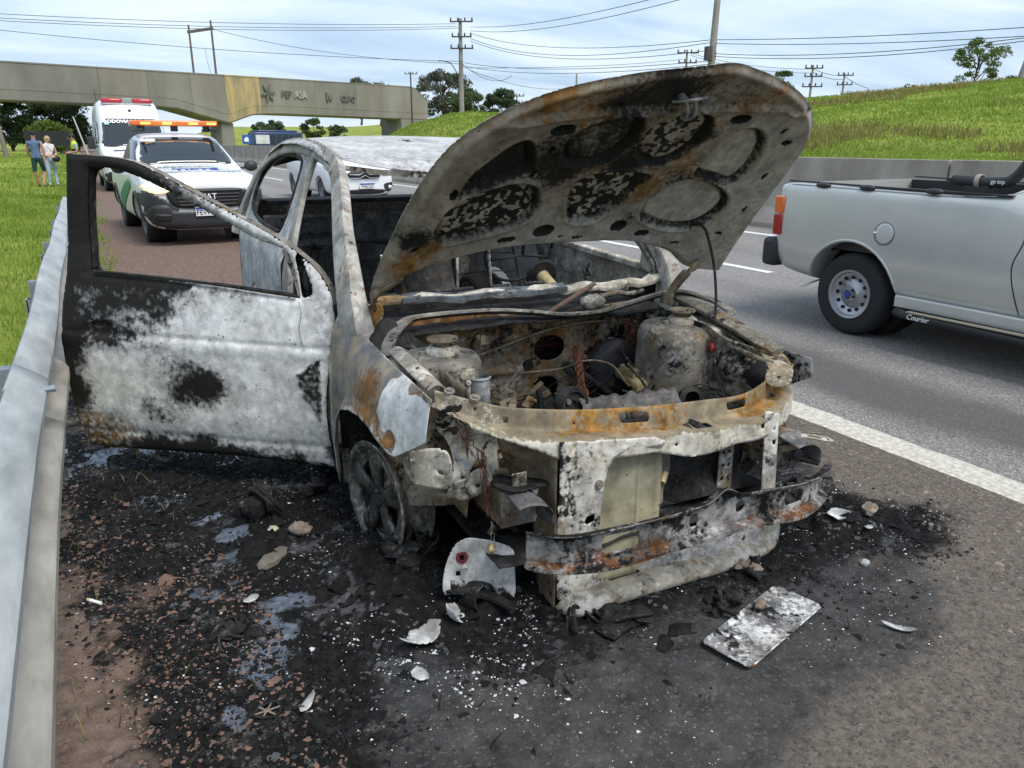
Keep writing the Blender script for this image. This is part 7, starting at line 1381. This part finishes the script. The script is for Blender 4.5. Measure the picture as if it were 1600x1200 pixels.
# ================================================================== BUS, SIGN, BOARD
bs = empty('bus', (27.0, 128.3, .1), R(105)); tag(bs, 'dark blue bus with a pale advertising panel parked beyond the road', 'bus')
M_bus = mat('bus_navy_paint', (.03, .05, .14), .4, coat=.3); M_bwin = mat('bus_window', (.03, .045, .07), .1)
MB().box((0, 0, 1.55), (2.5, 8.0, 2.5)).build('body', M_bus, bs, bevel=.15); MB().box((0, 0, 2.95), (1.9, 6.5, .3)).build('roof_unit', M_bus, bs, bevel=.1)
for k in range(5): MB().box((-1.26, -3.1 + k * 1.05, 1.75), (.04, .85, 1.5)).build('window', M_bwin, bs, bevel=.02)
MB().box((-1.27, 2.8, 1.75), (.05, 2.2, 1.3)).build('advert_panel', mat('advert_pale', (.45, .47, .5), .6, cols=(.7, .7, .7), nscale=1.2), bs)
for yy in (-2.6, 2.4): MB().cyl((-1.28, yy, .42), (-1.0, yy, .42), .45, n=20).build('wheel', P_tyre, bs)
MB().box((0, -4.02, 1.8), (2.2, .05, 1.4)).build('windscreen', M_bwin, bs)
sg = empty('blue_sign', (17.0, 96.5, 0)); tag(sg, 'small blue service sign with a white house symbol beside the bus', 'sign')
MB().box((0, 0, 1.75), (.95, .05, 1.0), rot=(0, 0, R(-12))).build('panel', mat('sign_blue', (.02, .10, .42), .5), sg, bevel=.01); MB().prism([(-.28, -.05, 1.5), (.28, -.05, 1.5), (.28, -.05, 1.8), (0, -.05, 2.05), (-.28, -.05, 1.8)], (0, -.02, 0)).build('symbol', P_whitetxt, sg); MB().cyl((0, .06, -.1), (0, .06, 1.6), .04, n=8).build('post', M_pole, sg)
bd = empty('dark_board', (-1.6, 53, .15)); tag(bd, 'large dark rectangular board standing on the verge behind the woman', 'board')
MB().box((0, 0, 1.5), (2.25, .08, .80)).build('panel', mat('board_black', (.012, .013, .013), .7), bd)
for x in (-.9, .9): MB().box((x, .06, .5), (.08, .06, 1.3)).build('post', M_wood, bd)
# ================================================================== PEOPLE
M_skin = mat('skin', (.40, .22, .15), .6); M_skin2 = mat('fair_skin', (.52, .32, .23), .6)
def person(loc, rz, label, joints, bones, radii, rules, mats, hair, name='person'):
    """skinned skeleton -> one continuous body mesh; rules(center, bone) pick the material by region"""
    e = empty(name, loc, rz); tag(e, label, 'person')
    names = list(joints); me = bpy.data.meshes.new('body'); me.from_pydata([joints[n] for n in names], [(names.index(a), names.index(b)) for a, b in bones], [])
    o = bpy.data.objects.new('body', me); COL.objects.link(o)
    md = o.modifiers.new('k', 'SKIN'); md.use_smooth_shade = True
    for i, n in enumerate(names): r_ = radii[n]; me.skin_vertices[0].data[i].radius = r_ if isinstance(r_, tuple) else (r_, r_)
    me.skin_vertices[0].data[names.index('pelvis')].use_root = True
    o.modifiers.new('s', 'SUBSURF').levels = 2
    dg = bpy.context.evaluated_depsgraph_get(); m2 = bpy.data.meshes.new_from_object(o.evaluated_get(dg)); bpy.data.objects.remove(o)
    m2.materials.clear(); b = link_mesh('body', m2, mats, e, 180)
    for p in m2.polygons: p.material_index = rules(p.center)
    hair(e); return e
def std(hip=.93, sh=1.42, hw=.095, sw=.185, lean=0, arm_l=None, arm_r=None, step=.08, head=1.62, look=(0, 0)):
    J = dict(pelvis=(0, 0, hip), waist=(0, lean * .25, hip + .16), chest=(0, lean * .6, hip + .36), neck=(0, lean * .9, sh + .05), jaw=(look[0] * .3, lean + look[1] * .3 - .01, sh + .13), skull=(look[0], lean + look[1], head),
             hipl=(-hw, 0, hip - .04), kneel=(-hw - .01, -step, hip * .53), anklel=(-hw - .01, step * .6, .08), toel=(-hw - .03, step * .6 - .15, .03), hipr=(hw, 0, hip - .04), kneer=(hw + .01, step * .4, hip * .53), ankler=(hw + .01, -step * .5, .08), toer=(hw + .03, -step * .5 - .15, .03),
             shl=(-sw, lean * .8, sh - .02), shr=(sw, lean * .8, sh - .02))
    al = arm_l or [(-sw - .05, lean * .8 + .02, sh - .31), (-sw - .06, lean * .8 - .05, sh - .56)]; ar = arm_r or [(sw + .05, lean * .8 + .02, sh - .31), (sw + .06, lean * .8 - .05, sh - .56)]
    for s, a in (('l', al), ('r', ar)):
        J['elb' + s] = a[0]; J['wri' + s] = a[1]; d = (Vector(a[1]) - Vector(a[0])).normalized(); w = Vector(a[1]); J['hand' + s] = tuple(w + d * .08); sd = d.cross(Vector((0, 0, 1))).normalized() if abs(d.z) < .95 else Vector((0, 1, 0))
        for k, q in enumerate((-1.3, -.45, .4, 1.2)): J['fin%d%s' % (k, s)] = tuple(w + d * (.155 - .012 * abs(q)) + sd * .016 * q - Vector((0, 0, .012)))
        J['thb' + s] = tuple(w + d * .06 + sd * .05)
    B = [('pelvis', 'waist'), ('waist', 'chest'), ('chest', 'neck'), ('neck', 'jaw'), ('jaw', 'skull'), ('pelvis', 'hipl'), ('hipl', 'kneel'), ('kneel', 'anklel'), ('anklel', 'toel'), ('pelvis', 'hipr'), ('hipr', 'kneer'), ('kneer', 'ankler'), ('ankler', 'toer'), ('chest', 'shl'), ('chest', 'shr')]
    for s in 'lr': B += [('sh' + s, 'elb' + s), ('elb' + s, 'wri' + s), ('wri' + s, 'hand' + s), ('wri' + s, 'thb' + s)] + [('hand' + s, 'fin%d%s' % (k, s)) for k in range(4)]
    Rd = dict(pelvis=(.15, .115), waist=(.135, .10), chest=(.165, .115), neck=.058, jaw=(.066, .075), skull=(.080, .098), hipl=.10, kneel=.062, anklel=.042, toel=.035, hipr=.10, kneer=.062, ankler=.042, toer=.035, shl=.062, shr=.062)
    for s in 'lr':
        Rd.update({'elb' + s: .042, 'wri' + s: .028, 'hand' + s: (.034, .02), 'thb' + s: .010})
        for k in range(4): Rd['fin%d%s' % (k, s)] = .009
    return J, B, Rd
def face(e, head, look, skin):
    c = Vector((look[0], look[1], head)); f = MB().ball(c + Vector((0, -.098, -.02)), (.014, .02, .022), nu=8, nv=6); f.build('nose', skin, e, 180)
    for s in (-1, 1): MB().ball(c + Vector((s * .032, -.086, .01)), (.012, .008, .008), nu=8, nv=6).build('eye', P_ink, e, 180); MB().ball(c + Vector((s * .082, .0, -.01)), (.012, .024, .034), nu=8, nv=6).build('ear', skin, e, 180)
    MB().ball(c + Vector((0, -.082, -.062)), (.026, .01, .007), nu=8, nv=6).build('mouth', mat('lips', (.30, .10, .09), .5), e, 180)
M_tank = mat('blue_grey_tank_top', (.10, .16, .27), .9, noise=.15, nscale=14); M_shorts = mat('dark_green_shorts', (.012, .045, .04), .9); M_cap = mat('black_cap', (.012, .012, .014), .8); M_shoe = mat('dark_shoe', (.03, .03, .03), .7)
# man walking away: front faces +y here, so he is turned round by rz
J, B, Rd = std(.93, 1.44, .10, .20, .02, [(-.27, .05, 1.13), (-.25, .06, .88)], [(.26, .0, 1.13), (.22, -.13, .92)], .12, 1.64)
def r_man(c):
    if c.z > 1.50: return 1
    if abs(c.x) > .21 and c.z > .70: return 1
    if c.z > .92: return 0
    if c.z > .50: return 2
    return 1 if c.z > .07 else 3
def cap(e): MB().lathe([(.0, .135), (.06, .125), (.095, .085), (.107, .03), (.108, .0), (.10, -.005)], (0, .01, 1.645), n=18).build('cap', M_cap, e, 180); MB().ball((0, -.12, 1.655), (.075, .075, .012)).build('cap_peak', M_cap, e, 180); face(e, 1.64, (0, .02), M_skin)
person((-1.30, 30.0, gz(-1.3, 30) + .0), R(158), 'person in blue grey tank top, dark green shorts and cap walking away on the grass', J, B, Rd, r_man, [M_tank, M_skin, M_shorts, M_shoe], cap)
# woman holding a black bag, turned to the camera
M_top = mat('white_crop_top', (.72, .70, .70), .9); M_jean = mat('pale_blue_jeans', (.36, .45, .54), .9, noise=.1, nscale=20); M_blond = mat('blond_hair', (.42, .28, .13), .6, noise=.3, nscale=60); M_bag = mat('black_leather_bag', (.012, .012, .013), .5)
J, B, Rd = std(.90, 1.34, .10, .165, 0, [(-.24, .02, 1.06), (-.06, -.20, .98)], [(.24, .02, 1.06), (.07, -.22, .99)], .05, 1.52, (.02, -.01)); Rd['waist'] = (.115, .09); Rd['pelvis'] = (.155, .12); Rd['chest'] = (.145, .115)
def r_wom(c):
    if c.z > 1.41: return 1
    if abs(c.x) > .165 and c.z > .85: return 1
    if c.y < -.13 and c.z > .80: return 1
    if c.z > 1.06: return 0
    if c.z > .97: return 1
    return 2 if c.z > .07 else 3
def hair_w(e):
    mb = MB().ball((.02, .01, 1.545), (.092, .108, .105)); mb.ball((.02, .09, 1.52), (.05, .06, .08)); mb.build('hair', M_blond, e, 180); face(e, 1.515, (.02, -.012), M_skin2)
    bg = MB().ball((.10, -.27, .90), (.13, .06, .10), jit=.05); bg.build('held_bag', M_bag, e, 180); MB().tube(crv([(-.12, -.12, 1.36), (.0, -.15, 1.2), (.1, -.22, 1.0)], 4), .008, 5).build('bag_strap', M_bag, e)
person((-.98, 31.2, gz(-.98, 31.2)), R(22), 'person in white crop top and pale jeans holding a black bag on the verge', J, B, Rd, r_wom, [M_top, M_skin2, M_jean, M_shoe], hair_w)
# officer with tablet in profile, facing left
M_shirt = mat('grey_uniform_shirt', (.30, .34, .40), .9); M_vest = mat('yellow_reflective_vest', (.55, .68, .05), .7); M_nav = mat('navy_trousers', (.012, .015, .028), .9); M_dhair = mat('dark_hair', (.015, .012, .01), .6)
J, B, Rd = std(.93, 1.42, .10, .185, -.02, [(-.25, -.02, 1.13), (-.12, -.26, 1.10)], [(.25, -.02, 1.13), (.12, -.28, 1.09)], .05, 1.60, (0, -.06))
def r_off(c):
    if c.z > 1.49: return 1
    if abs(c.x) > .20 and c.z > .9: return 0 if c.z > 1.24 else 1
    if c.y < -.16 and c.z > .9: return 1
    if c.z > .96: return 3 if abs(c.z - 1.18) < .035 else 2
    return 3
def hair_o(e):
    MB().ball((0, -.055, 1.645), (.090, .105, .085)).build('hair', M_dhair, e, 180); face(e, 1.60, (0, -.08), M_skin); MB().box((0, -.36, 1.12), (.24, .16, .015), rot=(.5, 0, 0)).build('held_tablet', P_ink, e, bevel=.004)
person((-.18, 31.6, 0.0), R(-75), 'person in grey uniform shirt and yellow reflective vest reading a tablet', J, B, Rd, r_off, [M_shirt, M_skin, M_vest, M_nav], hair_o)
# ================================================================== DEBRIS ON THE SHOULDER
def sz(x, y): return float(shoulder_z(np.array([x]), np.array([y]))[0])
C_tray = burnt('scorched_tray', (.30, .30, .30), base2=(.10, .10, .10), soot=.28, ash=.40, ashc=(.70, .70, .69), coarse=1.2, fine=.9)
C_shell = burnt('sooty_white_plastic', (.50, .50, .50), base2=(.34, .34, .34), soot=.02, ash=.35, ashc=(.66, .66, .66))
C_flake = burnt('pale_flake', (.46, .46, .45), base2=(.30, .30, .30), soot=.05, ash=.4, ashc=(.72, .72, .71))
C_blk = burnt('charred_lump', (.03, .03, .03), base2=(.01, .01, .01), soot=.4, ash=.1, ashc=(.2, .2, .2), sc=2)
C_stone = mat('brown_stone', (.16, .12, .09), .9, cols=(.26, .21, .17), nscale=30, bump=.5)
# flat panel (the size of a number plate bracket) lying in front of the bumper
tr = empty('scorched_panel', (1.65, 1.43, sz(1.65, 1.43) + .016), R(15)); tr.scale = (.93, 1, 1); tag(tr, 'flat rectangular scorched white panel lying on the soot in front of the bumper', 'panel')
def tr_h(u, v): return .008 * ss(.012, .0, np.minimum(.235 - np.abs(u), .082 - np.abs(v))) + .003 * (fbm(u * 20, v * 20, 5, 4) - .5)
sheet('plate', [(-.235, -.07), (-.22, -.082), (.22, -.082), (.235, -.07), (.235, .07), (.22, .082), (-.22, .082), (-.235, .07)], lambda u, v, w: np.stack([u, v, w + .012 * u + .01 * v], 1), C_tray, tr, .007, [slot(.13, -.045, .008, .006), ell(-.17, .04, .004)], None, tr_h, .003)
MB().ball((.06, .045, .025), (.022, .016, .014), jit=.25, nu=9, nv=6).build('melted_blob', C_stone, tr, 60)
# white headlamp shell
hs = empty('headlamp_shell', (.925, 1.96, sz(.925, 1.96) + .012), R(-26)); hs.scale = (.86, .86, .92); tag(hs, 'cracked white headlamp shell with a dark red hole leaning by the front wheel', 'car part')
def hs_s(u, v, w): return np.stack([u, -.02 - .55 * (v - .10) ** 2 + .10 * v - .9 * u * u - w + .3 * np.clip(u - .09, 0, 1), v + .01], 1)
sheet('shell', crv([(-.125, .02), (-.12, .10), (-.085, .185), (-.04, .215), (.02, .21), (.09, .195), (.135, .165), (.14, .09), (.135, -.01), (.06, .01), (-.03, .03), (-.09, .015)], 4, True), hs_s, C_shell, hs, .006, [ell(-.055, .145, .022, .018), ell(-.07, .085, .009)], lambda u, v: np.stack([.1 + .7 * ss(.07, .02, v + .3 * (u - .0)) * (u > -.1), 0 * u, .3 + 0 * u], 1), lambda u, v: .006 * (fbm(u * 14, v * 14, 4, 3) - .5), .004)
MB().lathe([(.010, .0), (.022, .0), (.024, -.012), (.018, -.02), (.008, -.02)], (-.055, -.012, .155), axis=(.1, -1, .2), n=18).build('lamp_socket', mat('dark_red_rubber', (.10, .012, .015), .5), hs); MB().cyl((-.045, -.03, .128), (-.043, -.045, .124), .012, n=12).build('socket_cap', C_shell, hs)
MB().sweep([(-.02, -.006), (.02, -.006), (.02, .006), (-.02, .006)], crv([(-.12, -.01, .03), (-.03, -.05, .045), (.06, -.07, .03), (.14, -.10, .0)], 4)).build('torn_rim', C_blk, hs, 60)
rg_ = empty('rubber_ring', (.915, 1.93, sz(.915, 1.93) + .035)); tag(rg_, 'short black burnt hose ring on the ash beside the headlamp shell', 'hose'); MB().lathe([(.040, -.03), (.047, -.028), (.047, .028), (.040, .03), (.038, .0), (.040, -.03)], (0, 0, 0), axis=(.35, -1, .15), n=26).build('ring', C_blk, rg_, 50)
def flake(x, y, sx_, sy_, rz, label, m, seed, curl=.3, name='ash_flake', cat='ash flake', tilt=(0, 0)):
    rt = random.Random(seed); n = 11; out = [(sx_ * math.cos(a) * rt.uniform(.65, 1.1), sy_ * math.sin(a) * rt.uniform(.65, 1.1)) for a in np.linspace(0, 2 * math.pi, n, endpoint=False)]
    o = sheet(name, out, lambda u, v, w: np.stack([u, v, curl * (u * u + .6 * v * v) / max(sx_, sy_) + .10 * sx_ * (fbm(u * 25, v * 25, seed, 3) - .5) + .004], 1), m, None, max(.004, sx_ / 9), thick=.003)
    o.location = (x, y, sz(x, y) + .008); o.rotation_euler = (tilt[0], tilt[1], rz); tag(o, label, cat); return o
flake(.70, 1.875, .085, .045, .5, 'large torn pale flake beside the burnt hose ring', C_flake, 3, .5); flake(.80, 1.90, .05, .04, 1.1, 'curled pale flake standing against the burnt hose ring', C_flake, 4, .9, tilt=(.9, .2))
flake(.63, 1.72, .022, .035, .2, 'small pointed white flake on the grey ash below the headlamp shell', C_flake, 5); flake(.32, 1.75, .045, .014, .9, 'narrow white flake on the black soot near the bottom puddles', C_flake, 6)
flake(2.37, 1.76, .055, .035, -.7, 'white angular shard on the soot beyond the bumper end', C_flake, 7, .2, tilt=(.3, 0)); flake(2.02, 1.23, .065, .015, -.9, 'thin silvery foil strip on the grey ash', C_flake, 8, .2); flake(2.42, 1.66, .02, .015, 0, 'tiny white chip beside the crushed can', C_flake, 9); flake(.28, 2.33, .03, .02, .4, 'small off white chip in the middle of the soot left of the wheel', C_flake, 10)
def rock(name, x, y, r, label, m, seed, cat):
    o = MB().ball((0, 0, 0), r, 12, 8, .16, seed).build(name, m, None, 50); o.location = (x, y, sz(x, y) + r[2] * .55); o.rotation_euler = (0, 0, seed * 1.3); tag(o, label, cat); return o
rock('stone', .53, 2.69, (.045, .03, .028), 'brown triangular stone on the soot by the front wheel', C_stone, 2, 'stone'); rock('stone', .40, 2.57, (.075, .035, .018), 'flat grey brown stone between the wheel and the puddles', mat('grey_brown_stone', (.12, .105, .085), .9, noise=.3, nscale=30, bump=.4), 3, 'stone'); rock('stone', .44, 2.74, (.028, .02, .016), 'small cream stone beside the charred clump', mat('cream_stone', (.42, .38, .28), .9, noise=.2, nscale=40), 4, 'stone')
rock('stone', 2.24, 1.53, (.022, .016, .012), 'small pale stone on the soot in front of the bumper end', mat('pale_stone', (.33, .33, .32), .9, noise=.2, nscale=40), 5, 'stone')
# charred clumps
def clump(x, y, r, h, label, seed, m=None):
    rt = random.Random(seed); e = empty('charred_clump', (x, y, sz(x, y))); tag(e, label, 'debris'); mb = MB()
    for k in range(9): mb.ball((rt.uniform(-r, r) * .7, rt.uniform(-r, r) * .7, rt.uniform(0, h) * .6), (rt.uniform(.25, .5) * r, rt.uniform(.25, .5) * r, rt.uniform(.25, .55) * h), 9, 6, .3, seed + k)
    mb.build('lump', m or C_blk, e, 40); mb = MB()
    for k in range(5): a = rt.uniform(0, 6.28); mb.tube(crv([(rt.uniform(-r, r) * .5, rt.uniform(-r, r) * .5, 0), (r * .8 * math.cos(a), r * .8 * math.sin(a), h * rt.uniform(.5, 1.3)), (r * 1.3 * math.cos(a + .7), r * 1.3 * math.sin(a + .7), h * rt.uniform(.1, .8))], 5), rt.uniform(.004, .011), 6)
    mb.build('burnt_strip', C_blk, e, 180); return e
clump(.43, 2.92, .10, .11, 'tall black charred clump with curled strips near the puddles', 3); clump(.67, 3.1, .07, .05, 'black burnt ring shaped clump under the open door', 4); clump(2.31, 1.92, .09, .09, 'rounded black lump beside the bumper beam end', 5); clump(1.83, 1.68, .05, .035, 'brownish burnt rag in front of the lower support bar', 6, C_stone); clump(1.60, 1.58, .06, .04, 'charred tangle in a hollow above the flat panel', 7); clump(.22, 2.18, .07, .03, 'flat black flake heap between the two lower puddles', 8)
clump(.0, 3.9, .10, .02, 'charred twigs lying in the puddle below the open door', 9); clump(1.25, 1.72, .12, .04, 'black cinder heap under the radiator support corner', 10); clump(.82, 2.25, .11, .05, 'melted tyre heap at the foot of the front wheel', 11)
# crushed can and cigarette end, burnt cap with spokes
cn = empty('crushed_can', (2.50, 1.72, sz(2.5, 1.72) + .02), .4); tag(cn, 'crushed grey metal can on the soot beyond the white shard', 'can'); MB().ball((0, 0, 0), (.045, .028, .022), 14, 8, .16, 4).build('can_body', B_grey, cn, 40); MB().cyl((.03, 0, .0), (.05, .004, .01), .02, .016, 12).build('can_mouth', B_black, cn)
cg = empty('cigarette_end', (-.17, 2.56, sz(-.17, 2.56) + .008), R(130)); tag(cg, 'white cigarette end on the dirt beside the guardrail', 'cigarette'); MB().cyl((-.028, 0, 0), (.02, 0, 0), .0055, n=10).build('paper', mat('cigarette_paper', (.7, .68, .64), .8), cg); MB().cyl((.02, 0, 0), (.032, 0, 0), .0056, n=10).build('filter', mat('cigarette_filter', (.5, .38, .22), .8), cg)
lr = empty('spoked_disc', (.22, 1.77, sz(.22, 1.77) + .012)); tag(lr, 'small burnt plastic disc with spokes near the lowest puddle', 'disc')
mb = MB().tube([(.035 * math.cos(a), .028 * math.sin(a), .006 * math.sin(2 * a)) for a in np.linspace(0, 6.283, 22)], .004, 6); mb.build('cap_ring', C_blk, lr, 180)
for k in range(3): a = k * 1.05; MB().tube([(-.033 * math.cos(a), -.026 * math.sin(a), 0), (.033 * math.cos(a), .026 * math.sin(a), .002)], .0025, 5).build('cap_spoke', C_stone, lr)
# thousands of cinders, chips and ash crumbs: nobody could count them
def crumbs(name, n, m, size, poly, label, seed, flat=.5, zoff=0., dens=None):
    rt = np.random.default_rng(seed); P = np.asarray(poly); lo, hi = P.min(0), P.max(0); q = rt.uniform(lo, hi, (n * 4, 2)); q = q[inside(q, P)]
    if dens is not None: q = q[rt.uniform(0, 1, len(q)) < dens(q[:, 0], q[:, 1])]
    q = q[:n]; n = len(q); z = shoulder_z(q[:, 0], q[:, 1]) + zoff
    s = size * rt.lognormal(0, .55, n); T = np.array([(1, 0, -.35), (-.5, .87, -.35), (-.5, -.87, -.35), (.1, .1, .9), (.8, .9, .2)]); V = T[None] * rt.uniform(.5, 1.4, (n, 5, 3)); V[:, :, 2] *= flat
    a = rt.uniform(0, 6.283, n); ca, sa = np.cos(a)[:, None], np.sin(a)[:, None]; X = V[:, :, 0] * ca - V[:, :, 1] * sa; Y = V[:, :, 0] * sa + V[:, :, 1] * ca
    V = np.stack([X, Y, V[:, :, 2]], 2) * s[:, None, None] + np.stack([q[:, 0], q[:, 1], z], 1)[:, None, :]
    k = np.arange(n)[:, None] * 5; F = np.concatenate([k + np.array([[0, 1, 3]]), k + np.array([[1, 2, 3]]), k + np.array([[2, 0, 3]]), k + np.array([[0, 4, 3]]), k + np.array([[0, 4, 1]]), k + np.array([[4, 1, 3]])], 1).reshape(-1, 3)
    o = link_mesh(name, np_mesh(name, V.reshape(-1, 3), F), m); tag(o, label, 'debris', kind='stuff'); return o
ZN = [(-.25, 4.2), (-.25, 2.2), (.2, 1.2), (.9, 1.0), (1.9, 1.0), (2.6, 1.3), (2.95, 1.7), (2.75, 2.2), (2.4, 3.2), (1.0, 4.6)]
def clus(x, y):
    k = shoulder_cols(x, y); return np.clip((fbm(x * 3.2, y * 3.2, 77, 4) - .36) * 4, .06, 1) * k[:, 0] * (1 - .9 * k[:, 2]) * (1 - .6 * ss(.4, .0, x) * ss(2.9, 2.3, y))
crumbs('black_cinders', 34000, mat('black_cinder', (.004, .004, .0045), .8, cols=(.018, .018, .018), nscale=30, spec=.15), .0052, ZN, 'black cinders and charred crumbs scattered round the burnt car', 3, .5, .002, clus)
crumbs('black_flakes', 700, mat('black_flake', (.005, .005, .0055), .7, cols=(.022, .022, .023), nscale=20, spec=.15), .012, [(-.2, 3.9), (-.15, 2.0), (.5, 1.5), (1.3, 1.4), (2.7, 1.55), (2.7, 2.1), (.6, 4.0)], 'larger black charred flakes scattered on the soot', 4, .25, .003, clus)
crumbs('white_ash_crumbs', 3200, mat('white_ash_crumb', (.42, .42, .42), .9, cols=(.66, .66, .65), nscale=30), .0017, ZN, 'white ash crumbs sprinkled over the soot', 5, .5, .003, lambda x, y: np.clip((fbm(x * 4.5, y * 4.5, 99, 4) - .42) * 5, .03, 1))
crumbs('white_ash_heaps', 700, mat('white_ash_heap', (.36, .36, .36), .9, cols=(.6, .6, .6), nscale=30), .0028, [(.45, 2.1), (.6, 1.6), (1.0, 1.4), (1.2, 1.9), (.9, 2.05)], 'clusters of white ash below the headlamp shell', 6, .5, .003, lambda x, y: np.clip((fbm(x * 7, y * 7, 55, 3) - .50) * 4, 0, 1))
crumbs('loose_gravel', 5000, mat('brown_gravel', (.13, .10, .08), .9, cols=(.26, .22, .19), nscale=30), .0034, [(2.2, 1.0), (3.25, .6), (3.25, 6), (2.7, 6), (2.8, 2), (2.6, 1.3)], 'loose brown gravel on the shoulder next to the white edge line', 7, .6, .001)
crumbs('dirt_crumbs', 4000, mat('red_dirt_crumb', (.10, .06, .045), .9, cols=(.2, .12, .085), nscale=30), .0042, [(-.3, 3.8), (-.3, .9), (.4, .9), (.3, 2.6)], 'reddish dirt crumbs beside the guardrail', 8, .6, .001)
rt = np.random.default_rng(9); n = 900; x = rt.uniform(-.33, .12, n); y = rt.uniform(1.3, 4.6, n); k = rt.uniform(0, 1, n) < np.clip((fbm(x * 5, y * 5, 44, 3) - .45) * 5, .0, 1) * np.where(x < -.18, 1, .5); x, y = x[k], y[k]
blades('scorched_grass', x, y, shoulder_z(x, y) - .003, .05 * rt.uniform(.4, 1.4, len(x)), .004 + 0 * x, mat('scorched_blade', (.03, .028, .012), .9, cols=(.20, .17, .06), nscale=20), 'scorched dry grass at the foot of the guardrail', 3, 1.2)

rt = np.random.default_rng(31); n = 14000; q = rt.uniform((-.2, 1.25), (2.8, 4.2), (n, 2)); q = q[inside(q, ZN)]; q = q[rt.uniform(0, 1, len(q)) < clus(q[:, 0], q[:, 1])]; x, y = q[:, 0], q[:, 1]
blades('charred_fibres', x, y, shoulder_z(x, y) - .002, .022 * rt.uniform(.3, 1.6, len(x)), .004 + .004 * rt.uniform(0, 1, len(x)), mat('charred_fibre', (.004, .004, .0045), .8, cols=(.02, .02, .02), nscale=30, spec=.15), 'matted charred fibres covering the soot round the burnt car', 11, 2.6)

crumbs('charred_lumps', 900, mat('charred_residue', (.004, .004, .0045), .85, cols=(.02, .0195, .019), nscale=30, spec=.12, bump=.6), .017, [(-.2, 4.0), (-.1, 2.6), (.3, 1.9), (.9, 1.55), (1.6, 1.5), (2.65, 1.6), (2.65, 2.1), (1.2, 2.3), (.7, 2.7), (.6, 3.6)], 'chunky charred residue piled round the wheel and under the nose', 12, .75, .0, lambda x, y: np.clip((fbm(x * 4, y * 4, 66, 4) - .42) * 5, 0, 1) * shoulder_cols(x, y)[:, 0])
